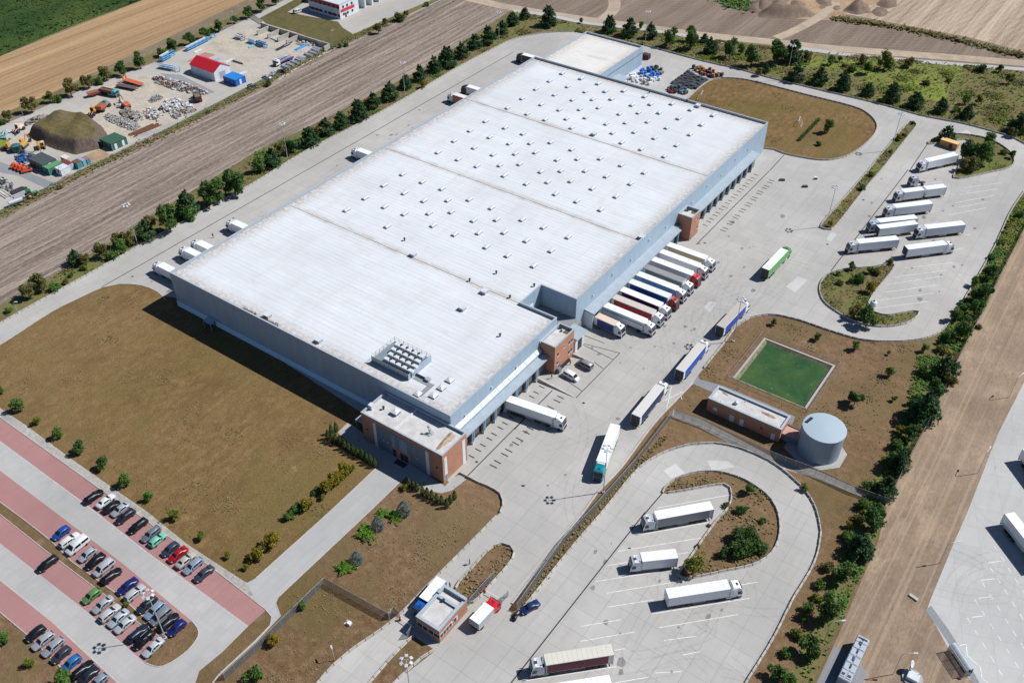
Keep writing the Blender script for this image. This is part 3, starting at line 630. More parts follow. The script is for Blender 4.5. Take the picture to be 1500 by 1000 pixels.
# crop beyond the tan field: a standing stand of plants with its own depth
def crop():
    a, b = Vector(g(-330, 250)), Vector(g(0, 83)); c = Vector(g(210, 0)); d = Vector(g(330, -40))
    edge = spline([a, b, c, d], 3); mb = MB(); r = random.Random(3); n = 34
    for i, p in enumerate(edge):
        for j in range(n): mb.v.append((p[0] - j * 6 + r.uniform(-1, 1) * (j > 0), p[1] + r.uniform(-.8, .8), 0 if j == 0 else 1.7 + r.uniform(-.35, .35)))
    m = len(edge)
    for i in range(m - 1):
        for j in range(n - 1): mb.f.append((i * n + j, (i + 1) * n + j, (i + 1) * n + j + 1, i * n + j + 1)); mb.mi.append(0); mb.sm.append(True)
    for k in range(9000):
        p = edge[r.randrange(m)]; x = p[0] - abs(r.gauss(0, 60)) - .5; y = p[1] + r.uniform(-2, 2); s = r.uniform(.5, 1.1); an = r.uniform(0, 6.28); z = 1.6 + r.uniform(0, .5)
        if p[0] - x < 3: z = r.uniform(.2, 1.9)
        u = Vector((math.cos(an), math.sin(an), r.uniform(-.5, .7))) * s; v_ = Vector((-math.sin(an), math.cos(an), r.uniform(-.2, .4))) * s * .45; q = Vector((x, y, z))
        mb.add([q - u, q + v_, q + u, q - v_], [(0, 1, 2, 3)])
    M = Mat('crop', .8, 0, .1); v = M.co(rot=R(-5)); n1 = M.noise(M.co((1, .05, 1), rot=R(-5)), .5, 4); n2 = M.noise(v, .03, 4); f = M.noise(v, 1.6, 4, .8)
    c_ = M.ramp(n1, [(.35, (.022, .05, .012)), (.65, (.055, .10, .022))]); c_ = M.mix(M.ramp(n2, [(.45, 0.0), (.65, .7)]), c_, (.10, .125, .03)); c_ = M.mix(M.ramp(f, [(.4, .6), (.6, 0.0)]), c_, (.01, .026, .007)); M.bump(f, .8, .5)
    o = mb.build('crop_field', M.out(c_)); tag(o, 'dark green standing crop beyond the tan stubble field', 'crop', None, 'stuff')
crop()

# earth mounds (terrain)
def mound(name, poly, h, m, seed, z0=0, slope=3.0, rough=.35, res=1.0):
    xs = [p[0] for p in poly]; ys = [p[1] for p in poly]; r = random.Random(seed)
    x0, x1, y0, y1 = min(xs), max(xs), min(ys), max(ys); nx = int((x1 - x0) / res) + 2; ny = int((y1 - y0) / res) + 2
    def dist(p):
        b = 1e9
        for i in range(len(poly)):
            a, c = Vector(poly[i]), Vector(poly[(i + 1) % len(poly)]); e = c - a; q = Vector(p)
            u = max(0, min(1, (q - a).dot(e) / max(e.length_squared, 1e-9))); b = min(b, (q - a - e * u).length)
        return b
    mb = MB(); ph = [(r.uniform(.15, .6), r.uniform(.15, .6), r.uniform(0, 6)) for _ in range(6)]
    for i in range(nx):
        for j in range(ny):
            x, y = x0 + i * res, y0 + j * res
            if inside((x, y), poly):
                d = dist((x, y)); k = min(1, d / slope); k = k * k * (3 - 2 * k)
                hz = h * k * (1 + rough * sum(math.sin(a * x + b * y + c) for a, b, c in ph) / 6) + k * r.uniform(-.15, .15)
            else: hz = -.3
            mb.v.append((x, y, z0 + hz))
    for i in range(nx - 1):
        for j in range(ny - 1):
            ids = (i * ny + j, (i + 1) * ny + j, (i + 1) * ny + j + 1, i * ny + j + 1)
            if max(mb.v[q][2] for q in ids) > z0 - .1: mb.f.append(ids); mb.mi.append(0); mb.sm.append(True)
    o = mb.build(name, m); return o
def slope_mat(name, topm, sidec):
    M = Mat(name, .95, 0, .1); v = M.co(); ge = M.n('ShaderNodeNewGeometry'); nz = M.sep(ge.outputs['True Normal'])[2]
    n = M.noise(v, .6, 6, .75); f = M.noise(v, 2.2, 5, .8); st = M.noise(M.co((1.2, 1.2, .1)), 1.0, 4, .7)
    c = M.mix(M.ramp(n, [(.35, 0.0), (.65, 1.0)]), topm[0], topm[1]); c = M.mix(M.ramp(f, [(.4, .6), (.55, 0.0)]), c, tuple(x * .45 for x in topm[0]))
    d = M.mix(M.ramp(st, [(.35, 0.0), (.65, 1.0)]), tuple(x * .75 for x in sidec), tuple(x * 1.3 for x in sidec))
    M.bump(f, .8, .4)
    return M.out(M.mix(M.ramp(nz, [(.80, 0.0), (.93, 1.0)]), d, c))
MT['hill'] = slope_mat('overgrown_soil_heap', ((.105, .085, .038), (.175, .145, .062)), (.115, .088, .068))  # bare soil on the steep sides, its colour darkened for the shadowed face
o = mound('soil_mound', tt('1', (150, 800), (210, 740), (320, 695), (440, 680), (530, 690), (600, 740), (640, 800), (600, 870), (440, 910), (330, 880), (250, 850)), 4.4, MT['hill'], 1, 0, 4.0, .3, .7); o['kind'] = 'structure'
for nm, pl, h, sd in (('earth_heap', ((430, 65), (480, 20), (520, -10), (590, 30), (610, 75), (520, 92)), 4.5, 2), ('earth_heap', ((-60, 70), (20, 20), (90, 25), (150, 55), (250, 60), (280, 90), (150, 115), (40, 110), (-60, 105)), 4.5, 3), ('earth_heap', ((285, 40), (320, 30), (350, 45), (310, 58)), 2, 4), ('earth_heap', ((360, 100), (420, 95), (440, 130), (380, 125)), 1.6, 8)):
    o = mound(nm, tt('4', *pl), h, MT['soil'], sd, 0, 7, .3, 1.4); o['kind'] = 'structure'
for i, (x, y, w_, h) in enumerate(((60, 30, 70, 3.5), (170, 25, 60, 3), (240, 85, 40, 2), (330, 15, 60, 2.5), (660, 70, 60, 1.6), (700, 20, 70, 2.5), (-60, 40, 80, 4), (400, 45, 40, 2))):
    r = random.Random(60 + i); o = mound('earth_heap', tt('4', *[(x + w_ * math.cos(6.283 * j / 9) * r.uniform(.6, 1.2), y + w_ * .5 * math.sin(6.283 * j / 9) * r.uniform(.6, 1.2)) for j in range(9)]), h * .55, MT['soil'], 70 + i, 0, 5, .5, 1.4); o['kind'] = 'structure'
o = mound('earth_heap', tt('3', (1410, 30), (1460, 0), (1520, 10), (1560, 50), (1480, 72), (1420, 68)), 3, MT['soil'], 5, 0, 5, .3, 1.4); o['kind'] = 'structure'
# ------------------------------------------------------------------ warehouse
def off(poly, d):
    """inset (d>0) of an orthogonal counter-clockwise outline"""
    n = len(poly); out = []
    for i in range(n):
        p, a, b = Vector(poly[i]), Vector(poly[i - 1]), Vector(poly[(i + 1) % n])
        e1, e2 = (p - a).normalized(), (b - p).normalized()
        out.append(tuple(p + Vector((-e1.y, e1.x)) * d + Vector((-e2.y, e2.x)) * d))
    return out
def rect(x0, x1, y0, y1): return [(x0, y0), (x1, y0), (x1, y1), (x0, y1)]
def ringtop(mb, outer, inner, z, mi=0):
    n = len(outer)
    for i in range(n):
        j = (i + 1) % n
        mb.quad((*outer[i], z), (*outer[j], z), (*inner[j], z), (*inner[i], z), mi)
def shell(parent, outer, H, roofz, wall_m, roof_m, cop_m, th=.35, z0=0.0, inner_m=None, cop=.12):
    n = len(outer); inner = off(outer, th); mb = MB()
    mb.loft([[(*p, z0) for p in outer], [(*p, H) for p in outer]], 0, False)
    mb.loft([[(*p, roofz - .4) for p in inner[::-1]], [(*p, H) for p in inner[::-1]]], 1, False)
    w_ = mb.build('wall', [wall_m, inner_m or cop_m], parent)
    c = MB(); o2, i2 = off(outer, -.05), off(outer, th + .05)
    c.loft([[(*p, H - .06) for p in o2], [(*p, H + cop) for p in o2]], 0, False)
    c.loft([[(*p, H - .06) for p in i2[::-1]], [(*p, H + cop) for p in i2[::-1]]], 0, False)
    ringtop(c, o2, i2, H + cop)
    c.build('coping', cop_m, parent)
    P = [Vector((x, y, 0)) for x, y in inner]; r = MB()
    r.v = [(x, y, roofz) for x, y in inner]
    for a, b, cc in tessellate_polygon([P]):
        s = (P[b] - P[a]).cross(P[cc] - P[a]).z
        r.f.append((a, b, cc) if s > 0 else (a, cc, b)); r.mi.append(0); r.sm.append(False)
    return w_, r.build('roof', roof_m, parent)

X0, X1, Y0, Y1, HW = -208.7, -106.0, 124.5, 312.0, 12.0
RZF = 11.25
MT['roof'] = roof_mat('roof_membrane', 1.55, (171.6, 218.2, 265.4), X0, X1, Y0, Y1)
MT['roofw'] = roof_mat('hall_roof_membrane', 1.8, (331.5,), -208.0, -179.6, 312.2, 351.5, (.62, .60, .56), .8)
MT['roofs'] = plain('roof_felt', (.46, .45, .435), .9, var=.14, scale=.5)
MT['roofstain'] = plain('roof_stain', (.25, .165, .105), .9, var=.5, scale=1.2)
wh = thing('warehouse', 'huge white flat roofed warehouse with rows of skylights at the centre', 'warehouse', (0, 0, 0))
outer = [(X0, Y0), (X1, Y0), (X1, 171.2), (-117.8, 171.2), (-117.8, 181.2), (X1, 181.2), (X1, Y1), (X0, Y1)]
wall, roof = shell(wh, outer, HW, RZF, MT['clad'], MT['roof'], MT['coping'])
mb = MB(); mb.box(X0 - .12, X1 - 20.5, Y0 - .12, Y0 + .1, 0, 1.9); mb.box(X0 - .12, X0 + .1, Y0 + .12, Y1, 0, 1.3); mb.builds('plinth', MT['plinthblue'], wh)
mb = MB()
for yv in (171.6, 218.2, 265.4): mb.box(X0 + .5, X1 - .5 if yv > 180 else -118.3, yv - .25, yv + .25, RZF - .05, RZF + .10)
mb.build('valley_gutter', MT['roofs'], roof)
mb = MB(); mb.box(-117.79, -104.0, 171.3, 181.1, 0, 5.2); mb.build('recess_floor', MT['greypave'], wh)
mb = MB(); mb.box(-117.75, -117.6, 173.0, 177.0, 5.2, 8.2); mb.box(-117.6, -117.55, 174.2, 175.2, 5.25, 7.3, 1); mb.box(-117.6, -117.55, 176.0, 176.6, 5.25, 7.3, 1); mb.build('recess_panel', [MT['plinth'], MT['dark']], wh)
# east dock front
mb = MB()
for a, b in ((124.9, 162.9), (186.0, 241.6), (249.6, 300.0)): mb.box(X1 - .05, -104.1, a, b, 0, 5.2)
mb.builds('dock_wall', MT['claddark'], wh)
mb = MB()
for a, b in ((124.9, 163.0), (185.7, 239.2), (249.3, 300.4)):
    mb.loft([[(X1 + .02, a, 5.55), (-102.75, a, 5.25), (-102.75, a, 5.42), (X1 + .02, a, 5.75)], [(X1 + .02, b, 5.55), (-102.75, b, 5.25), (-102.75, b, 5.42), (X1 + .02, b, 5.75)]], 0)
    mb.box(-102.8, -102.7, a, b, 5.05, 5.44)
mb.builds('canopy', MT['canopy'], wh)
mb = MB(); mb.box(X1, -103.0, 185.72, 186.0, 0, 5.2); mb.box(-104.6, -102.9, 185.5, 185.95, 0, 1.0, 1); mb.build('canopy_end_wall', [MT['cladpale'], MT['plinth']], wh)
mb = MB()
for i in range(15):
    a = 126.0 + i * 2.45
    mb.loft([[(X1 + .02, a, 7.35), (-105.0, a, 6.6), (-105.0, a, 6.5), (X1 + .02, a, 7.2)], [(X1 + .02, a + 2.35, 7.35), (-105.0, a + 2.35, 6.6), (-105.0, a + 2.35, 6.5), (X1 + .02, a + 2.35, 7.2)]])
mb.builds('glazed_strip', plain('pale_glazing', (.42, .48, .53), .3), wh)
mb = MB(); mb.box(X1 + .02, -105.05, 126.0, 162.6, 5.76, 6.5); mb.build('strip_wall', MT['clad'], wh)
me_sh = MB()
me_sh.box(-.05, .45, -1.75, -1.35, .9, 4.5).box(-.05, .45, 1.35, 1.75, .9, 4.5).box(-.05, .5, -1.75, 1.75, 4.3, 4.75)
me_sh.box(-.05, .9, -2.15, -1.95, 0, 5.0, 1).box(-.05, .9, 1.95, 2.15, 0, 5.0, 1).box(-.05, .95, -2.2, -1.9, 0, .9, 2).box(-.05, .95, 1.9, 2.2, 0, .9, 2).box(.5, .56, -.18, .18, 4.5, 4.75, 3)
m_sh = me_sh.mesh('dock_door', [MT['dark'], MT['clad'], MT['plinth'], paint(230, 190, 40, .6)])
m_pn = MB().box(-.02, .06, -1.33, 1.33, .95, 4.28).mesh('door_panel', plain('door_panel_grey', (.10, .11, .12), .5))
m_bp = MB().box(0, .35, -1.3, 1.3, .55, .95).mesh('bumper', MT['tyre'])
for Y in DOCK_A + DOCK_B + DOCK_C:
    d = link('dock_door', m_sh, wh); d.location = (-104.1, Y + .1, 0)
    p = link('door_panel', m_pn, d); p = link('bumper', m_bp, d)
# west dock front and corner porch
mb = MB(); mb.box(X0 - 2.6, X0 + .02, Y0 + 1.0, Y1 - 2, 4.7, 4.95); mb.box(X0 - 2.65, X0 - 2.55, Y0 + 1.0, Y1 - 2, 4.4, 4.95); mb.builds('canopy', MT['canopy'], wh)
mb = MB(); mb.box(X0 - 1.2, X0 + .02, Y0 + 1.4, Y1 - 3, .02, 4.6); mb.builds('dock_wall', MT['cladpale'], wh)
px, py = t('5', 1262, 905); mb = MB()
mb.loft([[(px - 1.6, Y0 - 2.6, 2.5), (px + 1.6, Y0 - 2.6, 2.5), (px + 1.6, Y0, 2.9), (px - 1.6, Y0, 2.9)], [(px - 1.6, Y0 - 2.6, 2.62), (px + 1.6, Y0 - 2.6, 2.62), (px + 1.6, Y0, 3.02), (px - 1.6, Y0, 3.02)]])
mb.box(px - 1.6, px - 1.5, Y0 - 2.6, Y0 - 2.5, 0, 2.5).box(px + 1.5, px + 1.6, Y0 - 2.6, Y0 - 2.5, 0, 2.5); mb.build('porch', MT['clad'], wh)
mb = MB(); mb.box(px - .55, px + .55, Y0 - .2, Y0 - .13, 0, 2.1); mb.build('door', MT['claddark'], wh)
m_wl = MB().box(0, .35, -.2, .2, 0, .16).box(.2, .45, -.3, .3, -.16, 0, 1).mesh('wall_lamp', [MT['steel'], MT['lamp']])
for Y in (130, 141, 152, 163, 190, 201, 212, 223, 234, 252, 263, 274, 285, 296): link('wall_lamp', m_wl, wh).location = (X1 + .01, Y, 9.2 if Y % 2 else 8.2)
# roof lights
SKY6 = [(860, 20), (975, 65), (1090, 105), (750, 85), (870, 130), (985, 175), (1125, 172), (1250, 168), (640, 160), (755, 210), (530, 230), (870, 252), (1015, 248), (1145, 240), (1380, 217), (1275, 290), (1410, 285), (770, 325), (1038, 320), (1165, 372), (1305, 363), (1455, 360), (1350, 445), (1475, 495), (1455, 28)]
SKY7 = [(60, 285), (185, 330), (85, 408), (230, 467), (330, 387), (128, 555), (85, 75), (210, 65), (345, 60), (255, 135), (380, 178), (470, 103), (553, 32), (610, 150), (520, 227), (695, 75), (775, 10), (170, 5), (287, 0), (430, 0)]
SKY2 = [(1475, 632), (1345, 710), (1255, 765), (1460, 748), (1370, 803), (1162, 825), (1485, 840), (1280, 865), (1067, 892), (1390, 905), (1185, 933), (1295, 972), (1430, 967)]
SKY3 = [(295, 430), (405, 460), (505, 490), (220, 475), (327, 507), (430, 537), (548, 535), (655, 532), (140, 522), (250, 555), (355, 585), (473, 582), (583, 580), (778, 565), (60, 577), (172, 612), (278, 643), (398, 640), (508, 630), (703, 615), (812, 610), (937, 608), (1048, 642), (1178, 675), (90, 667), (195, 700), (320, 695), (432, 688), (630, 667), (742, 660), (863, 660), (977, 693), (1110, 730), (350, 748), (553, 725), (667, 718), (795, 713), (907, 748), (1043, 787), (590, 778), (718, 773), (835, 808), (965, 850), (643, 835), (757, 873), (893, 915), (65, 783), (108, 838), (227, 833), (20, 900), (138, 892), (350, 875), (265, 935), (385, 930), (517, 928), (45, 960), (640, 967), (185, 995), (300, 990), (435, 988)]
spots = []
for k, L in (('6', SKY6), ('7', SKY7), ('2', SKY2), ('3', SKY3)):
    for x, y in L:
        p = t(k, x, y, RZF + .25)
        if all((Vector(p) - Vector(q)).length > 3.2 for q in spots): spots.append(p)
spots.sort(key=lambda p: p[1])
def skylight_mb():
    m = MB(); m.box(-.75, .75, -1.25, 1.25, 0, .42, 0)
    rings = []
    for z, q in ((.42, .02), (.60, .12), (.72, .32), (.76, .6)): rings.append([(-.75 + q, -1.25 + q * .6, z), (.75 - q, -1.25 + q * .6, z), (.75 - q, 1.25 - q * .6, z), (-.75 + q, 1.25 - q * .6, z)])
    m.loft(rings, 1, True); return m
MT['dome'] = plain('skylight_dome', (.53, .56, .58), .35, var=.08)
MT['skycurb'] = plain('skylight_curb', (.20, .25, .30), .5)
m_sk = skylight_mb().mesh('skylight', [MT['skycurb'], MT['dome']])
rest = MB()
for i, p in enumerate(spots):
    if i < 100: q = link('skylight', m_sk, roof); q.location = (p[0], p[1], RZF); q.scale = (.9, .92, .9)
    else:
        s = skylight_mb(); rest.add([(v[0] + p[0], v[1] + p[1], v[2] + RZF) for v in s.v], s.f); rest.mi[-len(s.f):] = s.mi
if rest.v: rest.build('skylights', [MT['skycurb'], MT['dome']], roof)['kind'] = 'stuff'
m_dm = MB(); m_dm.box(-.9, .9, -.9, .9, 0, .4, 0).loft([[(-.85, -.85, .4), (.85, -.85, .4), (.85, .85, .4), (-.85, .85, .4)], [(-.3, -.3, .75), (.3, -.3, .75), (.3, .3, .75), (-.3, .3, .75)]], 1); m_dm = m_dm.mesh('roof_dome', [MT['skycurb'], MT['dome']])
for x, y in ((1135, 225), (1087, 270), (1040, 315), (948, 305)): link('roof_dome', m_dm, roof).location = (*t('b', x, y, RZF + .3), RZF)
m_ht = MB().box(-.8, .8, -.8, .8, 0, .9, 0, .05).box(-.9, .9, -.9, .9, .9, 1.0, 1).mesh('roof_hatch', [MT['steel'], MT['dome']])
m_vt = MB().cyl((0, 0, 0), (0, 0, .8), .22, .22, 8).cyl((0, 0, .8), (0, 0, 1.0), .38, .3, 8).mesh('roof_vent', MT['dark'])
for k, x, y in (('6', 922, 490), ('6', 1338, 708), ('6', 1210, 805), ('3', 480, 785), ('3', 1090, 620), ('6', 70, 848), ('6', 368, 992), ('7', 760, 390)): link('roof_hatch', m_ht, roof).location = (*t(k, x, y, RZF + .5), RZF)
for k, x, y in (('6', 870, 402), ('6', 1252, 640), ('6', 1408, 595), ('6', 1488, 738), ('7', 130, 670), ('3', 805, 540), ('3', 1025, 590), ('6', 1430, 962)): link('roof_vent', m_vt, roof).location = (*t(k, x, y, RZF + .5), RZF)
# cooling plant on the roof
cp = MB(); PX0, PX1, PY0, PY1 = -135.2, -123.0, 129.2, 138.2; ZP = RZF + 1.0
cp.box(PX0, PX1, PY0, PY1, ZP - .25, ZP); 
for x in (PX0 + .2, (PX0 + PX1) / 2, PX1 - .2):
    for y in (PY0 + .2, PY1 - .2): cp.box(x - .15, x + .15, y - .15, y + .15, RZF - .02, ZP - .25)
plant = cp.build('cooling_plant', plain('plant_deck', (.17, .22, .24), .6), wh)
sc = MB(); sc.box(PX1 - .05, PX1 + .1, PY0 + 1.2, PY1, RZF + .05, ZP + 1.1).box(PX1 - .05, PX1 + .1, PY0 - .1, PY0 + .9, RZF + .05, ZP + .9); sc.builds('screen', MT['clad'], plant)
lv = MB()
for k in range(5): lv.box(PX0, PX1 - .1, PY0 - .12, PY0 - .04, RZF + .15 + k * .42, RZF + .15 + k * .42 + .3)
for k in range(9): lv.box(PX0 + k * 1.5, PX0 + k * 1.5 + .08, PY0 - .04, PY0 + .04, RZF, ZP + 1.2)
lv.build('louvre', MT['claddark'], plant)
rl = MB()
def rail(mb, pts, z, h=1.1, r=.03):
    for a, b in zip(pts, pts[1:]):
        for zz in (h, h * .5): mb.cyl((*a, z + zz), (*b, z + zz), r, r, 5)
        L = (Vector(b) - Vector(a)).length; n = max(1, int(L / 1.4))
        for i in range(n + 1):
            q = Vector(a).lerp(Vector(b), i / n); mb.cyl((q.x, q.y, z), (q.x, q.y, z + h + .1), r * 1.3, r * 1.3, 5)
rail(rl, [(PX0, PY0), (PX0, PY1), (PX1, PY1)], ZP, 1.3, .04); rl.build('railing', MT['claddark'], plant)
m_cu = MB(); m_cu.box(-.85, .85, -.55, .55, .5, 1.25, 0, .06)
for x in (-.7, .7):
    for y in (-.45, .45): m_cu.box(x - .06, x + .06, y - .06, y + .06, 0, .5, 1)
m_cu = m_cu.mesh('condenser', [MT['dome'], MT['steel']])
m_fn = MB().cyl((0, 0, .55), (0, 0, 1.34), .36, .40, 12).mesh('fan', MT['dark'])
for r_ in range(4):
    y = PY0 + 1.5 + r_ * 1.95; xo = (.9, .5, -.4, -.9)[r_]
    for k in range(5):
        if k: link('fan', m_fn, plant).location = (PX0 + 3.3 + xo * .8 + k * 1.95 - .98, y + .3, ZP)
        link('condenser', m_cu, plant).location = (PX0 + 3.3 + xo * .8 + k * 1.95, y, ZP)
mb = MB(); mb.box(-122.7, -116.6, 130.3, 131.6, RZF, RZF + .05).box(-117.9, -116.6, 126.4, 130.25, RZF, RZF + .05); mb.build('roof_walkway', MT['greypave'], roof)
mb = MB(); mb.tube([(-122.7, 131.9, RZF + .4), (-119.4, 131.9, RZF + .4)], .25, 8); mb.box(-119.6, -118.4, 131.4, 132.5, RZF, RZF + .8, 1); mb.build('pipe_duct', [MT['dark'], MT['steel']], plant)
r = random.Random(11); mb = MB()
for k in range(900):
    c = r.choice([(-176.5, 1.2), (-174.5, .5), (-171.8, .6), (-169.9, 1.0), (-168.0, 1.2), (-166.4, 1.1), (-178.4, .8)]); x = r.gauss(c[0], .5 * c[1]); y = Y0 + .55 + abs(r.gauss(0, .45)); s = r.uniform(.08, .22); an = r.uniform(0, 6.3)
    u = Vector((math.cos(an), math.sin(an), r.uniform(.1, .8))) * s; v_ = Vector((-math.sin(an), math.cos(an), .3)) * s * .5; q = Vector((x, y, RZF + r.uniform(.0, .7)))
    mb.add([q - u, q + v_, q + u, q - v_], [(0, 1, 2, 3)])
o = mb.build('dry_plants', leaf_mat('withered_leaves', (.06, .04, .025), (.13, .085, .045)), roof); o['kind'] = 'stuff'

# ------------------------------------------------------------------ brick office at the near corner
of = thing('brick_office', 'brick office block at the near corner of the warehouse with white roof', 'office', (0, 0, 0))
AX0, AX1, AY0, AY1, HA = -126.6, -101.2, 115.1, 124.38, 9.3
_, ofr = shell(of, rect(AX0, AX1, AY0, AY1), HA, 8.65, MT['brick'], MT['roofs'], MT['coping'], .3)
mb = MB(); yy = AY0 - .04
mb.box(-122.9, -122.0, yy, AY0 + .2, 0, 8.0, 0).box(-106.4, -105.4, yy, AY0 + .2, 0, 8.0, 0)
mb.box(AX1 - .2, AX1 + .04, 115.7, 116.7, 0, 7.9, 0).box(AX1 - .2, AX1 + .04, 122.6, 123.7, 0, 7.9, 0); mb.builds('panel_strip', MT['cladpale'], of)
mb = MB(); mb.box(-121.9, -117.2, AY0 - .025, AY0 + .2, 0, 8.0, 0).box(-111.4, -106.5, AY0 - .025, AY0 + .2, 0, 8.0).box(-117.1, -111.5, AY0 - .022, AY0 + .2, 3.2, 8.0); mb.builds('cladding_panel', MT['claddark'], of)
mb = MB(); mb.box(-114.6, -112.2, AY0 - .05, AY0 + .2, 3.3, 7.2).box(-117.0, -116.0, AY0 - .05, AY0 + .2, 3.3, 7.2); mb.builds('window', plain('blue_glazing', (.22, .30, .36), .15, spec=.6), of)
MB().box(-117.0, -116.0, AY0 - .06, AY0 + .2, 0, 2.3).build('door', MT['glass'], of); dr = MB().box(-114.6, -112.2, AY0 - .06, AY0 + .2, 0, 2.5).build('door', MT['glass'], of)
MB().box(-113.45, -113.38, AY0 - .1, AY0 - .05, 0, 2.5).box(-114.65, -112.15, AY0 - .1, AY0 - .05, 2.5, 2.6).build('door_frame', MT['steel'], dr)
MB().box(-115.4, -112.2, AY0 - 1.9, AY0 - .4, .0, .06).build('door_mat', MT['dark'], of)
MB().box(AX1, AX1 + .06, 115.8, 116.6, 0, 2.1).build('door', MT['claddark'], of)
for x in (-125.0, -119.6, -118.2, -108.9, -103.0): MB().box(x - .15, x + .15, AY0 - .25, AY0 - .06, 3.6 if abs(x + 114) < 10 else 4.2, 4.0 if abs(x + 114) < 10 else 4.6).build('wall_lamp', MT['lamp'] if abs(x + 114) < 10 else MT['dark'], of)
mb = MB(); mb.box(-116.6, -116.1, AY0 + .4, AY1 - .2, 8.66, 8.95).box(-116.65, -116.05, AY1 - 1.3, AY1 - .3, 8.95, 9.2); mb.build('roof_ridge', MT['dome'], ofr)
mb = MB(); mb.box(-120.7, -118.9, 119.3, 121.1, 8.66, 9.5); mb.loft([[(-120.8, 119.2, 9.5), (-118.8, 119.2, 9.5), (-118.8, 121.2, 9.5), (-120.8, 121.2, 9.5)], [(-119.9, 120.1, 9.9), (-119.7, 120.1, 9.9), (-119.7, 120.3, 9.9), (-119.9, 120.3, 9.9)]], 1); mb.build('skylight', [MT['skycurb'], MT['dome']], ofr)
mb = MB(); mb.box(-126.3, -125.3, 117.6, 118.6, 8.66, 10.0); mb.box(-126.4, -125.2, 117.5, 118.7, 10.0, 10.1); mb.build('vent_box', MT['dome'], ofr)
link('roof_vent', m_vt, ofr).location = (-123.2, 119.6, 8.65)
mb = MB(); mb.box(-109.6, -108.0, 118.9, 119.5, 8.66, 8.85).box(-108.9, -107.8, 119.6, 120.6, 8.66, 8.85).cyl((-108.9, 119.7, 8.7), (-108.9, 119.7, 11.2), .08).cyl((-108.4, 119.7, 8.7), (-108.4, 119.7, 10.4), .12).cyl((-109.2, 119.7, 10.6), (-108.6, 119.7, 10.6), .25, .25, 8).box(-108.65, -108.3, 119.4, 119.9, 9.3, 9.9); mb.build('antenna', MT['steel'], ofr)
def blob(cx, cy, rx, ry, z, m, name, parent, seed=1, rot=0.0, n=26):
    r = random.Random(seed); P = []
    for i in range(n):
        a = 2 * math.pi * i / n; k = 1 + r.uniform(-.22, .22); x, y = rx * k * math.cos(a), ry * k * math.sin(a)
        P.append((cx + x * math.cos(rot) - y * math.sin(rot), cy + x * math.sin(rot) + y * math.cos(rot), z))
    return MB().add(P, [tuple(range(n))]).build(name, m, parent)
blob(-104.2, 119.5, .55, 3.6, 8.656, MT['roofstain'], 'stain', ofr, 2, R(8)); blob(-103.6, 120.4, .7, 2.4, 8.66, plain('stain_pale', (.40, .31, .23), .9, var=.3), 'stain', ofr, 5)
mb = MB(); mb.box(-130.6, AX0 - .02, 116.5, 120.0, 3.3, 3.45); mb.box(-130.5, -130.4, 116.6, 116.7, 0, 3.3).box(-130.5, -130.4, 119.8, 119.9, 0, 3.3); mb.build('side_canopy', MT['canopy'], of)

# brick stair towers on the dock side
def tower(label, x0, x1, y0, y1, H, wins, door, seed):
    tw = thing('stair_tower', label, 'tower', (0, 0, 0), 0)
    _, rf = shell(tw, rect(x0, x1, y0, y1), H, H - .8, MT['brick'], MT['roofs'], MT['coping'], .3)
    for y, z, w_, h in wins:
        f = MB().box(x1 - .1, x1 + .05, y - w_ / 2, y + w_ / 2, z, z + h).box(x1, x1 + .12, y - w_ / 2 - .1, y + w_ / 2 + .1, z - .1, z, 1).build('window', [plain('frame_grey', (.25, .27, .29)), MT['plinth']], tw)
        MB().box(x1 + .04, x1 + .065, y - w_ / 2 + .08, y + w_ / 2 - .08, z + .08, z + h - .08).build('pane', MT['glass'], f)
    MB().box(x1 - .1, x1 + .05, door - .5, door + .5, 0, 2.1).build('door', MT['claddark'], tw)
    blob((x0 + x1) / 2 + .8, y1 - 1.4, .9, 1.0, H - .795, MT['moundgrass'], 'moss', rf, seed)
    mb = MB(); r = random.Random(seed)
    for k in range(4): x = x0 + r.uniform(.7, 2.0); y = y1 - r.uniform(.7, 2.4); mb.box(x - .25, x + .25, y - .25, y + .25, H - .81, H - .3, 0, .05)
    mb.builds('roof_unit', MT['dark'], rf); return tw
tower('brick stair tower at the far end of the line of docked trucks', X1 + .02, -101.1, 242.6, 248.6, 8.6, ((247.4, 5.4, .7, 1.1), (247.4, 2.3, .7, 1.1), (245.6, 6.6, .6, .6)), 243.9, 3)
tower('brick stair tower between two vans and the roof recess', -107.4 + 1.42, -101.2, 163.1, 172.7, 9.3, ((164.6, 5.4, .8, 1.2), (164.6, 2.4, .8, 1.2), (170.3, 5.6, .8, 1.3), (171.6, 5.6, .8, 1.3), (170.3, 2.2, .8, 1.3), (171.6, 2.2, .8, 1.3), (167.5, 6.3, .7, .7)), 165.6, 4)
lb = thing('dock_lobby', 'small grey flat roofed lobby beside the brick stair tower under the recess', 'lobby', (0, 0, 0))
MB().box(-103.98, -101.4, 174.0, 178.6, 0, 4.6).build('wall', MT['cladpale'], lb)
MB().loft([[(-105.2, 173.6, 5.3), (-100.6, 173.6, 4.9), (-100.6, 173.6, 5.05), (-105.2, 173.6, 5.45)], [(-105.2, 179.0, 5.3), (-100.6, 179.0, 4.9), (-100.6, 179.0, 5.05), (-105.2, 179.0, 5.45)]]).build('roof', MT['canopy'], lb)
MB().box(-101.42, -101.36, 175.2, 177.4, 0, 3.4).build('door', MT['dark'], lb)

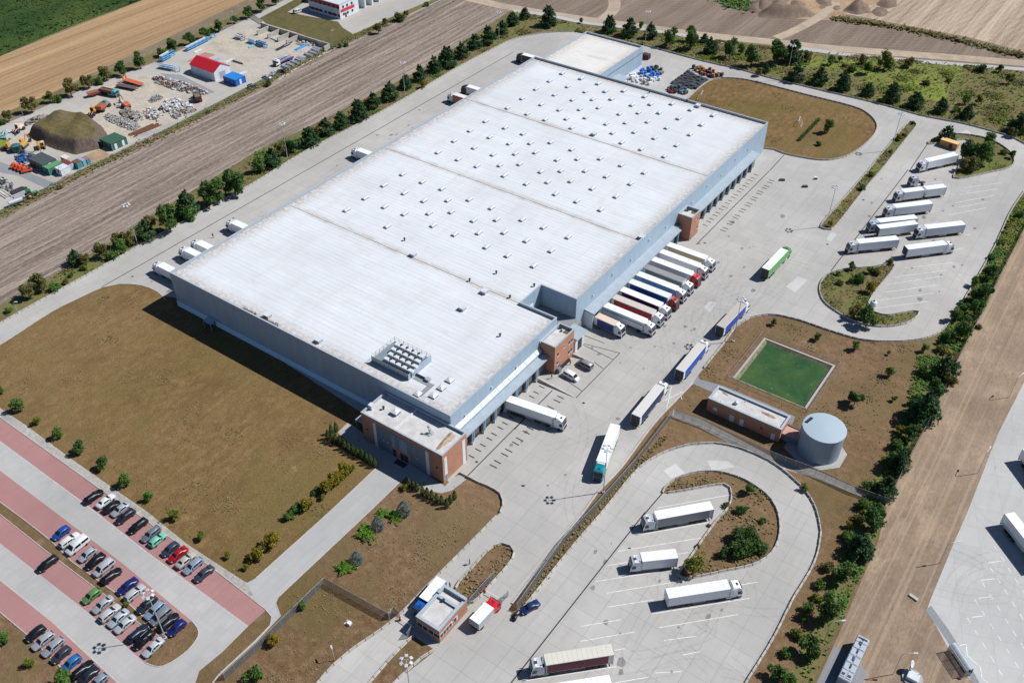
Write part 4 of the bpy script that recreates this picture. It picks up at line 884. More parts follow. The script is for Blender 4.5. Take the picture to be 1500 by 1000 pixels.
# far hall behind the warehouse
fh = thing('loading_hall', 'lower cream roofed hall behind the far end of the warehouse', 'hall', (0, 0, 0))
shell(fh, rect(-208.0, -179.6, 312.4, 351.5), 10.0, 9.3, MT['clad'], MT['roofw'], MT['coping'])
MB().box(-179.7, -179.53, 313, 351.4, 7.2, 7.6).build('fascia_groove', MT['claddark'], fh)
MB().box(-179.7, -179.5, 313, 351.4, 0, 1.6).builds('plinth', MT['plinth'], fh)
MB().loft([[(-179.5, 313.5, 5.0), (-174.5, 313.5, 4.6), (-174.5, 313.5, 4.75), (-179.5, 313.5, 5.2)], [(-179.5, 331, 5.0), (-174.5, 331, 4.6), (-174.5, 331, 4.75), (-179.5, 331, 5.2)]]).box(-174.8, -174.6, 313.7, 313.9, 0, 4.6).box(-174.8, -174.6, 322, 322.2, 0, 4.6).box(-174.8, -174.6, 330.6, 330.8, 0, 4.6).builds('canopy', MT['canopy'], fh)

# ------------------------------------------------------------------ gatehouse
gh = thing('gatehouse', 'small brick gatehouse with grey parapet between the two gate lanes', 'gatehouse', (0, 0, 0))
GX0, GX1, GY0, GY1 = -81.0, -74.95, 80.7, 90.0
_, gr = shell(gh, rect(GX0, GX1, GY0, 87.6), 4.15, 3.75, MT['brick'], MT['roofs'], MT['coping'], .6, cop=.1)
MB().loft([[(*p, 0) for p in rect(GX0 + .02, GX1 - .02, 87.62, GY1)], [(*p, 3.6) for p in rect(GX0 + .02, GX1 - .02, 87.62, GY1)]]).build('wall', MT['brick'], gh)
MB().box(GX0, GX1, 89.4, GY1 + .03, 3.62, 4.6).box(GX0, GX0 + .6, 87.64, 89.38, 3.62, 4.6).box(GX1 - .6, GX1, 87.64, 89.38, 3.62, 4.1).builds('coping', MT['coping'], gh)
MB().box(GX0 + .1, GX1 - .1, 87.66, 89.4, 3.55, 3.66).build('roof', MT['roofs'], gh)
MB().box(GX0 + .8, GX1 - .8, 87.45, 87.58, 3.76, 4.15).build('roof_ridge', MT['dome'], gr)
link('roof_vent', m_vt, gr).location = (-78.8, 87.0, 3.5)
for x0, x1, y0, y1, nm in ((GX0 + .15, GX1 - .1, GY0 - .05, GY0 + .1, 's'), (GX1 - .1, GX1 + .05, GY0 + .15, 84.9, 'e'), (GX1 - .1, GX1 + .05, 85.3, 86.6, 'e')):
    f = MB().box(x0, x1, y0, y1, 1.25, 2.75).build('window', MT['plinth'], gh); m = MB()
    if nm == 's':
        for k in range(4): a = x0 + .15 + k * 1.45; m.box(a, a + 1.3, y0 - .02, y0 + .05, 1.4, 2.62)
    else:
        k = 0
        while y0 + .1 + k * .95 + .8 < y1: a = y0 + .1 + k * .95; m.box(x1 - .05, x1 + .02, a, a + .8, 1.4, 2.62); k += 1
    m.build('pane', MT['glass'], f)
MB().box(GX0 - .03, GX1 + .03, GY0 - .03, GY0 + .2, 0, .25).build('base', MT['kerb'], gh)

# ------------------------------------------------------------------ pump house, tank and pond
ph = thing('pump_house', 'long low brick pump house with white roof beside the water tank', 'pump house', (0, 0, 0))
_, pr = shell(ph, rect(-61.2, -41.3, 174.0, 179.9), 4.3, 3.85, MT['brick'], MT['roofs'], MT['coping'], .5, cop=.1)
for x, w_, h in ((-58.9, 1.1, 1.0), (-54.2, 1.2, 2.1), (-51.5, 1.1, 2.1), (-43.0, 1.0, 2.0)): MB().box(x - w_ / 2, x + w_ / 2, 173.95, 174.1, 0 if h > 1.5 else 1.2, h if h > 1.5 else 2.2).build('door' if h > 1.5 else 'window', MT['cladpale'], ph)
MB().box(-46.6, -45.9, 173.93, 174.1, 1.7, 2.4).build('warning_sign', paint(190, 30, 40), ph)
MB().lathe([(.45, 3.84), (.45, 4.2), (.6, 4.3), (.5, 4.6), (.2, 4.75)], 12, 0, (-54.6, 176.6)).build('roof_vent', MT['dome'], pr)
for x, y in ((-60.3, 174.9), (-58.2, 174.9), (-50.2, 174.9), (-52.9, 178.8)): MB().cyl((x, y, 3.84), (x, y, 4.35), .1).build('roof_pipe', MT['steel'], pr)
blob(-46.2, 177.6, 2.3, .55, 3.855, MT['roofstain'], 'stain', pr, 7, R(-6)); blob(-58.6, 178.5, 1.0, .4, 3.855, MT['roofstain'], 'stain', pr, 8, R(-10))
MB().box(-41.28, -37.4, 175.2, 178.6, 0, 2.2, 0, 0, 1).box(-41.28, -37.4, 178.65, 178.8, 0, 2.5).build('link_wall', [MT['claddark'], plain('pink_paving', (.42, .26, .21), .9)], ph)
def tank_mats():
    M = Mat('tank_shell', .5, .0, .3); v = M.co(); o = M.sep(v); an = M.math('ARCTAN2', o[1], o[0])
    pv = M.math('LESS_THAN', M.math('FRACT', M.math('MULTIPLY', an, 24 / (2 * math.pi))), .05); ph_ = M.math('LESS_THAN', M.math('FRACT', M.math('MULTIPLY', o[2], 1 / 1.2)), .06)
    n = M.noise(v, .6, 4); c = M.mix(n, (.22, .275, .32), (.28, .335, .38)); c = M.mix(M.math('MULTIPLY', M.math('MAXIMUM', pv, ph_), .5), c, (.12, .15, .18)); M.bump(M.math('MAXIMUM', pv, ph_), -.3, .03)
    T_ = Mat('tank_roof', .55, .0, .3); v = T_.co(rot=R(18)); o = T_.sep(v); st = T_.math('FRACT', T_.math('MULTIPLY', o[0], 1 / .45)); s2 = T_.math('GREATER_THAN', st, .7)
    c2 = T_.mix(T_.math('MULTIPLY', s2, .5), (.30, .375, .43), (.44, .50, .545)); T_.bump(T_.math('SINE', T_.math('MULTIPLY', st, 6.283)), .4, .04)
    return M.out(c), T_.out(c2)
tk = thing('water_tank', 'round grey metal water tank with ribbed roof beside the pump house', 'tank', (-32.2, 177.0, 0))
tm, tr_ = tank_mats(); RT_ = 5.15
MB().lathe([(RT_, .16), (RT_, 7.8)], 64).build('shell', tm, tk)
MB().lathe([(RT_ + .12, 7.72), (RT_ + .12, 7.86), (RT_ - .05, 7.9), (.05, 8.06)], 64).build('roof', tr_, tk)
for i in range(4): MB().box(-4.6 + .15 * i, -3.9 + .15 * i, -.9 + i * .62, -.55 + i * .62, 7.9, 8.2 + .02 * i).build('vent', MT['dark'], tk)
MB().box(-.3, .3, -RT_ - .2, -RT_ - .12, .3, 7.9).build('ladder', MT['steel'], tk).rotation_euler = (0, 0, R(-70))
pad = [(-32.2 + 7.0 * math.cos(R(22.5 + 45 * i)), 177 + 7.0 * math.sin(R(22.5 + 45 * i))) for i in range(8)]
pad[3] = (-39.5, 179.3); pad[4] = (-39.5, 173)
mb = MB().prism(pad, 0, .14); o = mb.build('tank_pad', MT['gravel'], None); o['kind'] = 'structure'
MB().lathe([(6.2, .1), (6.2, .2)], 40, 0, (-32.2, 177)).build('tank_pad', MT['path'], None)['kind'] = 'structure'
# pond
PD = POND
def water_mat():
    M = Mat('pond_water', .10, 0, .5); v = M.co(); n = M.noise(v, .10, 5, .65, .6); f = M.noise(v, 3, 2); e = M.noise(v, .5, 4, .7)
    c = M.mix(M.ramp(n, [(.35, 0.0), (.65, 1.0)]), (.018, .064, .020), (.056, .105, .030)); c = M.mix(M.math('MULTIPLY', M.ramp(e, [(.55, 0.0), (.75, 1.0)]), .35), c, (.11, .115, .045))
    M.bump(f, .06, .04); return M.out(c)
bank_m = plain('mossy_bank', (.16, .15, .085), .9, var=.45, scale=.9, bump=.3)
mb = MB(); io = off(PD, .95)
for i in range(4):
    j = (i + 1) % 4; mb.quad((*PD[i], 0), (*PD[j], 0), (*io[j], -.85), (*io[i], -.85))
mb.build('pond_bank', bank_m)['kind'] = 'structure'
sheet('pond_water', off(PD, .78), water_mat(), -.7)
mb = MB(); oo = off(PD, -.55)
for i in range(4):
    j = (i + 1) % 4; P = [oo[i], oo[j], PD[j], PD[i]]; h = .22 if i in (1, 3) else .08
    mb.loft([[(*p, -.1) for p in P], [(*p, h) for p in P]], 0 if i in (1, 3, 2) else 1, True)
mb.build('pond_rim', [MT['path'], bank_m], None)['kind'] = 'structure'
mb = MB(); r = random.Random(5)
for k in range(12):
    x, y = r.choice([r.uniform(-58, -43), r.gauss(-46, 1.5)]), r.uniform(191.6, 208); s = r.uniform(.06, .22); P = []
    for i in range(6): a = i * 1.047; P.append((x + s * math.cos(a) * r.uniform(.6, 1.6), y + s * math.sin(a) * r.uniform(.5, 1.1), -.692))
    mb.add(P, [tuple(range(6))])
tag(mb.build('floating_leaves', plain('dead_leaves', (.20, .18, .08), .8)), 'yellowed leaves floating on the green pond', 'leaves', None, 'stuff')

# ------------------------------------------------------------------ neighbour's buildings
rs = thing('red_roof_shed', 'grey shed with red pitched roof in the neighbouring yard', 'shed', (-327.6, 240.4, 0))
mb = MB(); mb.loft([[(-7.5, -4.3, 0), (7.5, -4.3, 0), (7.5, 4.3, 0), (-7.5, 4.3, 0)], [(-7.5, -4.3, 4), (7.5, -4.3, 4), (7.5, 4.3, 4), (-7.5, 4.3, 4)]], 0, False)
mb.add([(-7.5, -4.3, 4), (-7.5, 4.3, 4), (-7.5, 0, 6.4), (7.5, -4.3, 4), (7.5, 4.3, 4), (7.5, 0, 6.4)], [(0, 2, 1), (3, 4, 5)]); mb.build('wall', MT['cladpale'], rs)
mb = MB()
for s in (-1, 1): mb.loft([[(-7.7, s * 4.6, 3.85), (-7.7, 0, 6.42), (-7.7, 0, 6.56), (-7.7, s * 4.6, 4.0)][::s], [(7.7, s * 4.6, 3.85), (7.7, 0, 6.42), (7.7, 0, 6.56), (7.7, s * 4.6, 4.0)][::s]])
mb.build('roof', paint(196, 22, 40, .6), rs)
MB().box(7.45, 7.55, -1.6, 1.6, 0, 3.2).build('door', MT['steel'], rs)
def cabin(name, label, x0, x1, y0, y1, h, wallc, roofc, trimc=None, doors=1, cat='cabin'):
    cb = thing(name, label, cat, ((x0 + x1) / 2, (y0 + y1) / 2, 0)); a, b = (x1 - x0) / 2, (y1 - y0) / 2
    mb = MB(); mb.box(-a, a, -b, b, .15, h - .2); mb.box(-a + .1, a - .1, -b + .1, b - .1, 0, .15); mb.build('wall', wallc, cb)
    mb = MB(); mb.box(-a - .08, a + .08, -b - .08, b + .08, h - .2, h)
    k = 0
    while -a + .8 + k * 1.6 < a: mb.box(-a + .8 + k * 1.6, -a + .88 + k * 1.6, -b, b, h, h + .05); k += 1
    mb.build('roof', roofc, cb)
    if trimc:
        mb = MB()
        for x in (-a, a):
            for y in (-b, b): mb.box(x - .1, x + .1, y - .1, y + .1, 0, h - .21)
        mb.builds('corner_post', trimc, cb)
    for k in range(doors): y = -b + (k + .5) * 2 * b / max(1, doors); MB().box(a - .05, a + .04, y - .5, y + .5, .2, h - .55).build('door', MT['plinth'], cb)
    for k in range(max(1, int(a))): x = -a + (k + .5) * 2 * a / max(1, int(a)); MB().box(x - .45, x + .45, -b - .03, -b + .05, 1.0, min(h - .5, 2.0)).builds('window', MT['glass'], cb)
    return cb
teal = paint(70, 160, 170); dkgreen = paint(52, 92, 72, .7); blu = paint(20, 100, 190, .5)
cabin('site_cabin', 'bright blue ribbed site cabin next to the red roofed shed', -316.6, -309.2, 237.8, 243.1, 2.9, blu, paint(40, 125, 200, .5), paint(15, 80, 160))
cabin('site_cabin', 'green ribbed office cabin below the overgrown soil mound', -311.2, -304.3, 172.9, 179.5, 2.9, paint(62, 104, 88, .6), dkgreen, teal, 2)
cabin('yard_office', 'dark roofed yard office with green walls beside the orange vehicles', -319.0, -310.4, 148.4, 153.9, 3.4, paint(70, 110, 95, .6), paint(70, 76, 78, .8), teal, 1, 'office')
cabin('site_cabin', 'low green roofed cabin joined to the dark roofed yard office', -310.2, -307.3, 148.5, 154.2, 2.7, paint(66, 118, 96, .6), paint(95, 145, 105, .6), teal)
cabin('site_cabin', 'small white cabin with blue doors between the green roof and containers', -306.6, -303.2, 150.6, 154.1, 2.6, MT['plinth'], MT['dome'], None, 1)
def container(label, x0, x1, y0, y1, h, wc, rc, name='container'):
    cb = thing(name, label, 'container', ((x0 + x1) / 2, (y0 + y1) / 2, 0)); a, b = (x1 - x0) / 2, (y1 - y0) / 2; mb = MB(); mb.box(-a, a, -b, b, .1, h - .05)
    n = int(2 * a / .4)
    for k in range(n): x = -a + (k + .25) * 2 * a / n; mb.box(x, x + .2, -b - .05, b + .05, .25, h - .2)
    mb.build('body', wc, cb)
    MB().box(-a - .02, a + .02, -b - .06, b + .06, h - .05, h + .03).build('roof', rc, cb)
    m = MB(); m.box(a, a + .05, -b + .05, -.03, .2, h - .1).box(a, a + .05, .03, b - .05, .2, h - .1); m.builds('door', wc, cb)
    MB().cyl((a + .08, -.3, .2), (a + .08, -.3, h - .2), .03).cyl((a + .08, .3, .2), (a + .08, .3, h - .2), .03).builds('lock_bar', MT['steel'], cb); return cb
container('pale container with rusty red roof at the near end of its row', -308.8, -304.4, 154.6, 156.5, 2.5, paint(190, 200, 205, .6), paint(120, 45, 55, .8))
container('turquoise container with rust stained roof in the container row', -306.0, -302.8, 157.0, 159.0, 2.4, teal, paint(110, 75, 65, .8))
container('pale blue container with grey roof in the container row', -306.2, -302.8, 159.3, 160.6, 2.4, paint(150, 185, 200, .6), paint(150, 155, 175, .8))
container('turquoise container with brown roof at the far end of its row', -305.6, -302.7, 160.9, 162.4, 2.3, teal, paint(150, 110, 105, .8))
container('white topped container with cream roof behind the rusty red roof', -312.4, -309.2, 156.7, 158.6, 2.4, paint(200, 205, 190, .6), paint(215, 205, 180, .8))
wc = thing('timber_container', 'tan timber box container at the tip of the tree island', 'container', (*t('4', 1058, 862), 0), R(-6)); mb = MB(); mb.box(-3.2, 3.2, -1.25, 1.25, .1, 2.5)
for k in range(12): x = -3.1 + k * .55; mb.box(x, x + .1, -1.3, 1.3, .1, 2.4)
mb.build('body', paint(196, 150, 88, .7), wc); MB().box(-3.25, 3.25, -1.32, 1.32, 2.5, 2.6).build('roof', paint(226, 184, 120, .7), wc); MB().box(.3, 1.5, -1.34, -1.29, .5, 2.0).build('vent', MT['dark'], wc)

rw = thing('works_building', 'two storey white building with red panels at the top edge', 'building', (0, 0, 0)); bx0, bx1, by0, by1, bh = -346.0, -325.4, 318.2, 330.4, 6.9
shell(rw, rect(bx0, bx1, by0, by1), bh, bh - .4, MT['plinth'], MT['dome'], MT['coping'], .25)
MB().box(bx0 - .05, bx1 + .06, by0 - .06, by0 + .1, 4.9, 6.7).box(bx1 - .1, bx1 + .06, by0 + .6, by1 - 2.0, 2.9, 4.4).box(bx0, bx0 + 9, by0 - .05, by0 + .1, 1.0, 2.2).box(bx1 - 8, bx1 - 2, by0 - .05, by0 + .1, 1.0, 2.2).builds('red_panel', paint(205, 60, 75, .5), rw)
for k in range(7): x = bx0 + 1.6 + k * 2.9; MB().box(x, x + 1.5, by0 - .09, by0 + .1, 4.9, 6.0).box(x, x + 1.5, by0 - .09, by0 + .1, 1.0, 2.2).builds('window', MT['glass'], rw)
for y in (320.2, 323.0, 326.2): MB().box(bx1 - .1, bx1 + .09, y, y + 1.1, 4.7, 5.9).box(bx1 - .1, bx1 + .09, y, y + 1.1, 1.2, 2.4).builds('window', MT['glass'], rw)
MB().box(bx1 - .1, bx1 + .1, 321.6, 322.6, 0, 2.2).build('door', MT['glass'], rw)
gb = thing('garage_block', 'white garage bays with dark open doors beside the red panelled building', 'garage', (0, 0, 0)); MB().box(-348, -329.0, 330.6, 352, 0, 6.6, 0, 0, 1).build('wall', [MT['plinth'], MT['dome']], gb)
for k in range(4): MB().box(-329.0, -325.6, 330.6 + k * 5.2, 331.6 + k * 5.2, 0, 6.4).build('pier', MT['cladpale'], gb); MB().box(-329.1, -328.92, 332.2 + k * 5.2, 335.2 + k * 5.2, 0, 4.6).build('garage_door', MT['dark'] if k != 1 else paint(190, 40, 60), gb)
# concrete bay walls and stores
bw = thing('bay_walls', 'grey concrete storage bays along the edge of the neighbouring yard', 'wall', (0, 0, 0)); mb = MB(); mb.box(-349, -304.8, 289.0, 289.6, 0, 2.4)
for x in (-343.5, -336.5, -330.0, -324.5): mb.box(x, x + .5, 281.5, 288.98, 0, 2.2)
mb.box(-305.3, -304.8, 286.0, 288.98, 0, 2.2); mb.build('wall', plain('weathered_concrete', (.36, .34, .29), .9, var=.3), bw)

# ------------------------------------------------------------------ small structures on the right
sh = thing('bus_shelter', 'glazed bus shelter with curved roof beside the grey footpath', 'bus shelter', (12.6, 136.9, 0), R(-42))
MB().box(-2.9, 2.9, .7, .78, .1, 2.3).box(-2.9, -2.82, -.7, .7, .1, 2.3).box(2.82, 2.9, -.7, .7, .1, 2.3).build('glass_wall', MT['clear'], sh)
rings = [];
for k in range(9): a = R(150 - k * 15); rings.append([(-3.0, 1.1 * math.cos(a), 1.75 + .95 * math.sin(a)), (3.0, 1.1 * math.cos(a), 1.75 + .95 * math.sin(a))])
MB().loft(rings, 0, False, True, None, False).build('roof', MT['clear'], sh)
fr = MB()
for x in (-2.9, -1, 1, 2.9):
    fr.cyl((x, .74, 0), (x, .74, 2.3), .05, .05, 6); fr.cyl((x, -.8, 0), (x, -.8, 2.4), .05, .05, 6)
fr.cyl((-3, .74, 2.3), (3, .74, 2.3), .06, .06, 6).cyl((-3, -.9, 2.45), (3, -.9, 2.45), .06, .06, 6); fr.build('frame', MT['steel'], sh)
MB().box(-2.2, 2.2, .25, .6, .4, .48).box(-2, -1.9, .3, .55, 0, .4).box(1.9, 2.0, .3, .55, 0, .4).build('bench', MT['wood'], sh)
bs = thing('bus_stop_sign', 'dark bus stop sign on a pole beside the shelter', 'sign', (*t('h', 1168, 965), 0)); MB().cyl((0, 0, 0), (0, 0, 2.5), .05).build('pole', MT['steel'], bs); MB().box(-.3, .3, -.04, .04, 1.8, 2.5).build('sign_plate', MT['dark'], bs)
ds = thing('satellite_station', 'white dish unit on a round concrete base in the straw', 'dish', (*t('h', 845, 972), 0)); MB().lathe([(2.0, 0), (2.0, .3)], 20).build('base', MT['path'], ds)
MB().box(-1.1, 1.1, -1.1, .9, .3, 1.2, 0, .08).build('cabinet', MT['dome'], ds); MB().lathe([(.05, 0), (.5, .08), (.85, .3), (.9, .34), (.5, .16), (.05, .1)], 16).xf(Matrix.Translation((-1.2, 1.5, 1.9)) @ Matrix.Rotation(R(60), 4, 'Y')).build('dish', MT['dome'], ds)
MB().cyl((-1.0, 1.3, .3), (-1.2, 1.5, 1.9), .1).cyl((1.0, .9, .3), (1.0, .9, 1.9), .06).build('mast', MT['steel'], ds)
MB().box(-1.0, 1.0, -.35, .35, 0, .35).build('concrete_block', MT['barrier']).location = (*t('h', 852, 500), 0)
tag(bpy.data.objects['concrete_block'], 'pale concrete slab lying in the straw near the apron', 'block'); bpy.data.objects['concrete_block'].rotation_euler = (0, 0, R(-15))
# ------------------------------------------------------------------ concrete barrier blocks
def barrier_mb(L=2.0):
    pr = [(-.24, 0), (.24, 0), (.24, .12), (.13, .26), (.10, .56), (-.10, .56), (-.13, .26), (-.24, .12)]
    return MB().loft([[(x, y, z) for y, z in pr] for x in (0.07, L - .07)], 0)
BL = []
def run(pts, label, group):
    P = resample(pts, 2.0)
    for a, b in zip(P, P[1:]): BL.append((a, math.atan2(b[1] - a[1], b[0] - a[0]), label, group))
run(W_EDGE, 'pale concrete barrier block edging the tree verge along the north west road', 'barrier blocks by the north west road')
run(NE_EDGE, 'concrete barrier block with shaded face along the far north east road', 'barrier blocks by the north east road')
run(E_EDGE, 'concrete barrier block around the truck park with white trailers and above the pond', 'barrier blocks round the east truck park')
run(LOT_EDGE, 'concrete barrier block round the outer bend of the loop road below the tank', 'barrier blocks round the loop road')
run(LANE_L, 'concrete barrier block along the grass on the left of the gatehouse lane', 'barrier blocks left of the gate lane')
run(GRASS_C, 'concrete barrier block round the grass corner by the brick office', 'barrier blocks by the brick office')
run(gp((606, 930), (575, 960), (541, 1000), (505, 1045)), 'concrete barrier block on the left of the brown strip below the gatehouse', 'barrier blocks left of the brown strip')
run(gp((640, 949), (615, 965), (577, 1000), (545, 1035)), 'concrete barrier block on the right of the brown strip below the gatehouse', 'barrier blocks right of the brown strip')
for nm, lb in (('gate_island', 'concrete barrier block round the slim grass island above the gatehouse'), ('loop_island', 'concrete barrier block round the grass island inside the loop road'),
               ('lamp_island', 'concrete barrier block round the narrow island with a light mast'), ('tree_island', 'concrete barrier block round the tree island by the timber container'), ('bulb_island', 'concrete barrier block round the bulb shaped weedy island')):
    run(ISL[nm] + ISL[nm][:1], lb, lb.replace('concrete barrier block', 'barrier blocks'))
run(ISL['north_meadow'], 'concrete barrier block round the brown meadow beside the far dock', 'barrier blocks round the brown meadow')
BL.sort(key=lambda q: (Vector((q[0][0], q[0][1], 0)) - Vector((0, 0, CAM_H))).length)
m_bar = barrier_mb().mesh('concrete_barrier', MT['barrier']); rest = MB()
vis = [q for q in BL]
for i, (a, rz, lb, gr_) in enumerate(vis):
    if i < 300:
        o = link('concrete_barrier', m_bar); o.location = (a[0], a[1], .02); o.rotation_euler = (0, 0, rz + rnd.uniform(-.02, .02)); tag(o, lb, 'barrier', gr_)
    else:
        s = barrier_mb(); M_ = Matrix.Translation((a[0], a[1], .02)) @ Matrix.Rotation(rz + rnd.uniform(-.02, .02), 4, 'Z'); s.xf(M_); rest.add(s.v, s.f)
tag(rest.build('concrete_barriers', MT['barrier']), 'long runs of concrete barrier blocks along the farther road edges', 'barriers', None, 'stuff')
def kerb(pts, name='kerb', wd=.16, h=.12, m='kerb', closed=False):
    L = pts + (pts[:1] if closed else []); A, B = [], []
    for i, p in enumerate(L):
        a = Vector(L[max(0, i - 1)]); b = Vector(L[min(len(L) - 1, i + 1)]); d = (b - a)
        d = d.normalized() if d.length > 1e-6 else Vector((1, 0)); q = Vector((-d.y, d.x)) * wd / 2; A.append(Vector(p) + q); B.append(Vector(p) - q)
    o = MB().loft([[(A[i].x, A[i].y, 0), (B[i].x, B[i].y, 0), (B[i].x, B[i].y, h), (A[i].x, A[i].y, h)] for i in range(len(L))], 0).build(name, MT[m]); o['kind'] = 'structure'
kerb(W_LOT); kerb(DIV_EDGE, wd=.4, h=.3)
kerb(gp((0, 753), (15, 765), (72, 810), (155, 872), (207, 915), (240, 936))); kerb(gp((0, 735), (37, 762), (75, 792), (105, 822), (175, 872), (240, 930)))
kerb(spline(gp((281, 909), (289, 919), (290, 932), (275, 952), (250, 970), (232, 976), (212, 970)), 1)); kerb(gp((-80, 555), (0, 611), (155, 722), (197, 750), (312, 832), (389, 892), (398, 903), (396, 915), (375, 937), (320, 988), (311, 1000), (255, 1060)))
kerb(gp((-80, 830), (0, 896), (37, 927), (110, 997), (185, 1060)), h=.1); kerb(gp((550, 686), (482, 750), (375, 846)), h=.06); kerb(gp((595, 697), (540, 750), (407, 875), (404, 883), (411, 902)), h=.06)

# ------------------------------------------------------------------ fences and gates
def fence(name, label, pts, h=2.3, step=2.5, mm='mesh', cat='fence'):
    f = thing(name, label, cat, (pts[0][0], pts[0][1], 0)); ox, oy = pts[0]; P = [(x - ox, y - oy) for x, y in pts]; mb = MB()
    for a, b in zip(P, P[1:]): mb.quad((*a, .05), (*b, .05), (*b, h), (*a, h))
    mb.build('mesh_panel', MT[mm], f); m = MB().cyl((0, 0, 0), (0, 0, h + .1), .04, .04, 6).mesh('post', MT['steel']); Q = resample(P, step)[:100]
    for p in Q: link('post', m, f).location = (p[0], p[1], 0)
    rl_ = MB()
    for a, b in zip(P, P[1:]): rl_.cyl((*a, h), (*b, h), .025, .025, 4)
    rl_.build('top_rail', MT['steel'], f)
    return f
fence('mesh_fence', 'grey mesh fence turning a corner in the grass left of the gatehouse', gp((330, 995), (375, 954), (476, 855), (570, 907)))
fence('mesh_fence', 'grey mesh fence along the strip between the truck yard and the loop road', gp((757, 893), (825, 796), (868, 751), (930, 681), (986, 608)))
fence('mesh_fence', 'grey mesh fence below the pump house and the water tank', gp((987, 609), (1030, 624), (1132, 672), (1195, 696), (1250, 722), (1299, 739)))
fence('mesh_fence', 'long grey mesh fence between the dark shrubs and the straw strip', gp((1300, 737), (1325, 685), (1365, 610), (1387, 560), (1417, 500), (1437, 462), (1457, 420), (1500, 337), (1555, 260)), 2.2)
fence('mesh_fence', 'low thin mesh fence round the green pond', [(-62, 188.2), (-39.2, 188.2), (-39.2, 211.5), (-62, 211.5), (-62, 188.2)], 1.2, 3, 'wire')
fence('mesh_fence', 'thin wire fence between the neighbouring yard and the grey stubble', gp((0, 314), (140, 243), (250, 191), (375, 127), (482, 70)), 1.8, 4, 'wire')
fence('mesh_fence', 'short grey mesh fence beside the red and white gate boom', gp((687, 886), (708, 862), (724, 845)), 2.2)
fence('mesh_fence', 'short grey mesh fence at the outer end of the left gate lane', gp((570, 907), (577, 897), (586, 904)), 2.2)
gd = fence('sliding_gate', 'grey mesh gate leaf standing open below the gatehouse', gp((597, 935), (608, 918)), 2.2, 1.2, cat='gate')
gd = fence('sliding_gate', 'grey mesh gate leaf standing open at the right gate lane', gp((727, 890), (745, 872)), 2.0, 1.2, cat='gate')
def boom(label, a, b):
    o = thing('gate_boom', label, 'boom gate', (*a, 0), math.atan2(b[1] - a[1], b[0] - a[0])); L = (Vector(b) - Vector(a)).length
    MB().box(-.22, .22, -.18, .18, 0, 1.15, 0, .03).build('drive_box', paint(190, 40, 40), o); m = MB(); k = 0
    while k * .8 < L: m.box(.1 + k * .8, min(L, .1 + k * .8 + .8), -.05, .05, .9, 1.02, 0 if k % 2 == 0 else 0); k += 1
    m.build('boom_arm', MT['white'], o); MB().cyl((L - .1, 0, 0), (L - .1, 0, .9), .04).build('rest_post', MT['steel'], o)
boom('white gate boom across the right lane by the red truck', t('f', 1340, 470), t('f', 1445, 530)); boom('white gate boom across the left lane below the gatehouse', t('f', 845, 632), t('f', 930, 690))

# ------------------------------------------------------------------ light masts and street lamps
def mast_meshes():
    pole = MB().cyl((0, 0, .3), (0, 0, 15.0), .13, .07, 10).box(-.35, .35, -.35, .35, 0, .32).mesh('pole', MT['steel'])
    rg = MB(); n = 20
    for i in range(n):
        a, b = 2 * math.pi * i / n, 2 * math.pi * (i + 1) / n; rg.cyl((.85 * math.cos(a), .85 * math.sin(a), 15.0), (.85 * math.cos(b), .85 * math.sin(b), 15.0), .05, .05, 5)
    for i in range(3): a = 2 * math.pi * i / 3; rg.cyl((0, 0, 15.05), (.85 * math.cos(a), .85 * math.sin(a), 15.0), .04, .04, 5)
    return pole, rg.mesh('lamp_ring', MT['steel']), MB().box(-.28, .38, -.3, .3, -.18, .1, 0, .05).mesh('floodlight', MT['lamp'])
PM, RM, FM = mast_meshes()
def mast(x, y, label, n=6, h=15.0):
    o = thing('light_mast', label, 'light mast', (*g(x, y), 0), rnd.uniform(0, 6), None, (1, 1, h / 15.0)); link('pole', PM, o); r_ = link('lamp_ring', RM, o)
    for i in range(n):
        a = 2 * math.pi * i / n; l = link('floodlight', FM, o); l.location = (1.0 * math.cos(a), 1.0 * math.sin(a), 15.0); l.rotation_euler = (0, R(18), a)
for x, y, lb in ((242.5, 934, 'tall light mast rising among the parked cars'), (883.75, 721, 'tall light mast beside the teal cabbed truck'), (1074, 500, 'tall light mast at the edge by the blue sided truck above the pond'), (1210, 332, 'tall light mast at the tip of the narrow island'),
                 (1305, 221, 'tall light mast at the far end of the narrow island'), (945, 65, 'tall light mast behind the far loading hall'), (1152, 117, 'tall light mast among pines on the far north east edge'), (422, 236, 'tall light mast among the pines left of the warehouse'),
                 (593.5, 143, 'tall light mast in the pine row beside the grey stubble'), (731, 66, 'tall light mast at the top end of the pine row'), (202, 359, 'tall light mast among bushes at the lower end of the west road'), (603, 1030, 'light mast with its head at the bottom edge of the picture')): mast(x, y, lb)
def lamp_post(x, y, h, arm, az, label, m='steel'):
    o = thing('street_lamp', label, 'street lamp', (*g(x, y), 0), az); pts = [(0, 0, 0), (0, 0, h * .9)] + [(arm * (1 - math.cos(a)) * .5, 0, h * .9 + h * .1 * math.sin(a)) for a in (R(30), R(60), R(90))] + [(arm, 0, h)]
    MB().tube(pts, .07, 6).build('pole', MT[m], o); MB().box(arm - .15, arm + .75, -.18, .18, h - .14, h + .06, 0, .05).build('lamp_head', MT['lamp'], o)
az = math.atan2(RT.y, RT.x)
lamp_post(1376, 825, 7, 2.2, az + .2, 'bent arm street lamp on the edge of the straw nearest the parked trailer'); lamp_post(1432, 693, 7, 2.2, az + .9, 'bent arm street lamp standing at the middle of the apron edge'); lamp_post(1478, 582, 7, 2.2, az + .7, 'bent arm street lamp farthest up the apron edge')
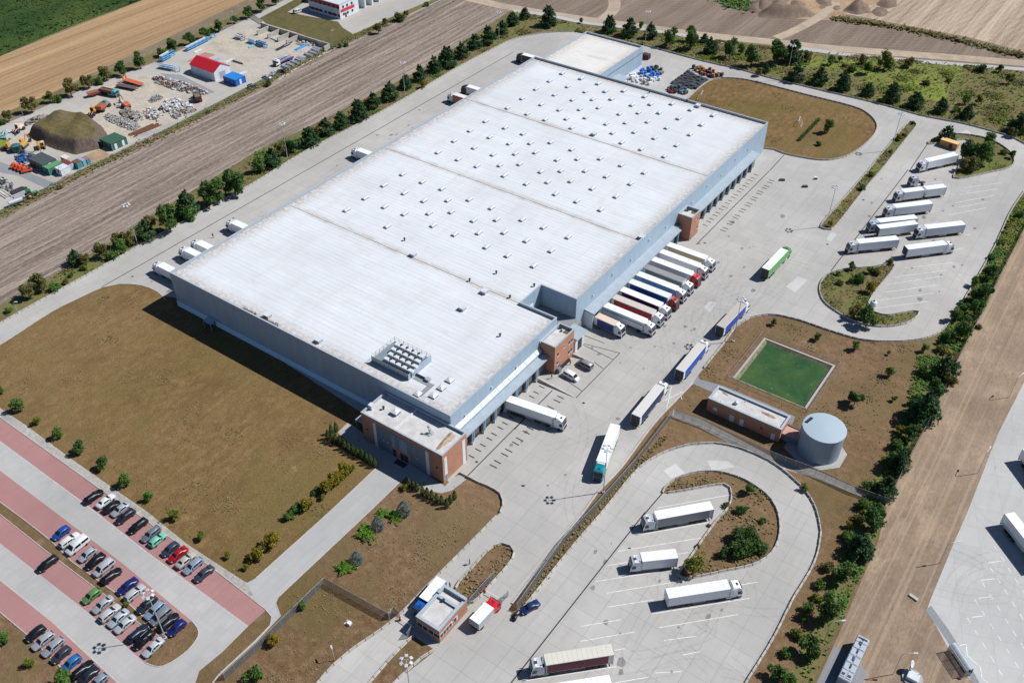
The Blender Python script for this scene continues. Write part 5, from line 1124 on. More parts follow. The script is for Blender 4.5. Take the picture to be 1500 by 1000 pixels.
lamp_post(1207, 939, 7, 2.2, az + .1, 'bent arm street lamp beside the dark tree above the grey coach'); lamp_post(1308, 987, 7.5, 2.2, az, 'bent arm street lamp between the grey coach and the white dish')
lamp_post(27, 460, 4.5, .4, az, 'short lamp post beside the west road near the left edge'); lamp_post(490, 967, 4.0, .3, az + 2, 'short lamp post in the brown grass left of the gate lane')
for x, y, lb in ((112, 62 + 112, 'thin lamp pole in front of the tan field among golden trees'), (487, 70, 'thin lamp pole at the corner of the grassy plot by the concrete bays'), (95, 274, 'thin lamp pole at the lower corner of the neighbouring yard'), (342, 42, 'thin lamp pole beside the tree row behind the red roofed shed')):
    lamp_post(x if x != 112 else 37, y if x != 112 else 178, 8, .5, az, lb)

# ------------------------------------------------------------------ trees and shrubs
def leafcloud(mb, pts_fn, n, s0, s1, r, up=.25, mi=0, tri=False):
    for _ in range(n):
        q, out = pts_fn(r); s = r.uniform(s0, s1)
        nrm = (Vector(out).normalized() * r.uniform(.3, 1.0) + Vector((r.uniform(-1, 1), r.uniform(-1, 1), r.uniform(-.6, 1)))).normalized()
        u = nrm.orthogonal().normalized(); u = Matrix.Rotation(r.uniform(0, 6.283), 3, nrm) @ u; v_ = nrm.cross(u); q = Vector(q)
        mb.add([q - u * s, q - v_ * s * .55 + u * s * .1, q + u * s, q + v_ * s * .6 - u * s * .1], [(0, 1, 2, 3)], mi)
def crown_broad(seed, n=1500, flat=1.0, nb=13, base=.55):
    r = random.Random(seed); mb = MB(); bl = []
    for k in range(nb):
        a = r.uniform(0, 6.283); rr = math.sqrt(r.random()) * .68; z = base + r.uniform(.0, 1.15) * flat; q = 1 - abs((z - base) / flat - .5) * .6
        bl.append((rr * math.cos(a) * q, rr * math.sin(a) * q, z, r.uniform(.24, .44)))
    bl.append((0, 0, base + .55 * flat, .5))
    def f(r):
        b = r.choice(bl); d = Vector((r.gauss(0, 1), r.gauss(0, 1), r.gauss(.15, 1))).normalized(); k = b[3] * (r.random() ** .3) * r.uniform(.85, 1.12)
        return (b[0] + d.x * k, b[1] + d.y * k, max(.08, b[2] + d.z * k * .85)), d
    leafcloud(mb, f, n, .06, .135, r); return mb
def crown_pine(seed, n=2300, H=2.15):
    r = random.Random(seed); mb = MB(); lay = []
    for k in range(8):
        z = .18 + k / 8 * (H - .35); R0 = (1 - (k / 8) ** 1.8) * .95 + .12
        for j in range(max(5, int(11 - k * .8))): a = r.uniform(0, 6.283); lay.append((a, z + r.uniform(-.1, .1), R0 * r.uniform(.82, 1.05)))
    def f(r):
        a, z, R0 = r.choice(lay); u = r.random() ** .55; rr = R0 * u; a += r.gauss(0, .22) * (1.2 - u * .5)
        return (rr * math.cos(a), rr * math.sin(a), z + .16 * u + r.gauss(0, .07)), Vector((math.cos(a) * .6, math.sin(a) * .6, .5))
    leafcloud(mb, f, n, .06, .14, r); return mb
def crown_cone(seed, n=900, H=2.6, rb=.5):
    r = random.Random(seed); mb = MB()
    def f(r):
        z = r.random() ** 1.25 * H; k = rb * (math.sin(min(1, (z / H + .12) * 1.1) * math.pi) ** .5 if z / H < .75 else (1 - z / H) * 2.6 + .05); a = r.uniform(0, 6.283); k *= r.uniform(.75, 1.08) * (1 + .1 * math.sin(5 * a + z * 4))
        return (k * math.cos(a), k * math.sin(a), z), Vector((math.cos(a), math.sin(a), .4))
    leafcloud(mb, f, n, .05, .10, r); return mb
def crown_juniper(seed, n=900):
    r = random.Random(seed); mb = MB(); arms = [(r.uniform(0, 6.283), r.uniform(.6, 1.1)) for _ in range(15)]
    def f(r):
        a, L = r.choice(arms); u = r.random() ** .7; w_ = .17 * (1.1 - u); b = a + math.pi / 2; o_ = r.gauss(0, w_)
        return (L * u * math.cos(a) + o_ * math.cos(b), L * u * math.sin(a) + o_ * math.sin(b), .12 + .28 * (1 - u) + r.uniform(0, .15)), Vector((math.cos(a) * .3, math.sin(a) * .3, 1))
    leafcloud(mb, f, n, .05, .10, r); return mb
def trunk_mesh(seed, H=1.3, r0=.055, limbs=5):
    r = random.Random(seed); mb = MB(); mb.cyl((0, 0, 0), (0, 0, H), r0, r0 * .35, 7)
    for k in range(limbs): a = r.uniform(0, 6.283); z = H * r.uniform(.3, .8); mb.cyl((0, 0, z), (.5 * math.cos(a), .5 * math.sin(a), z + .35), r0 * .5, r0 * .15, 5)
    return mb.mesh('trunk', MT['bark'])
CR = {'pine': [crown_pine(s).mesh('crown', MT['pine']) for s in (1, 2, 3, 4)], 'oak': [crown_broad(s, 1700, f_, b_).mesh('crown', MT['oak']) for s, f_, b_ in ((11, 1.0, 13), (12, .8, 9), (13, 1.25, 15), (14, .95, 8))], 'leafm': [crown_broad(s).mesh('crown', MT['leafm']) for s in (21, 22, 23)],
      'leafy': [crown_broad(s, 1300).mesh('crown', MT['leafy']) for s in (31, 32)], 'leafd': [crown_broad(s, 1400).mesh('crown', MT['leafd']) for s in (41, 42, 43)], 'gold': [crown_broad(s, 1500, .7).mesh('crown', MT['leafgold']) for s in (51, 52)],
      'thuja': [crown_cone(s, 1300, 2.7, .46).mesh('crown', MT['thuja']) for s in (61, 62, 63)], 'blue': [crown_cone(s, 1300, 2.3, .85).mesh('crown', MT['blue']) for s in (71, 72)], 'juniper': [crown_juniper(s).mesh('crown', MT['juniper']) for s in (81, 82)],
      'hedge': [crown_broad(s, 1400, .5, 12, .2).mesh('crown', MT[m]) for s, m in ((91, 'oak'), (92, 'leafm'), (99, 'oak'))], 'bushm': [crown_broad(s, 1200, .5, 11, .2).mesh('crown', MT['leafm']) for s in (93, 94)], 'bushy': [crown_broad(s, 1100, .5, 11, .2).mesh('crown', MT['leafy']) for s in (95, 96)], 'bushd': [crown_broad(s, 1100, .5, 11, .2).mesh('crown', MT['leafd']) for s in (97, 98)]}
TR = [trunk_mesh(s) for s in (1, 2, 3)]
HC = {'pine': 1.1, 'oak': 1.0, 'leafm': 1.0, 'leafy': 1.0, 'leafd': 1.0, 'gold': .8, 'thuja': 1.2, 'blue': .9, 'juniper': .2, 'hedge': .5, 'bushm': .5, 'bushy': .5, 'bushd': .5}
KN = {'pine': ('pine_tree', 'dark pine', 'pine tree'), 'oak': ('broadleaf_tree', 'dark green tree', 'tree'), 'leafm': ('broadleaf_tree', 'mid green tree', 'tree'), 'leafy': ('broadleaf_tree', 'yellow green tree', 'tree'), 'leafd': ('broadleaf_tree', 'olive green tree', 'tree'), 'gold': ('flowering_shrub', 'golden shrub', 'shrub'),
      'thuja': ('thuja', 'narrow thuja', 'thuja'), 'blue': ('blue_spruce', 'blue spruce', 'spruce'), 'juniper': ('juniper', 'bright spreading juniper', 'juniper'), 'hedge': ('shrub', 'leafy green shrub', 'shrub'), 'bushm': ('shrub', 'mid green shrub', 'shrub'), 'bushy': ('shrub', 'yellow green shrub', 'shrub'), 'bushd': ('shrub', 'olive shrub', 'shrub')}
NTREE = 0
def plant(kind, k, x, y, rad, label, group=None, sx=1.0):
    """x, y: the middle of the crown as seen in the tile k, rad its half width there"""
    global NTREE; NTREE += 1; r = random.Random(NTREE * 31)
    p0 = t(k, x, y); rr = rad / 4 * mpp(p0) * (1.3 if kind == 'pine' else 1.75 if kind == 'gold' else 1.24 if kind not in ('thuja', 'juniper', 'blue') else 2.25 if kind == 'thuja' else 1.25)
    p = t(k, x, y, min(HC[kind] * rr, 4.5))
    nm, _, cat = KN[kind]
    o = thing(nm, label, cat, (p[0], p[1], 0), r.uniform(0, 6.283), group, (rr * sx, rr * sx, rr * r.uniform(.92, 1.1)))
    c = link('crown', r.choice(CR[kind]), o)
    if kind not in ('juniper',): link('trunk', r.choice(TR), o)
    return o
def row(place, frm, items, group):
    cnt = {}
    for it in items: cnt[it[0]] = cnt.get(it[0], 0) + 1
    seen = {}
    for it in items:
        kd = it[0]; i = seen.get(kd, 0); seen[kd] = i + 1
        lb = f'{ordn(i)} {KN[kd][1]} from the {frm}, {place}' if cnt[kd] > 1 else f'only {KN[kd][1]} {place}'
        plant(*it[:5], lb, group, *(it[5:]))
P_, O_, M_, Y_, D_ = 'pine', 'oak', 'leafm', 'leafy', 'leafd'
row('on the verge of the west road', 'bottom left', [(D_, '5', 160, 695, 50), (M_, '5', 200, 645, 32), (D_, '5', 240, 650, 48), ('bushm', '5', 320, 680, 36), ('bushd', '5', 380, 650, 24), (P_, '5', 432, 505, 36), (D_, '5', 495, 512, 36), (D_, '5', 600, 465, 44), ('bushm', '5', 655, 500, 42), (D_, '5', 680, 410, 42), (M_, '5', 710, 445, 38), (D_, '5', 742, 395, 38), ('bushd', '5', 760, 425, 30),
    (P_, '5', 845, 345, 46), ('hedge', '5', 830, 385, 26), (D_, '5', 875, 300, 40), (O_, '5', 980, 290, 62), (P_, '5', 1088, 190, 52), ('bushm', '5', 1105, 247, 60), (O_, '5', 1245, 135, 70), (O_, '5', 1368, 80, 68)], 'trees by the west road')
row('in the row beside the grey stubble', 'near end', [(M_, '2', 20, 960, 42), (P_, '2', 88, 920, 42), (D_, '2', 132, 880, 38), (O_, '2', 212, 840, 50), (P_, '2', 308, 790, 46), (D_, '2', 348, 770, 28), (P_, '2', 405, 740, 38), (P_, '2', 495, 695, 38), (P_, '2', 600, 642, 44), (P_, '2', 688, 585, 34), (P_, '2', 780, 530, 40), (P_, '2', 875, 475, 31), (P_, '2', 958, 428, 32), (P_, '2', 1045, 375, 34), (P_, '2', 1120, 330, 44), (D_, '2', 1080, 350, 18), (P_, '2', 1205, 290, 34), (P_, '2', 1282, 235, 34), (P_, '2', 1362, 200, 38), (P_, '2', 1440, 160, 28), (M_, '2', 1462, 145, 18), (P_, '2', 1492, 118, 24)], 'pine row beside the grey stubble')
row('small in that verge near the kerb', 'near end', [('bushy', '2', 495, 745, 20), ('gold', '2', 650, 600, 16), ('bushy', '2', 575, 720, 14), ('gold', '2', 985, 495, 16), ('bushm', '5', 45, 818, 26), ('bushy', '5', 490, 570, 24), ('bushm', '5', 420, 610, 20)], 'small shrubs by the west road')
row('on the far bank behind the loading hall', 'left', [(P_, '3', 10, 110, 26), (P_, '3', 75, 78, 24), (P_, '3', 215, 97, 40), (D_, '3', 408, 120, 14), (P_, '3', 573, 140, 34), (P_, '3', 692, 160, 37), (M_, '3', 757, 150, 17), (P_, '3', 815, 180, 32), (O_, '3', 930, 222, 42), (O_, '3', 1045, 235, 46), (M_, '3', 1050, 200, 34), (P_, '3', 1130, 220, 22), (P_, '3', 1170, 265, 34), (O_, '3', 1280, 290, 42), (M_, '3', 1345, 290, 24), (O_, '3', 1410, 330, 50), (D_, '3', 1445, 420, 22), (P_, '3', 1490, 400, 20)], 'trees on the far bank')
row('on the bank along the north east road', 'left', [(O_, '4', 55, 315, 58), (P_, '4', 150, 305, 46), (D_, '4', 235, 325, 30), (P_, '4', 170, 420, 40), (P_, '4', 310, 440, 38), (P_, '4', 445, 475, 38), (P_, '4', 590, 522, 30), (P_, '4', 735, 540, 40), (P_, '4', 872, 577, 40), (P_, '4', 1022, 615, 33), (P_, '4', 1172, 655, 30), (P_, '4', 1480, 710, 46), (D_, '4', 1440, 775, 26)], 'pines along the north east road')
row('in the weedy meadow below the old track', 'left', [(M_, '4', 370, 350, 26), (M_, '4', 425, 342, 18), ('hedge', '4', 495, 402, 28), (D_, '4', 560, 345, 28), (M_, '4', 590, 395, 34), (Y_, '4', 695, 350, 46), (M_, '4', 710, 385, 26), (D_, '4', 830, 358, 30), ('hedge', '4', 1255, 402, 32), (O_, '4', 1357, 398, 22), (D_, '4', 1420, 460, 26), (M_, '4', 1160, 582, 26), (Y_, '4', 1240, 585, 24), ('bushm', '4', 1110, 640, 26), (Y_, '4', 680, 582, 18), ('bushy', '4', 450, 383, 18), ('bushd', '4', 930, 480, 26), ('bushy', '4', 1065, 470, 20)], 'shrubs in the weedy meadow')
row('on the brown meadow by the far dock', 'left', [('hedge', '4', 295, 842, 18), (M_, '4', 357, 742, 32)], 'shrubs on the brown meadow')
row('on the tree island by the timber container', 'left', [(P_, '4', 1058, 775, 38), (D_, '4', 1150, 960, 34), (O_, '4', 1190, 880, 56), (M_, '4', 1275, 905, 54), (M_, '4', 1300, 815, 36), (D_, '4', 1210, 960, 40), (O_, '4', 1437, 905, 22), ('bushy', '4', 1385, 890, 24)], 'trees on the tree island')
row('on the bulb shaped weedy island', 'left', [('bushm', '8', 410, 600, 18), (O_, '8', 497, 555, 24), ('bushm', '8', 530, 630, 42), (M_, '8', 602, 580, 22), ('bushd', '8', 720, 530, 26), ('bushd', '8', 420, 655, 24), (O_, '8', 595, 855, 56), (D_, '8', 515, 825, 42), (D_, '8', 555, 830, 38), ('gold', '8', 605, 690, 26), ('bushy', '8', 640, 590, 28)], 'shrubs on the bulb shaped island')
row('on the narrow island with light masts', 'far end', [('bushm', '4', 850, 720, 14), ('bushd', '4', 800, 790, 16), ('gold', '4', 770, 805, 14), ('bushd', '4', 720, 885, 14), ('bushy', '8', 605, 20, 22), ('hedge', '8', 550, 98, 24), ('gold', '8', 365, 310, 12)], 'shrubs on the narrow island')
row('in the green belt right of the truck park', 'top', [('bushm', '8', 1480, 260, 30), ('bushy', '8', 1440, 290, 16), ('bushy', '8', 1400, 330, 14), ('bushm', '8', 1360, 415, 22), ('bushy', '8', 1380, 360, 16), ('hedge', '8', 1320, 503, 28), (O_, '8', 1312, 600, 46), (M_, '8', 1215, 650, 26), (O_, '8', 1262, 710, 60), (O_, '8', 1220, 810, 46), (M_, '8', 1155, 795, 36), (M_, '8', 1100, 845, 34), (O_, '8', 1145, 930, 52), ('bushy', '8', 1070, 980, 34), ('bushd', '8', 1235, 908, 22), (O_, '8', 1055, 975, 30)], 'trees of the green belt by the truck park')
row('on the dry grass round the pond', 'left', [(M_, '8', 37, 885, 20), (M_, '8', 292, 970, 24), (M_, 'd', 515, 25, 26), (M_, 'd', 708, 65, 13), (M_, 'd', 920, 40, 22), (M_, 'd', 715, 180, 28), (O_, 'd', 517, 328, 48), (M_, 'd', 743, 333, 18), (Y_, 'd', 215, 852, 24)], 'young trees round the pond')
row('in the dark belt along the straw strip', 'top', [('bushy', 'd', 1020, 45, 36), (P_, 'd', 1060, 135, 60), ('hedge', 'd', 945, 165, 58), (D_, 'd', 1065, 225, 44), (O_, 'd', 990, 272, 56), (P_, 'd', 925, 385, 74), (M_, 'd', 870, 340, 30), ('gold', 'd', 780, 515, 22), (O_, 'd', 845, 540, 48), (D_, 'd', 890, 520, 28), ('hedge', 'd', 755, 610, 44), (P_, 'd', 772, 690, 56), ('bushd', 'd', 820, 640, 30), ('hedge', 'd', 600, 845, 48), (P_, 'd', 700, 845, 54), ('bushy', 'd', 690, 700, 28), ('hedge', 'd', 560, 960, 44), (O_, 'd', 640, 985, 52)], 'trees of the dark belt')
row('in the lower belt beside the loop road', 'top', [(O_, 'h', 630, 35, 64), ('bushd', 'h', 530, 40, 40), ('gold', 'h', 480, 70, 18), ('bushm', 'h', 462, 140, 46), (P_, 'h', 550, 185, 64), ('bushd', 'h', 355, 320, 42), (O_, 'h', 450, 352, 68), ('hedge', 'h', 300, 420, 38), ('bushy', 'h', 290, 500, 36), (O_, 'h', 362, 572, 68), ('bushm', 'h', 235, 550, 44), ('hedge', 'h', 215, 620, 30), ('bushy', 'h', 175, 715, 44), (O_, 'h', 247, 778, 70), ('hedge', 'h', 110, 820, 36), (O_, 'h', 45, 930, 52), (M_, 'h', 120, 975, 58)], 'trees of the lower belt')
row('on the island inside the loop road', 'left', [('bushd', 'c', 1250, 955, 24), (M_, 'c', 1395, 860, 34), ('hedge', 'c', 1345, 985, 36), (Y_, 'g', 1072, 312, 62), (O_, 'g', 1240, 232, 30), ('bushm', 'g', 1470, 45, 24), ('bushm', 'g', 1088, 195, 16), ('bushd', 'g', 1155, 78, 14), ('hedge', 'g', 1320, 140, 62), ('hedge', 'g', 1400, 165, 75), ('hedge', 'g', 1345, 205, 72), ('hedge', 'g', 1440, 205, 58), ('hedge', 'g', 1380, 120, 50)], 'shrubs on the loop island')
row('between car park and meadow', 'left', [(M_, 'a', 5, 288, 20), (M_, 'a', 97, 370, 40), (Y_, 'a', 215, 462, 25), (M_, 'a', 337, 533, 34), (O_, 'a', 460, 620, 36), (O_, 'a', 600, 715, 38), (M_, 'a', 730, 810, 38), (M_, 'a', 868, 908, 29), (Y_, 'e', 1020, 10, 34), (M_, 'e', 1175, 138, 26), (Y_, 'e', 1332, 252, 20), ('bushd', 'e', 1475, 262, 34), (Y_, 'e', 1440, 318, 20)], 'young trees by the car park')
row('in the grass below the parked cars', 'left', [(M_, 'e', 20, 735, 36), (Y_, 'e', 172, 880, 28), (M_, 'e', 365, 980, 58), ('bushm', 'f', -10, 940, 60), (Y_, 'e', 740, 540, 20)], 'shrubs below the car park')
row('in the left hedge of the brick office forecourt', 'top', [('thuja', 'b', x, y + 8, 13) for x, y in ((468, 492), (440, 508), (420, 538), (443, 553), (467, 562), (491, 572), (516, 595), (541, 610), (567, 625), (592, 640), (620, 650), (646, 670), (670, 685), (695, 702))], 'left thuja hedge')
row('in the right hedge of the brick office forecourt', 'left', [('thuja', 'b', x, y + 4, 13) for x, y in ((893, 820), (918, 835), (943, 845), (976, 868), (1003, 880), (1030, 895), (1058, 910), (1087, 922), (1117, 945), (1138, 918), (1163, 893))], 'right thuja hedge')
row('in the hedge left of the office driveway', 'office end', [('gold', 'b', 515, 755, 30), ('gold', 'b', 475, 790, 34), (Y_, 'b', 565, 742, 20), ('gold', 'b', 440, 820, 30), ('hedge', 'b', 450, 825, 24), ('gold', 'b', 400, 850, 34), ('bushm', 'b', 355, 870, 30), (Y_, 'b', 390, 912, 18), ('gold', 'b', 300, 955, 28), ('bushm', 'b', 235, 970, 40), ('bushm', 'f', 190, 25, 36), ('gold', 'f', 90, 160, 34), ('bushd', 'f', 45, 195, 38), ('gold', 'f', 10, 240, 30), ('gold', 'b', 870, 855, 14)], 'hedge left of the driveway')
row('on the lawn right of the office driveway', 'office end', [('blue', 'b', 865, 985, 36), ('juniper', 'f', 815, 30, 46), ('juniper', 'f', 750, 5, 40), ('blue', 'f', 712, 72, 34), ('juniper', 'f', 655, 125, 62), ('blue', 'f', 590, 268, 34), ('juniper', 'f', 530, 318, 54), ('juniper', 'f', 640, 85, 30), (M_, 'f', 268, 545, 26), ('gold', 'f', 97, 748, 26)], 'ornamental shrubs by the driveway')
row('along the edge of the tan stubble field', 'left', [('leafd', '1', 42, 672, 32), ('hedge', '1', 10, 718, 26), ('leafd', '1', 170, 605, 44), ('leafd', '1', 285, 563, 32), ('bushm', '1', 343, 578, 30), ('leafd', '1', 405, 512, 46), ('leafd', '1', 508, 473, 36), ('bushm', '1', 580, 475, 32), ('leafd', '1', 613, 422, 38), ('oak', '1', 712, 400, 38), ('oak', '1', 812, 362, 34), ('bushm', '1', 945, 310, 38), ('oak', '1', 1005, 265, 34), ('oak', '1', 1105, 218, 36), ('oak', '1', 1195, 185, 34), ('bushm', '1', 1238, 178, 20), ('oak', '1', 1278, 150, 28), ('oak', '1', 1368, 110, 22), ('oak', '1', 1452, 70, 30), ('oak', '2', 30, 28, 32), ('oak', '2', 110, 0, 24)], 'trees along the tan field')
row('near the yard fence by the stubble', 'left', [('hedge', '2', 490, 270, 16), ('hedge', '2', 530, 260, 18), (D_, '2', 715, 160, 30), (M_, '2', 755, 125, 16), ('hedge', '2', 835, 105, 36), (D_, '2', 880, 80, 16), ('bushm', '2', 1000, 25, 18), ('hedge', '2', 70, 490, 22), ('bushm', '1', 1220, 655, 14), ('bushm', '1', 865, 825, 12), ('bushm', '1', 740, 888, 10), ('bushd', '5', 355, 95, 18)], 'bushes along the yard fence')

# loose weeds: nobody could count them
NOGO = [rect(-63, -38, 187, 212.5), rect(-62, -37, 173, 181), rect(-40, -24, 169, 185)]
def weeds(name, label, poly, n, m, smin, smax, seed, hmax=.5, line=None, spread=1.0):
    r = random.Random(seed); mb = MB(); k = 0
    xs = [p[0] for p in poly] if poly else None; ys = [p[1] for p in poly] if poly else None
    cl = [(r.uniform(min(xs), max(xs)), r.uniform(min(ys), max(ys))) for _ in range(max(6, n // 60))] if poly else None
    tries = 0
    while k < n and tries < n * 20:
        tries += 1
        if poly:
            if r.random() < .75: c = r.choice(cl); x, y = r.gauss(c[0], 1.6), r.gauss(c[1], 1.6)
            else: x, y = r.uniform(min(xs), max(xs)), r.uniform(min(ys), max(ys))
            if not inside((x, y), poly) or any(inside((x, y), q) for q in NOGO): continue
        else:
            i = r.randrange(len(line) - 1); u = r.random(); x = line[i][0] + (line[i + 1][0] - line[i][0]) * u + r.gauss(0, spread); y = line[i][1] + (line[i + 1][1] - line[i][1]) * u + r.gauss(0, spread)
        k += 1; s = r.uniform(smin, smax); q = Vector((x, y, r.uniform(.02, hmax)))
        for _ in range(2):
            an = r.uniform(0, 6.283); u_ = Vector((math.cos(an), math.sin(an), r.uniform(0, .9))) * s; v_ = Vector((-math.sin(an), math.cos(an), r.uniform(-.3, .3))) * s * .5
            mb.add([q - u_ * .5, q + v_, q + u_, q - v_], [(0, 1, 2, 3)])
    tag(mb.build(name, m), label, 'weeds', None, 'stuff')
wv = W_EDGE + gp((850, 36), (800, 26)) + lower[::-1]
nv = gp((850, 36), (1000, 53), (1125, 69), (1300, 85), (1500, 105), (1580, 112), (1600, 240)) + NE_EDGE[::-1] + gp((842, 47))
weeds('weeds', 'green weeds on the verge of the west road', wv, 1700, MT['leafm'], .25, .6, 1)
weeds('weeds', 'olive weeds in clumps on the verge of the west road', wv, 1800, MT['leafd'], .25, .6, 2)
weeds('weeds', 'bright weeds over the north bank and meadow', nv, 7000, MT['leafy'], .3, .8, 3)
weeds('weeds', 'olive weeds over the north bank and meadow', nv, 5000, MT['leafd'], .3, .8, 4)
weeds('weeds', 'straw tufts over the north bank and meadow', nv, 4000, MT['straw'], .3, .7, 5)
eb = gp((1500, 285), (1480, 315), (1457, 365), (1432, 410), (1407, 452), (1372, 500), (1372, 520), (1400, 520), (1417, 500), (1437, 462), (1457, 420), (1500, 337), (1540, 290))
weeds('weeds', 'bright weeds in the belt right of the truck park', eb, 2600, MT['leafy'], .25, .7, 6)
weeds('weeds', 'mid green weeds in the belt right of the truck park', eb, 1500, MT['leafm'], .25, .7, 7)
lb_ = gp((1345, 520), (1395, 525), (1362, 610), (1322, 685), (1296, 737), (1285, 790), (1258, 850), (1224, 930), (1190, 1000), (1150, 1000), (1195, 900), (1222, 840), (1245, 780), (1262, 735), (1290, 680), (1320, 620))
weeds('weeds', 'green weeds under the dark belt by the straw strip', lb_, 1500, MT['leafm'], .25, .6, 8)
weeds('weeds', 'bright weeds under the dark belt by the straw strip', lb_, 1000, MT['leafy'], .25, .6, 18)
for nm, m, sd, n, w_ in (('bulb_island', 'leafd', 9, 700, 'olive'), ('bulb_island', 'leafy', 10, 400, 'bright'), ('tree_island', 'leafd', 11, 500, 'olive'), ('lamp_island', 'leafd', 12, 500, 'olive'), ('lamp_island', 'leafgold', 13, 160, 'golden'), ('loop_island', 'straw', 14, 700, 'straw coloured'), ('gate_island', 'straw', 15, 200, 'straw coloured')):
    weeds('weeds', f'{w_} weeds on the {nm.replace("_", " ")}', ISL[nm], n, MT[m], .2, .5, sd, .35)
weeds('weeds', 'straw tufts on the grass round the pond and pump house', gp((1060, 506), (1120, 466), (1207, 486), (1290, 504), (1350, 505), (1340, 560), (1300, 660), (1262, 720), (1200, 690), (1000, 590), (1025, 550)), 1300, MT['straw'], .15, .35, 16, .2)
weeds('weeds', 'weeds on the strip between the yard kerb and the loop road', None, 900, MT['straw'], .2, .5, 17, .4, gp((765, 887), (829, 801), (873, 750), (925, 691), (975, 640)), .35)
wm = W_LOT + gp((254, 445), (360, 508), (535, 602), (550, 686), (482, 748), (375, 840), (350, 840), (217, 745), (105, 667), (0, 592), (-70, 545))
weeds('weeds', 'straw tufts scattered over the big brown meadow', wm, 1300, MT['straw'], .12, .32, 25, .16)
weeds('weeds', 'olive tufts scattered over the big brown meadow', wm, 450, MT['leafd'], .12, .34, 26, .16)
weeds('weeds', 'straw tufts on the grass between driveway and gate lane', gp((600, 705), (690, 712), (728, 728), (640, 838), (585, 892), (500, 955), (440, 1000), (340, 1000), (405, 905), (412, 880), (540, 760)), 800, MT['straw'], .12, .32, 27, .16)
weeds('weeds', 'straw tufts on the brown oval meadow', ISL['north_meadow'], 700, MT['straw'], .15, .4, 28, .2)
weeds('weeds', 'dark weeds along the ditch by the ridged sand', None, 900, MT['leafd'], .5, 1.3, 19, .8, tt('4', (390, 112), (500, 125), (640, 145), (820, 175), (960, 205), (1100, 235), (1250, 275), (1400, 310), (1500, 330)), 1.5)
weeds('weeds', 'dark green weeds beyond the fallow field', None, 500, MT['leafm'], .5, 1.3, 20, .8, tt('3', (1255, 0), (1300, 20), (1350, 35), (1430, 25)), 3)
weeds('weeds', 'dry weeds along the fence of the neighbouring yard', None, 1500, MT['straw'], .3, .7, 21, .5, gp((0, 316), (140, 246), (250, 193), (375, 130), (482, 72), (545, 44), (587, 26)), 1.3)
weeds('weeds', 'green weeds along the fence of the neighbouring yard', None, 500, MT['leafm'], .3, .7, 22, .5, gp((0, 313), (140, 243), (250, 190), (375, 127), (482, 70), (545, 42)), 1.0)
weeds('weeds', 'shrubby weeds behind the concrete storage bays', None, 500, MT['leafm'], .3, .9, 23, 1.0, [(-349, 290.6), (-304, 290.6)], .6)
# ------------------------------------------------------------------ lorries
MESH = {}
def cached(key, fn):
    if key not in MESH: MESH[key] = fn()
    return MESH[key]
WHITE, CREAM, GREYC = paint(236, 238, 240), paint(214, 206, 190), paint(150, 150, 150)
def wheel_mesh(r=.5, wd=.32):
    def f():
        ty = MB().lathe([(r * .62, -wd / 2), (r * .94, -wd / 2), (r, -wd / 2 + .05), (r, wd / 2 - .05), (r * .94, wd / 2), (r * .62, wd / 2)], 18).xf(Matrix.Rotation(R(90), 4, 'X')).mesh('wheel', MT['tyre'])
        rm = MB().lathe([(.04, -wd / 2 + .06), (r * .4, -wd / 2 + .02), (r * .62, -wd / 2 - .004), (r * .62, wd / 2 + .004), (r * .4, wd / 2 - .02), (.04, wd / 2 - .06)], 14).xf(Matrix.Rotation(R(90), 4, 'X')).mesh('rim', MT['rim'])
        return ty, rm
    return cached(('wheel', r, wd), f)
def wheel(root, x, y, r=.5, wd=.32):
    a, b = wheel_mesh(r, wd); w_ = link('wheel', a, root); w_.location = (x, y, r); link('rim', b, w_)
def trailer_box_mesh(L, z0, z1, seams):
    def f():
        m = MB(); m.box(0, L, -1.275, 1.275, z0, z1 - .03, 0, .03)
        m.box(.02, L - .02, -1.255, 1.255, z1 - .03, z1, 1, .012)
        if seams:
            k = 1
            while k * seams < L: m.box(k * seams - .035, k * seams + .035, -1.262, 1.262, z1 - .02, z1 + .025, 1); k += 1
        for s in (-1, 1):
            m.box(-.03, .10, s * 1.285 - .02, s * 1.285 + .02, z0, z1, 2).box(L - .12, L + .02, s * 1.285 - .02, s * 1.285 + .02, z0, z1, 2).box(0, L, s * 1.285 - .015, s * 1.285 + .015, z0, z0 + .14, 2)
        return m.mesh('cargo_body', [WHITE, WHITE, MT['steel']])
    return cached(('box', L, z0, z1, seams), f)
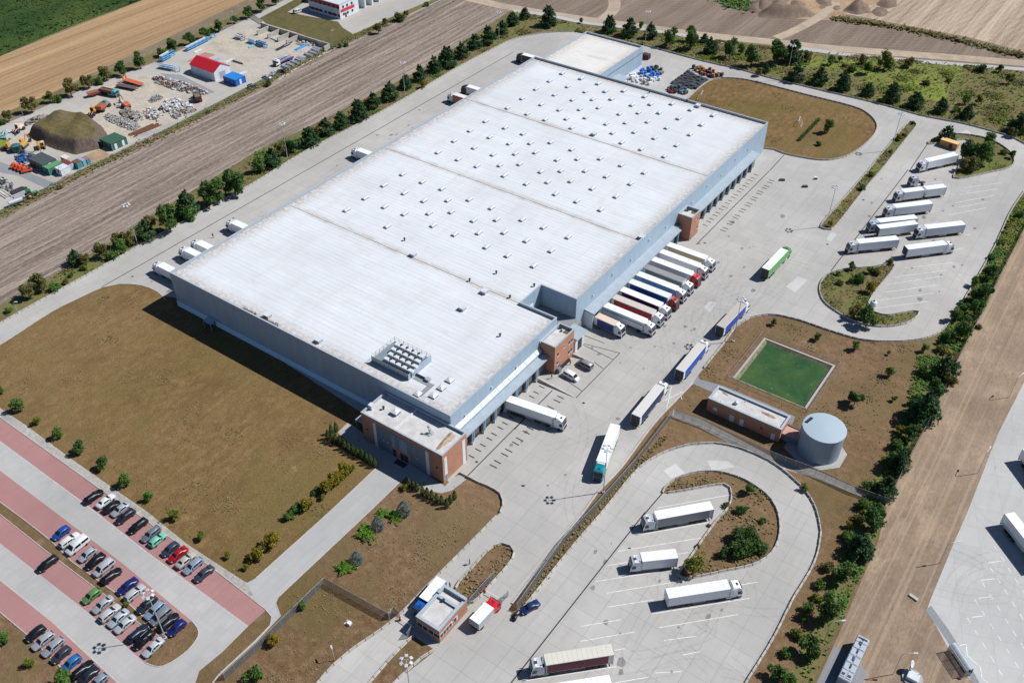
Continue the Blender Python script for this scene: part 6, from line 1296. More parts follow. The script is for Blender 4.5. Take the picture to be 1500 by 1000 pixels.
def cab_mesh(day):
    def f():
        top = 3.55 if not day else 2.75
        # side outline (x forward from the cab's back) at rising heights, then width
        pr = [(0, .75), (0, top * .94), (.25, top), (1.35, top - .02), (1.85, top - .35), (2.12, top * .62), (2.25, 1.45), (2.3, .95), (2.3, .35), (2.1, .28), (1.55, .30), (1.45, .75)]
        def wd(x, z): return 1.22 - (.10 * max(0, (z - 2.0) / 1.8)) - (.10 if x > 2.0 else 0) - (.12 if z > top - .1 else 0)
        m = MB(); n = len(pr)
        ringL = [(x, wd(x, z), z) for x, z in pr]; ringR = [(x, -wd(x, z), z) for x, z in pr]
        mid1 = [(x - .02 * (x > 2), wd(x, z) * .55, z + .03 * (z > top - .4)) for x, z in pr]; mid2 = [(x - .02 * (x > 2), -wd(x, z) * .55, z + .03 * (z > top - .4)) for x, z in pr]
        m.loft([ringR, mid2, mid1, ringL], 0, True, False); body = m.mesh('cab', [WHITE])
        gl = MB(); a, b = (1.90, top - .42), (2.20, 1.62); q = .03
        gl.add([(a[0] + q, -1.0, a[1]), (a[0] + q, 1.0, a[1]), (b[0] + .05, 1.06, b[1]), (b[0] + .05, -1.06, b[1])], [(0, 3, 2, 1)]); gl = gl.mesh('windscreen', MT['glass'])
        sw = MB(); sw.quad((1.15, 0, 1.55), (2.0, 0, 1.55), (1.78, -.06, 2.35), (1.15, -.06, 2.35)); sw = sw.mesh('side_window', MT['glass'])
        gr = MB(); gr.box(2.29, 2.35, -.9, .9, .62, 1.35, 0); gr.box(2.2, 2.34, -1.1, 1.1, .3, .5, 0); gr = gr.mesh('grille', MT['chassis'])
        vi = MB(); vi.loft([[(1.86, -1.02, top - .32), (1.86, 1.02, top - .32), (2.14, 1.02, top - .44), (2.14, -1.02, top - .44)], [(1.86, -1.02, top - .28), (1.86, 1.02, top - .28), (2.14, 1.02, top - .40), (2.14, -1.02, top - .40)]]); vi = vi.mesh('sun_visor', MT['dark'])
        mi = MB().box(-.06, .10, 0, .14, -.35, .35, 0, .03).box(-.02, .03, -.3, 0, .25, .3).mesh('mirror', MT['dark'])
        hl = MB().box(0, .06, -.16, .16, -.12, .12, 0, .02).mesh('headlight', MT['lamp'])
        ha = MB().box(-.35, .35, -.35, .35, 0, .04).mesh('roof_hatch', MT['dark'])
        df = MB(); df.loft([[(.05, -1.0, top - .05), (.05, 1.0, top - .05), (1.1, .9, top - .03), (1.1, -.9, top - .03)], [(.05, -1.0, top + .42), (.05, 1.0, top + .42), (.5, .8, top + .2), (.5, -.8, top + .2)]]); df = df.mesh('air_deflector', [WHITE])
        fa = MB().box(-.45, .02, -.02, .02, .9, top * .92).mesh('side_fairing', [WHITE])
        st = MB().box(1.5, 2.2, -.03, .03, .32, .75).mesh('step', MT['chassis'])
        return dict(body=body, windscreen=gl, sw=sw, grille=gr, visor=vi, mirror=mi, headlight=hl, hatch=ha, deflector=df, fairing=fa, step=st, top=top)
    return cached(('cab', day), f)
def add_cab(root, x, paintm, day=False, deflector=True, hatch=True):
    d = cab_mesh(day); c = link('cab', d['body'], root, {0: paintm}); c.location = (x, 0, 0); top = d['top']
    link('windscreen', d['windscreen'], c); link('grille', d['grille'], c); link('sun_visor', d['visor'], c)
    for s in (-1, 1):
        w_ = link('side_window', d['sw'], c); w_.location = (0, s * 1.235, 0); w_.scale = (1, -s, 1) if s > 0 else (1, 1, 1); w_.location.y = s * 1.24
        if s < 0: w_.scale = (1, -1, 1)
        m = link('mirror', d['mirror'], c); m.location = (1.95, s * 1.32, 2.1); m.scale = (1, s, 1)
        h = link('headlight', d['headlight'], c); h.location = (2.28, s * .95, .72)
        p = link('step', d['step'], c); p.location = (0, s * 1.2, 0)
        if deflector: f = link('side_fairing', d['fairing'], c, {0: paintm}); f.location = (0, s * 1.16, 0)
    if deflector: link('air_deflector', d['deflector'], c, {0: paintm})
    if hatch: h = link('roof_hatch', d['hatch'], c); h.location = (1.05, 0, top + .015)
    return c
def chassis_mesh(L, tr):
    def f():
        m = MB()
        if tr == 'trailer':
            m.box(.1, L - .3, -.5, -.38, .85, 1.13).box(.1, L - .3, .38, .5, .85, 1.13).box(.0, .15, -1.2, 1.2, .45, .62).box(1.6, 5.3, -1.05, 1.05, .75, .9)
            for s in (-1, 1):
                m.box(9.6, 9.75, s * .75 - .07, s * .75 + .07, .15, 1.1).box(5.6, 9.2, s * 1.2 - .02, s * 1.2 + .02, .55, .65).box(5.6, 9.2, s * 1.2 - .02, s * 1.2 + .02, .8, .9)
            for x in (2.2, 3.5, 4.8): m.cyl((x, -1, .5), (x, 1, .5), .08, .08, 6)
        else:
            m.box(0, L, -.5, -.38, .62, .88).box(0, L, .38, .5, .62, .88).box(0, .12, -1.15, 1.15, .45, .6)
        return m.mesh('chassis', MT['chassis'])
    return cached(('ch', L, tr), f)
def heading(a, b): return math.atan2(b[1] - a[1], b[0] - a[0])
def put_body(root, L, z0, z1, side, roofm, style, curtain, stripe, seams, x0=0.0, white=None):
    b = link('cargo_body', trailer_box_mesh(L, z0, z1, seams), root, {0: side if style == 'box' else (white or WHITE), 1: roofm}); b.location = (x0, 0, 0)
    if style == 'curtain':
        me = cached(('curtain', L, z0, z1), lambda: curtain_mesh(L, z0, z1))
        for s in (-1, 1): c = link('curtain', me, b, {0: curtain}); c.location = (0, s * 1.285, 0); c.scale = (1, s, 1)
    if stripe:
        me = cached(('stripe', L, stripe[1], stripe[2]), lambda: MB().box(.5, L - .3, -.012, .012, stripe[1], stripe[2]).mesh('stripe', [WHITE]))
        for s in (-1, 1): c = link('stripe', me, b, {0: stripe[0]}); c.location = (0, s * 1.29, 0)
    me = cached(('rear', z0, z1), lambda: MB().box(-.045, 0, -1.18, -.02, z0 + .1, z1 - .12).box(-.045, 0, .02, 1.18, z0 + .1, z1 - .12).mesh('rear_door', [WHITE])); link('rear_door', me, b, {0: side if style == 'box' else (white or WHITE)})
    me = cached(('lockbar', z0, z1), lambda: MB().cyl((-.07, -.35, z0 + .1), (-.07, -.35, z1 - .2), .025, .025, 5).cyl((-.07, .35, z0 + .1), (-.07, .35, z1 - .2), .025, .025, 5).mesh('lock_bars', MT['steel'])); link('lock_bars', me, b)
    return b
def curtain_mesh(L, z0, z1):
    m = MB(); n = int((L - 1.3) / .28); xs = [1.0 + i * (L - 1.25) / n for i in range(n + 1)]; V = []
    for i, x in enumerate(xs): y = .012 + .018 * (i % 2); V += [(x, y, z0 + .1), (x, y, z1 - .18)]
    m.add(V, [(2 * i, 2 * i + 2, 2 * i + 3, 2 * i + 1) for i in range(n)], 0, True); return m.mesh('curtain', [WHITE])
def semi(label, rear, front, cab=None, side=None, roof=None, style='box', curtain=None, stripe=None, seams=0, reefer=True, group=None, tractor=True, anchor='mid', open_rear=False, skirt=True, name=None, z1=4.0, deflector=True):
    """rear, front: middle of the roof ends of the trailer on the ground plan"""
    rz = heading(rear, front); L = 13.6; c_ = Vector(rear).lerp(Vector(front), .5); d = Vector((math.cos(rz), math.sin(rz)))
    o_ = c_ - d * (L / 2) if anchor == 'mid' else Vector(rear)
    o = thing(name or ('semi_truck' if tractor else 'trailer'), label, 'truck' if tractor else 'trailer', (o_.x, o_.y, .03), rz, group)
    side = side or WHITE; roof = roof or WHITE; cab = cab or WHITE
    b = put_body(o, L, 1.15, z1, side, roof, style, curtain, stripe, seams)
    if open_rear: link('open_end', cached('open_end', lambda: MB().box(-.09, -.05, -1.15, 1.15, 1.25, 3.85).mesh('open_end', MT['dark'])), b)
    link('chassis', chassis_mesh(L, 'trailer'), o)
    if reefer: link('fridge_unit', cached('reefer', lambda: MB().box(L, L + .42, -.95, .95, 2.1, 3.85, 0, .06).box(L + .42, L + .44, -.7, .7, 2.3, 3.0, 1).mesh('fridge_unit', [WHITE, MT['dark']])), o)
    if skirt:
        me = cached('palletbox', lambda: MB().box(5.7, 8.4, -.06, .06, .45, 1.05, 0, .03).mesh('pallet_box', [WHITE]))
        for s in (-1, 1): p = link('pallet_box', me, o); p.location = (0, s * 1.12, 0)
    for x in (2.2, 3.5, 4.8):
        for s in (-1, 1): wheel(o, x, s * 1.08, .5, .36)
    me = cached('taillight', lambda: MB().box(-.06, 0, -.2, .2, .62, .76).mesh('tail_light', paint(150, 20, 20)))
    for s in (-1, 1): l = link('tail_light', me, o); l.location = (0, s * .95, 0)
    if tractor:
        m = cached('tchassis', lambda: MB().box(10.9, 16.2, -.5, -.36, .7, .95).box(10.9, 16.2, .36, .5, .7, .95).box(11.2, 12.8, -1.15, -.8, 1.02, 1.08).box(11.2, 12.8, .8, 1.15, 1.02, 1.08).mesh('tractor_chassis', MT['chassis'])); link('tractor_chassis', m, o)
        m = cached('tank', lambda: MB().cyl((13.0, 0, .65), (14.2, 0, .65), .32, .32, 12).mesh('fuel_tank', MT['steel']))
        for s in (-1, 1):
            q = link('fuel_tank', m, o); q.location = (0, s * .95, 0)
            wheel(o, 12.05, s * .92, .5, .56); wheel(o, 15.45, s * 1.05, .5, .34)
        add_cab(o, 14.25, cab, False, deflector)
    return o
def rigid(label, rear, front, L=7.4, cab=None, side=None, roof=None, style='box', curtain=None, stripe=None, day=True, group=None, z1=3.6, seams=0, name='box_truck'):
    rz = heading(rear, front); c_ = Vector(rear).lerp(Vector(front), .5); d = Vector((math.cos(rz), math.sin(rz))); o_ = c_ - d * (L / 2)
    o = thing(name, label, 'truck', (o_.x, o_.y, .03), rz, group); side = side or WHITE
    put_body(o, L, 1.0, z1, side, roof or WHITE, style, curtain, stripe, seams)
    link('chassis', chassis_mesh(L + 2.0, 'rigid'), o)
    for s in (-1, 1): wheel(o, L * .25, s * .98, .48, .5); wheel(o, L + 1.45, s * 1.05, .48, .32)
    if L > 7:
        for s in (-1, 1): wheel(o, L * .25 + 1.3, s * .98, .48, .5)
    add_cab(o, L + .15, cab or WHITE, day, not day); return o
rf4 = lambda k, x, y: t(k, x, y, 4.0)
W = WHITE
red_c, dred_c, teal_c, green_c = paint(196, 18, 32), paint(150, 24, 34), paint(0, 150, 160), paint(84, 168, 70)
dock = [('white cabbed truck with beige curtain side, farthest in the dock line', 'curtain', paint(196, 178, 140, .55), W, W, 0, None), ('all white truck backed in beside the beige sided one', 'box', None, W, W, 0, None),
        ('white trailer with bright red cab backed into the dock', 'box', None, W, red_c, 0, None), ('grey roofed truck with grey sides backed into the dock', 'curtain', paint(128, 128, 126, .6), GREYC, W, 1.1, None),
        ('white roofed truck with pale blue side panels at the dock', 'box', paint(190, 215, 222), W, W, 0, None), ('truck with bright blue curtain and red cab at the dock', 'curtain', paint(20, 92, 165, .5), paint(226, 226, 222), dred_c, .8, None),
        ('truck with navy curtain side and white cab at the dock', 'curtain', paint(28, 34, 96, .5), W, W, 0, None), ('truck with red curtain side and ribbed cream roof at the dock', 'curtain', paint(170, 26, 40, .5), paint(205, 196, 186), W, 1.0, None),
        ('white truck with dark green stripe at the near end of the dock line', 'box', None, W, W, 0, (paint(30, 110, 60), 2.95, 3.2))]
dpx = [((915, 430), (1129, 502)), ((868, 472), (1095, 547)), ((823, 512), (1050, 598)), ((775, 560), (1008, 640)), ((733, 600), (962, 682)), ((690, 645), (920, 730)), ((643, 693), (873, 780)), ((593, 738), (828, 820)), ((543, 788), (780, 872))]
for (lb, st, cu, ro, ca, sm, stp), (a, b) in zip(dock, dpx):
    y = (rf4('7', *a)[1] + rf4('7', *b)[1]) / 2
    semi(lb, (-103.55, y + rnd.uniform(-.1, .1)), (-89.95, y + rnd.uniform(-.12, .12)), ca, (paint(190, 215, 222) if 'pale blue' in lb else W), ro, st, cu, stp, sm, st == 'box', 'trucks backed up to the east dock')
rigid('short truck with blue side and peach roof at the near end of the dock', rf4('7', 500, 840), rf4('7', 612, 890), 6.8, W, W, paint(222, 200, 180), 'curtain', paint(36, 62, 130, .5), None, False, 'trucks backed up to the east dock', 3.7)
semi('white trailer truck docked alone beside the brick office', rf4('b', 1478, 332), rf4('c', 243, 424), W, W, W, 'box', None, (paint(30, 110, 80), 1.3, 1.42))
# trucks behind the west wall
for i, (k, x, y, sd, cabm, lb) in enumerate((('5', 880, 590, W, W, 'white truck at the near end of the west dock'), ('5', 1050, 510, W, W, 'second white truck from the near corner at the west dock'), ('5', 1122, 470, W, W, 'third white truck from the near corner at the west dock'), ('5', 1325, 350, W, W, 'white truck standing alone half way along the west dock'),
        ('2', 570, 930, W, W, 'white truck alone further up the west dock'), ('2', 1125, 600, paint(190, 100, 70), W, 'white cabbed truck with orange side peeking over the west edge'), ('2', 1210, 555, W, paint(24, 26, 36), 'black cabbed white truck peeking over the west edge'), ('3', 45, 370, paint(30, 28, 30), paint(30, 28, 30), 'dark truck at the far end of the west dock'))):
    p = t(k, x, y); semi(lb, (-211.6, p[1] + 1.25), (-225.2, p[1] + 1.25), cabm, sd, W if i != 5 else paint(230, 225, 220), 'box', None, None, 0, False, 'trucks at the west dock', True, 'rear')
# trucks on the yard
semi('bright green sided truck parked alone in the open yard', t('7', 1478, 585, 3.9), rf4('8', 105, 452), green_c, green_c, W, 'box', None, None, 0, False, None, True, 'mid', True)
semi('blue sided truck with grey roof nearest the bend above the pond', rf4('7', 1226, 908), rf4('7', 1346, 782), W, W, paint(190, 182, 172), 'curtain', paint(48, 82, 178, .5), None, 0, False, None, True, 'mid', True)
semi('bright blue sided truck waiting beside the pond path', rf4('c', 985, 168), rf4('c', 1112, 14), W, W, paint(208, 204, 196), 'curtain', paint(10, 84, 190, .5), None, 0, False, None, True, 'mid', True)
semi('dark navy sided truck waiting behind the bright blue one', rf4('c', 727, 432), rf4('c', 868, 258), W, W, paint(214, 212, 206), 'curtain', paint(18, 32, 84, .5), None, 0, False, None, True, 'mid', True)
semi('white trailer truck with teal cab driving down the yard', rf4('c', 604, 488), rf4('c', 524, 702), teal_c, W, W, 'box', None, None, 0, True)
# east truck park
ep = 'white trucks in the east truck park'
semi('white truck beside the tree island, nearest the timber container', rf4('4', 1105, 900), rf4('4', 928, 940), W, None, None, group=ep)
semi('third white truck from the top in the truck park, beside the road train', rf4('8', 955, 182), rf4('8', 740, 208), W, group=ep)
semi('white truck half hidden behind the trailer without a tractor', rf4('8', 868, 268), rf4('8', 645, 293), paint(205, 222, 236), group=ep)
semi('white trailer standing without a tractor in the truck park', rf4('8', 640, 330), rf4('8', 875, 300), tractor=False, reefer=False, open_rear=True)
semi('rightmost white truck facing left in the truck park', rf4('8', 1150, 304), rf4('8', 920, 330), W, paint(214, 216, 224), group=ep)
semi('lower left white truck nearest the bulb shaped island', rf4('8', 755, 392), rf4('8', 530, 414), W, group=ep)
semi('white truck facing right with its open rear door dark', rf4('8', 808, 450), rf4('8', 1042, 420), W, group=ep, open_rear=True)
def road_train():
    a, b = rf4('8', 912, 102), rf4('8', 785, 118); o = rigid('white road train of truck and drawbar trailer in the truck park', a, b, 7.6, W, W, W, day=False, z1=3.95, name='road_train')
    put_body(o, 7.6, 1.0, 3.95, W, W, 'box', None, None, 0, -8.5); c = link('chassis', chassis_mesh(9.6, 'rigid'), o); c.location = (-8.5, 0, 0)
    for x in (-6.5, -5.2, -2.2):
        for s in (-1, 1): wheel(o, x, s * 1.05, .48, .36)
road_train()
def bobtail():
    a = t('8', 880, 80); b = t('8', 800, 92); rz = heading(t('8', 912, 102), t('8', 785, 118)); o = thing('tractor_unit', 'white tractor unit without trailer above the road train', 'truck', (*t('8', 905, 80), .03), rz)
    MB().box(-.6, 5.4, -.5, -.36, .7, .95).box(-.6, 5.4, .36, .5, .7, .95).box(-.6, -.5, -.5, .5, .7, .95).box(.2, 1.8, -.45, .45, .95, 1.1).build('chassis', MT['chassis'], o)
    for s in (-1, 1): wheel(o, .8, s * .92, .5, .56); wheel(o, 4.5, s * 1.05, .5, .34); MB().cyl((2, s * .95, .65), (3.2, s * .95, .65), .32, .32, 12).build('fuel_tank', MT['steel'], o)
    add_cab(o, 3.3, paint(225, 228, 232))
bobtail()
# lower truck park
semi('white roofed truck with grey curtain beside the loop island', rf4('g', 1172, -42), rf4('g', 840, 18), W, W, W, 'curtain', paint(150, 153, 158, .55), None, 0, False)
rigid('short white box truck with tall cab between the bay lines', rf4('g', 955, 240), rf4('g', 768, 260), 7.9, W, W, W, 'box', None, None, False, None, 3.95)
semi('white truck facing right on the open slabs below the loop island', rf4('g', 912, 475), rf4('g', 1268, 420), W, W, W, seams=1.13, reefer=False)
semi('truck with dark red curtain and ribbed cream roof at the bottom', rf4('g', 582, 802), rf4('g', 197, 862), W, paint(120, 24, 46), paint(214, 208, 196), 'curtain', paint(128, 4, 50, .5), None, 1.0, False)
semi('white truck cut off by the bottom edge of the picture', rf4('g', 570, 985), rf4('g', 180, 1046), W, W, W, seams=1.2, reefer=False)
rigid('blue box truck with white roof at the gatehouse', t('f', 1085, 390, 3.3), t('f', 985, 508, 3.3), 6.3, paint(18, 98, 190), paint(20, 100, 190), W, 'box', None, None, True, None, 3.3)
rigid('small box truck with red cab and grey side leaving the gate', t('f', 1283, 632, 3.0), t('f', 1362, 548, 3.0), 5.0, paint(215, 24, 34), paint(176, 178, 182), W, 'box', None, None, True, None, 3.0)
# neighbour's apron
semi('white trailer with green stripe on the apron at the right edge', t('h', 1440, 35, 4), t('h', 1610, 250, 4), W, W, W, 'box', None, (paint(30, 110, 80), 1.6, 1.75), 0, False)
semi('white trailer truck beyond the apron at the right edge, only its shadow seen', t('d', 1530, 640, 4), t('d', 1700, 860, 4), W, W, W, 'box', None, None, 0, False)

# ------------------------------------------------------------------ cars
CAR = {  # stations: x, lower half width, z hood or belt, z roof (0 = no roof here), roof half width
 'hatch': (4.05, [(-2.02, .70, .78, 0, 0), (-1.92, .82, .95, 0, 0), (-1.55, .86, .98, 1.38, .58), (-.6, .87, .95, 1.47, .62), (.3, .87, .93, 1.42, .60), (1.05, .86, .92, 0, 0), (1.75, .80, .80, 0, 0), (2.02, .62, .60, 0, 0)], 1.72),
 'sedan': (4.6, [(-2.3, .72, .80, 0, 0), (-2.15, .82, .98, 0, 0), (-1.55, .87, 1.0, 0, 0), (-.95, .88, .97, 1.38, .58), (-.2, .88, .95, 1.44, .61), (.45, .88, .94, 1.38, .59), (1.15, .87, .93, 0, 0), (2.0, .82, .82, 0, 0), (2.3, .64, .60, 0, 0)], 1.76),
 'estate': (4.65, [(-2.32, .72, .80, 0, 0), (-2.25, .83, .98, 0, 0), (-1.95, .86, .99, 1.36, .58), (-.9, .88, .97, 1.46, .62), (.4, .88, .94, 1.41, .60), (1.12, .87, .93, 0, 0), (2.0, .82, .82, 0, 0), (2.32, .64, .60, 0, 0)], 1.76),
 'mpv': (4.7, [(-2.35, .78, .90, 0, 0), (-2.3, .90, 1.08, 0, 0), (-2.15, .92, 1.1, 1.72, .70), (-.8, .93, 1.08, 1.80, .74), (.75, .92, 1.05, 1.70, .70), (1.55, .90, 1.02, 0, 0), (2.1, .86, .92, 0, 0), (2.35, .70, .70, 0, 0)], 1.86),
 'van': (5.1, [(-2.55, .86, 1.1, 0, 0), (-2.5, .96, 1.2, 0, 0), (-2.42, .97, 1.22, 1.98, .80), (-.5, .98, 1.2, 2.04, .82), (1.05, .97, 1.18, 1.94, .78), (1.85, .95, 1.12, 0, 0), (2.35, .90, .98, 0, 0), (2.55, .76, .75, 0, 0)], 1.96)}
def car_meshes(kind):
    L, ST, _ = CAR[kind]; m = MB(); rings = []
    for x, w_, zb, zr, wr in ST:
        lo = .24 if abs(x) < L / 2 - .15 else .36
        if zr: top = [(x, wr + .07, zr - .10), (x, wr - .06, zr), (x, -wr + .06, zr), (x, -wr - .07, zr - .10)]
        else: top = [(x, w_ * .93, zb + .015), (x, w_ * .6, zb + .05), (x, -w_ * .6, zb + .05), (x, -w_ * .93, zb + .015)]
        rings.append([(x, -w_ * .94, lo), (x, -w_, lo + .2), (x, -w_ * .98, zb - .06), (x, -w_ * .95, zb)] + top[::-1] + [(x, w_ * .95, zb), (x, w_ * .98, zb - .06), (x, w_, lo + .2), (x, w_ * .94, lo)])
    m.loft(rings, 0, True, True)
    # glass: windscreen, rear window and one side strip each, a centimetre proud of the shell
    cab = [i for i, s in enumerate(ST) if s[3]]; f0, f1 = cab[-1], cab[-1] + 1; b0, b1 = cab[0], cab[0] - 1
    def lerp(a, b, u): return tuple(a[i] + (b[i] - a[i]) * u for i in range(3))
    def pane(A, B, C_, D, q, side=False):
        A, B, C_, D = [Vector(p) for p in (A, B, C_, D)]; n = (B - A).cross(D - A).normalized() * .03; c = (A + B + C_ + D) / 4
        if (n.y if side else n.z) < 0: n = -n; B, D = D, B
        return MB().quad(*[tuple(c + (p - c) * q + n) for p in (A, B, C_, D)])
    rf, rb = rings[f0], rings[f1]
    ws = pane(lerp(rb[4], rb[3], .25), lerp(rb[7], rb[8], .25), rf[6], rf[5], .93).mesh('windscreen', MT['carglass'])
    rf2, rb2 = rings[b0], rings[b1]
    rw_ = pane(lerp(rf2[4], rb2[4], .85), rf2[5], rf2[6], lerp(rf2[7], rb2[7], .85), .86)
    A, B = rb2[4], rb2[7]; rw_ = pane(B, A, rf2[5], rf2[6], .8).mesh('rear_window', MT['carglass'])
    sw = MB()
    for a, b in zip(cab, cab[1:]):
        ra, rb_ = rings[a], rings[b]; p = pane(ra[8], ra[7], rb_[7], rb_[8], .9, True); sw.add(p.v, p.f)
    ra, rb_ = rings[f0], rings[f1]; tri = [Vector(ra[8]), Vector(ra[7]), Vector(rb_[8])]; c = sum(tri, Vector()) / 3; sw.add([tuple(c + (p - c) * .75 + Vector((0, .014, .005))) for p in tri], [(0, 1, 2)])
    sw = sw.mesh('side_windows', MT['carglass'])
    return m.mesh('body', [WHITE]), ws, rw_, sw
def car(kind, x, y, rz, col, label, group=None, rough=.34, extra=None, k=.62, loc=None, sc=1.0):
    b, ws, rw_, sw = cached(('car', kind), lambda: car_meshes(kind)); L, ST, wt = CAR[kind]; p = loc or g(x, y, .6)
    o = thing('van' if kind == 'van' else 'car', label, 'van' if kind in ('van',) else 'car', (p[0], p[1], .025), rz, group, sc if sc != 1 else None)
    bo = link('body', b, o, {0: paint(*col, rough, k)}); link('windscreen', ws, bo); link('rear_window', rw_, bo)
    for s in (-1, 1):
        q = link('side_windows', sw, bo); q.scale = (1, s, 1)
        r_ = .33 if kind in ('van', 'mpv') else .31
        for xx in (L * .30, -L * .29): wheel(o, xx, s * (ST[3][1] - .10), r_, .24)
        h = link('headlight', cached('chl', lambda: MB().box(-.12, .06, -.17, .17, -.07, .07, 0, .02).mesh('headlight', MT['lamp'])), bo); h.location = (ST[-2][0] + .12, s * (ST[-2][1] - .2), ST[-2][2] - .12)
        h = link('tail_light', cached('ctl', lambda: MB().box(-.05, .1, -.14, .14, -.08, .08, 0, .02).mesh('tail_light', paint(150, 16, 20))), bo); h.location = (ST[0][0] + .06, s * (ST[1][1] - .2), ST[1][2] - .1)
        h = link('mirror', cached('cmi', lambda: MB().box(-.08, .08, 0, .16, -.06, .07, 0, .02).mesh('mirror', MT['dark'])), bo); h.location = (ST[f_idx(ST)][0] + .25, s * .9, ST[f_idx(ST)][2] + .06); h.scale = (1, s, 1)
    link('number_plate', cached('cnp', lambda: MB().box(0, .02, -.26, .26, -.055, .055).mesh('number_plate', MT['white'])), bo).location = (ST[-1][0] - .005, 0, .42)
    if extra == 'rack':
        me = cached('rack', lambda: MB().box(-1.3, .4, -.03, .03, 0, .05).mesh('roof_rail', MT['steel']))
        for s in (-1, 1): link('roof_rail', me, bo).location = (-.2, s * .52, ST[3][3] - .02)
    return o
def f_idx(ST): return [i for i, s in enumerate(ST) if s[3]][-1]
BLK, NVY, DGR, SIL, SIB, GRY, WHT = (20, 21, 26), (22, 32, 92), (42, 46, 56), (178, 184, 192), (150, 170, 190), (120, 128, 140), (238, 240, 242)
PY = R(90); NY = R(-90)
C1, C2, C3, C4 = 'cars in the upper row', 'cars in the row on the median side facing the lane', 'cars in the row below the median', 'cars in the bottom row'
cars = [
 ('estate', 'a', 550, 908, PY, BLK, 'leftmost black estate car in the upper row', C1), ('sedan', 'a', 620, 935, PY, WHT, 'white saloon second from the left in the upper row', C1), ('hatch', 'a', 656, 968, PY, (28, 26, 32), 'black hatchback between white and silver saloons, upper row', C1), ('sedan', 'a', 708, 983, NY, SIL, 'silver saloon left of the dark estate in the upper row', C1), ('estate', 'e', 735, 25, NY, DGR, 'dark estate just right of the silver saloon, upper row', C1),
 ('estate', 'e', 808, 80, NY, BLK, 'black estate left of the grey one and mint car', C1), ('estate', 'e', 885, 128, NY, GRY, 'grey estate parked left of the mint green car', C1), ('hatch', 'e', 923, 162, PY, (130, 215, 185), 'mint green hatchback in the upper row', C1), ('hatch', 'e', 998, 217, NY, (58, 70, 90), 'slate hatchback left of the red car', C1), ('sedan', 'e', 1043, 248, NY, (190, 20, 32), 'red saloon in the upper row', C1), ('sedan', 'e', 1088, 282, PY, (196, 194, 188), 'pale silver saloon right of the red car', C1), ('estate', 'e', 1132, 315, NY, SIB, 'silver blue estate second from the right, upper row', C1), ('sedan', 'e', 1195, 360, NY, (64, 74, 88), 'dark grey saloon at the right end of the upper row', C1),
 ('hatch', 'e', 358, 122, NY, (30, 84, 170), 'bright blue hatchback at the left end of its row', C2), ('estate', 'e', 408, 163, PY, WHT, 'white car with orange mark beside the white minibus', C2), ('van', 'e', 455, 198, NY, (244, 245, 246), 'white minibus in the car park', None), ('hatch', 'e', 513, 249, NY, SIL, 'silver hatchback right of the white minibus', C2), ('sedan', 'e', 557, 287, NY, BLK, 'black saloon between the silver hatchback and minivan', C2), ('mpv', 'e', 610, 327, NY, (196, 200, 206), 'silver minivan near the median', None), ('estate', 'e', 653, 372, PY, BLK, 'black estate right of the silver minivan', C2),
 ('sedan', 'e', 748, 433, NY, (28, 44, 120), 'dark blue saloon left of the silver estate', C2), ('estate', 'e', 790, 473, PY, (196, 200, 204), 'silver estate at the foot of the light mast head', C2), ('estate', 'e', 860, 541, NY, (40, 58, 62), 'dark green grey estate under the light mast arm', C2), ('estate', 'e', 907, 575, NY, (140, 170, 196), 'pale blue estate crossed by the light mast', C2), ('mpv', 'e', 943, 610, NY, (140, 146, 154), 'grey people carrier right of the light mast', C2), ('estate', 'e', 990, 642, PY, (24, 25, 30), 'black estate second from the right end by the median tip', C2), ('hatch', 'e', 1035, 677, NY, (24, 38, 120), 'navy car at the right end by the median tip', C2),
 ('estate', 'e', 278, 302, NY, (22, 26, 34), 'black estate standing alone on the red paving', None), ('hatch', 'e', 538, 490, NY, (104, 150, 84), 'green hatchback with dark roof below the median', None), ('sedan', 'e', 604, 541, NY, SIL, 'silver saloon just right of the green hatchback', C3), ('estate', 'e', 645, 590, PY, (204, 206, 206), 'pale silver estate second right of the green hatchback', C3), ('sedan', 'e', 694, 622, NY, (186, 200, 212), 'silver saloon third right of the green hatchback', C3), ('sedan', 'e', 734, 656, NY, (200, 206, 210), 'silver saloon with a gap on its right, below the median', C3), ('estate', 'e', 808, 708, PY, (30, 44, 66), 'dark blue estate near the right end below the median', C3), ('estate', 'e', 843, 747, NY, BLK, 'large black estate beside the last silver saloon', C3), ('sedan', 'e', 898, 792, NY, (200, 206, 212), 'silver saloon at the right end below the median', C3),
 ('hatch', 'e', 208, 710, NY, (30, 34, 44), 'dark hatchback at the left end of the bottom row', C4), ('estate', 'e', 254, 753, NY, SIL, 'silver estate second in the bottom row', C4), ('estate', 'e', 312, 790, NY, (164, 170, 178), 'grey silver estate third in the bottom row', C4), ('hatch', 'e', 358, 835, NY, (58, 64, 76), 'dark grey hatchback left of the bright blue one, bottom row', C4), ('hatch', 'e', 417, 885, NY, (40, 116, 186), 'bright blue hatchback in the bottom row', C4), ('estate', 'e', 483, 922, PY, (20, 20, 24), 'black estate right of the bright blue hatchback', C4), ('sedan', 'e', 515, 962, NY, (36, 46, 60), 'dark saloon near the bottom edge', C4), ('hatch', 'e', 575, 995, NY, (140, 156, 170), 'grey blue car cut by the bottom edge', C4)]
for kind, k, x, y, rz, col, lb, gr_ in cars:
    o_ = TILE[k]; car(kind, o_[0] + x / 4, o_[1] + y / 4, rz + rnd.uniform(-.04, .04), col, lb, gr_, extra='rack' if kind == 'estate' else None, sc=1.04)
car('van', 837, 551, R(-4), WHT, 'white van with open rear doors by the brick tower', k=.85, sc=.9)
car('van', 857, 534.5, R(176), (150, 156, 162), 'grey van with roof bars and red stripe by the brick tower', sc=.95)
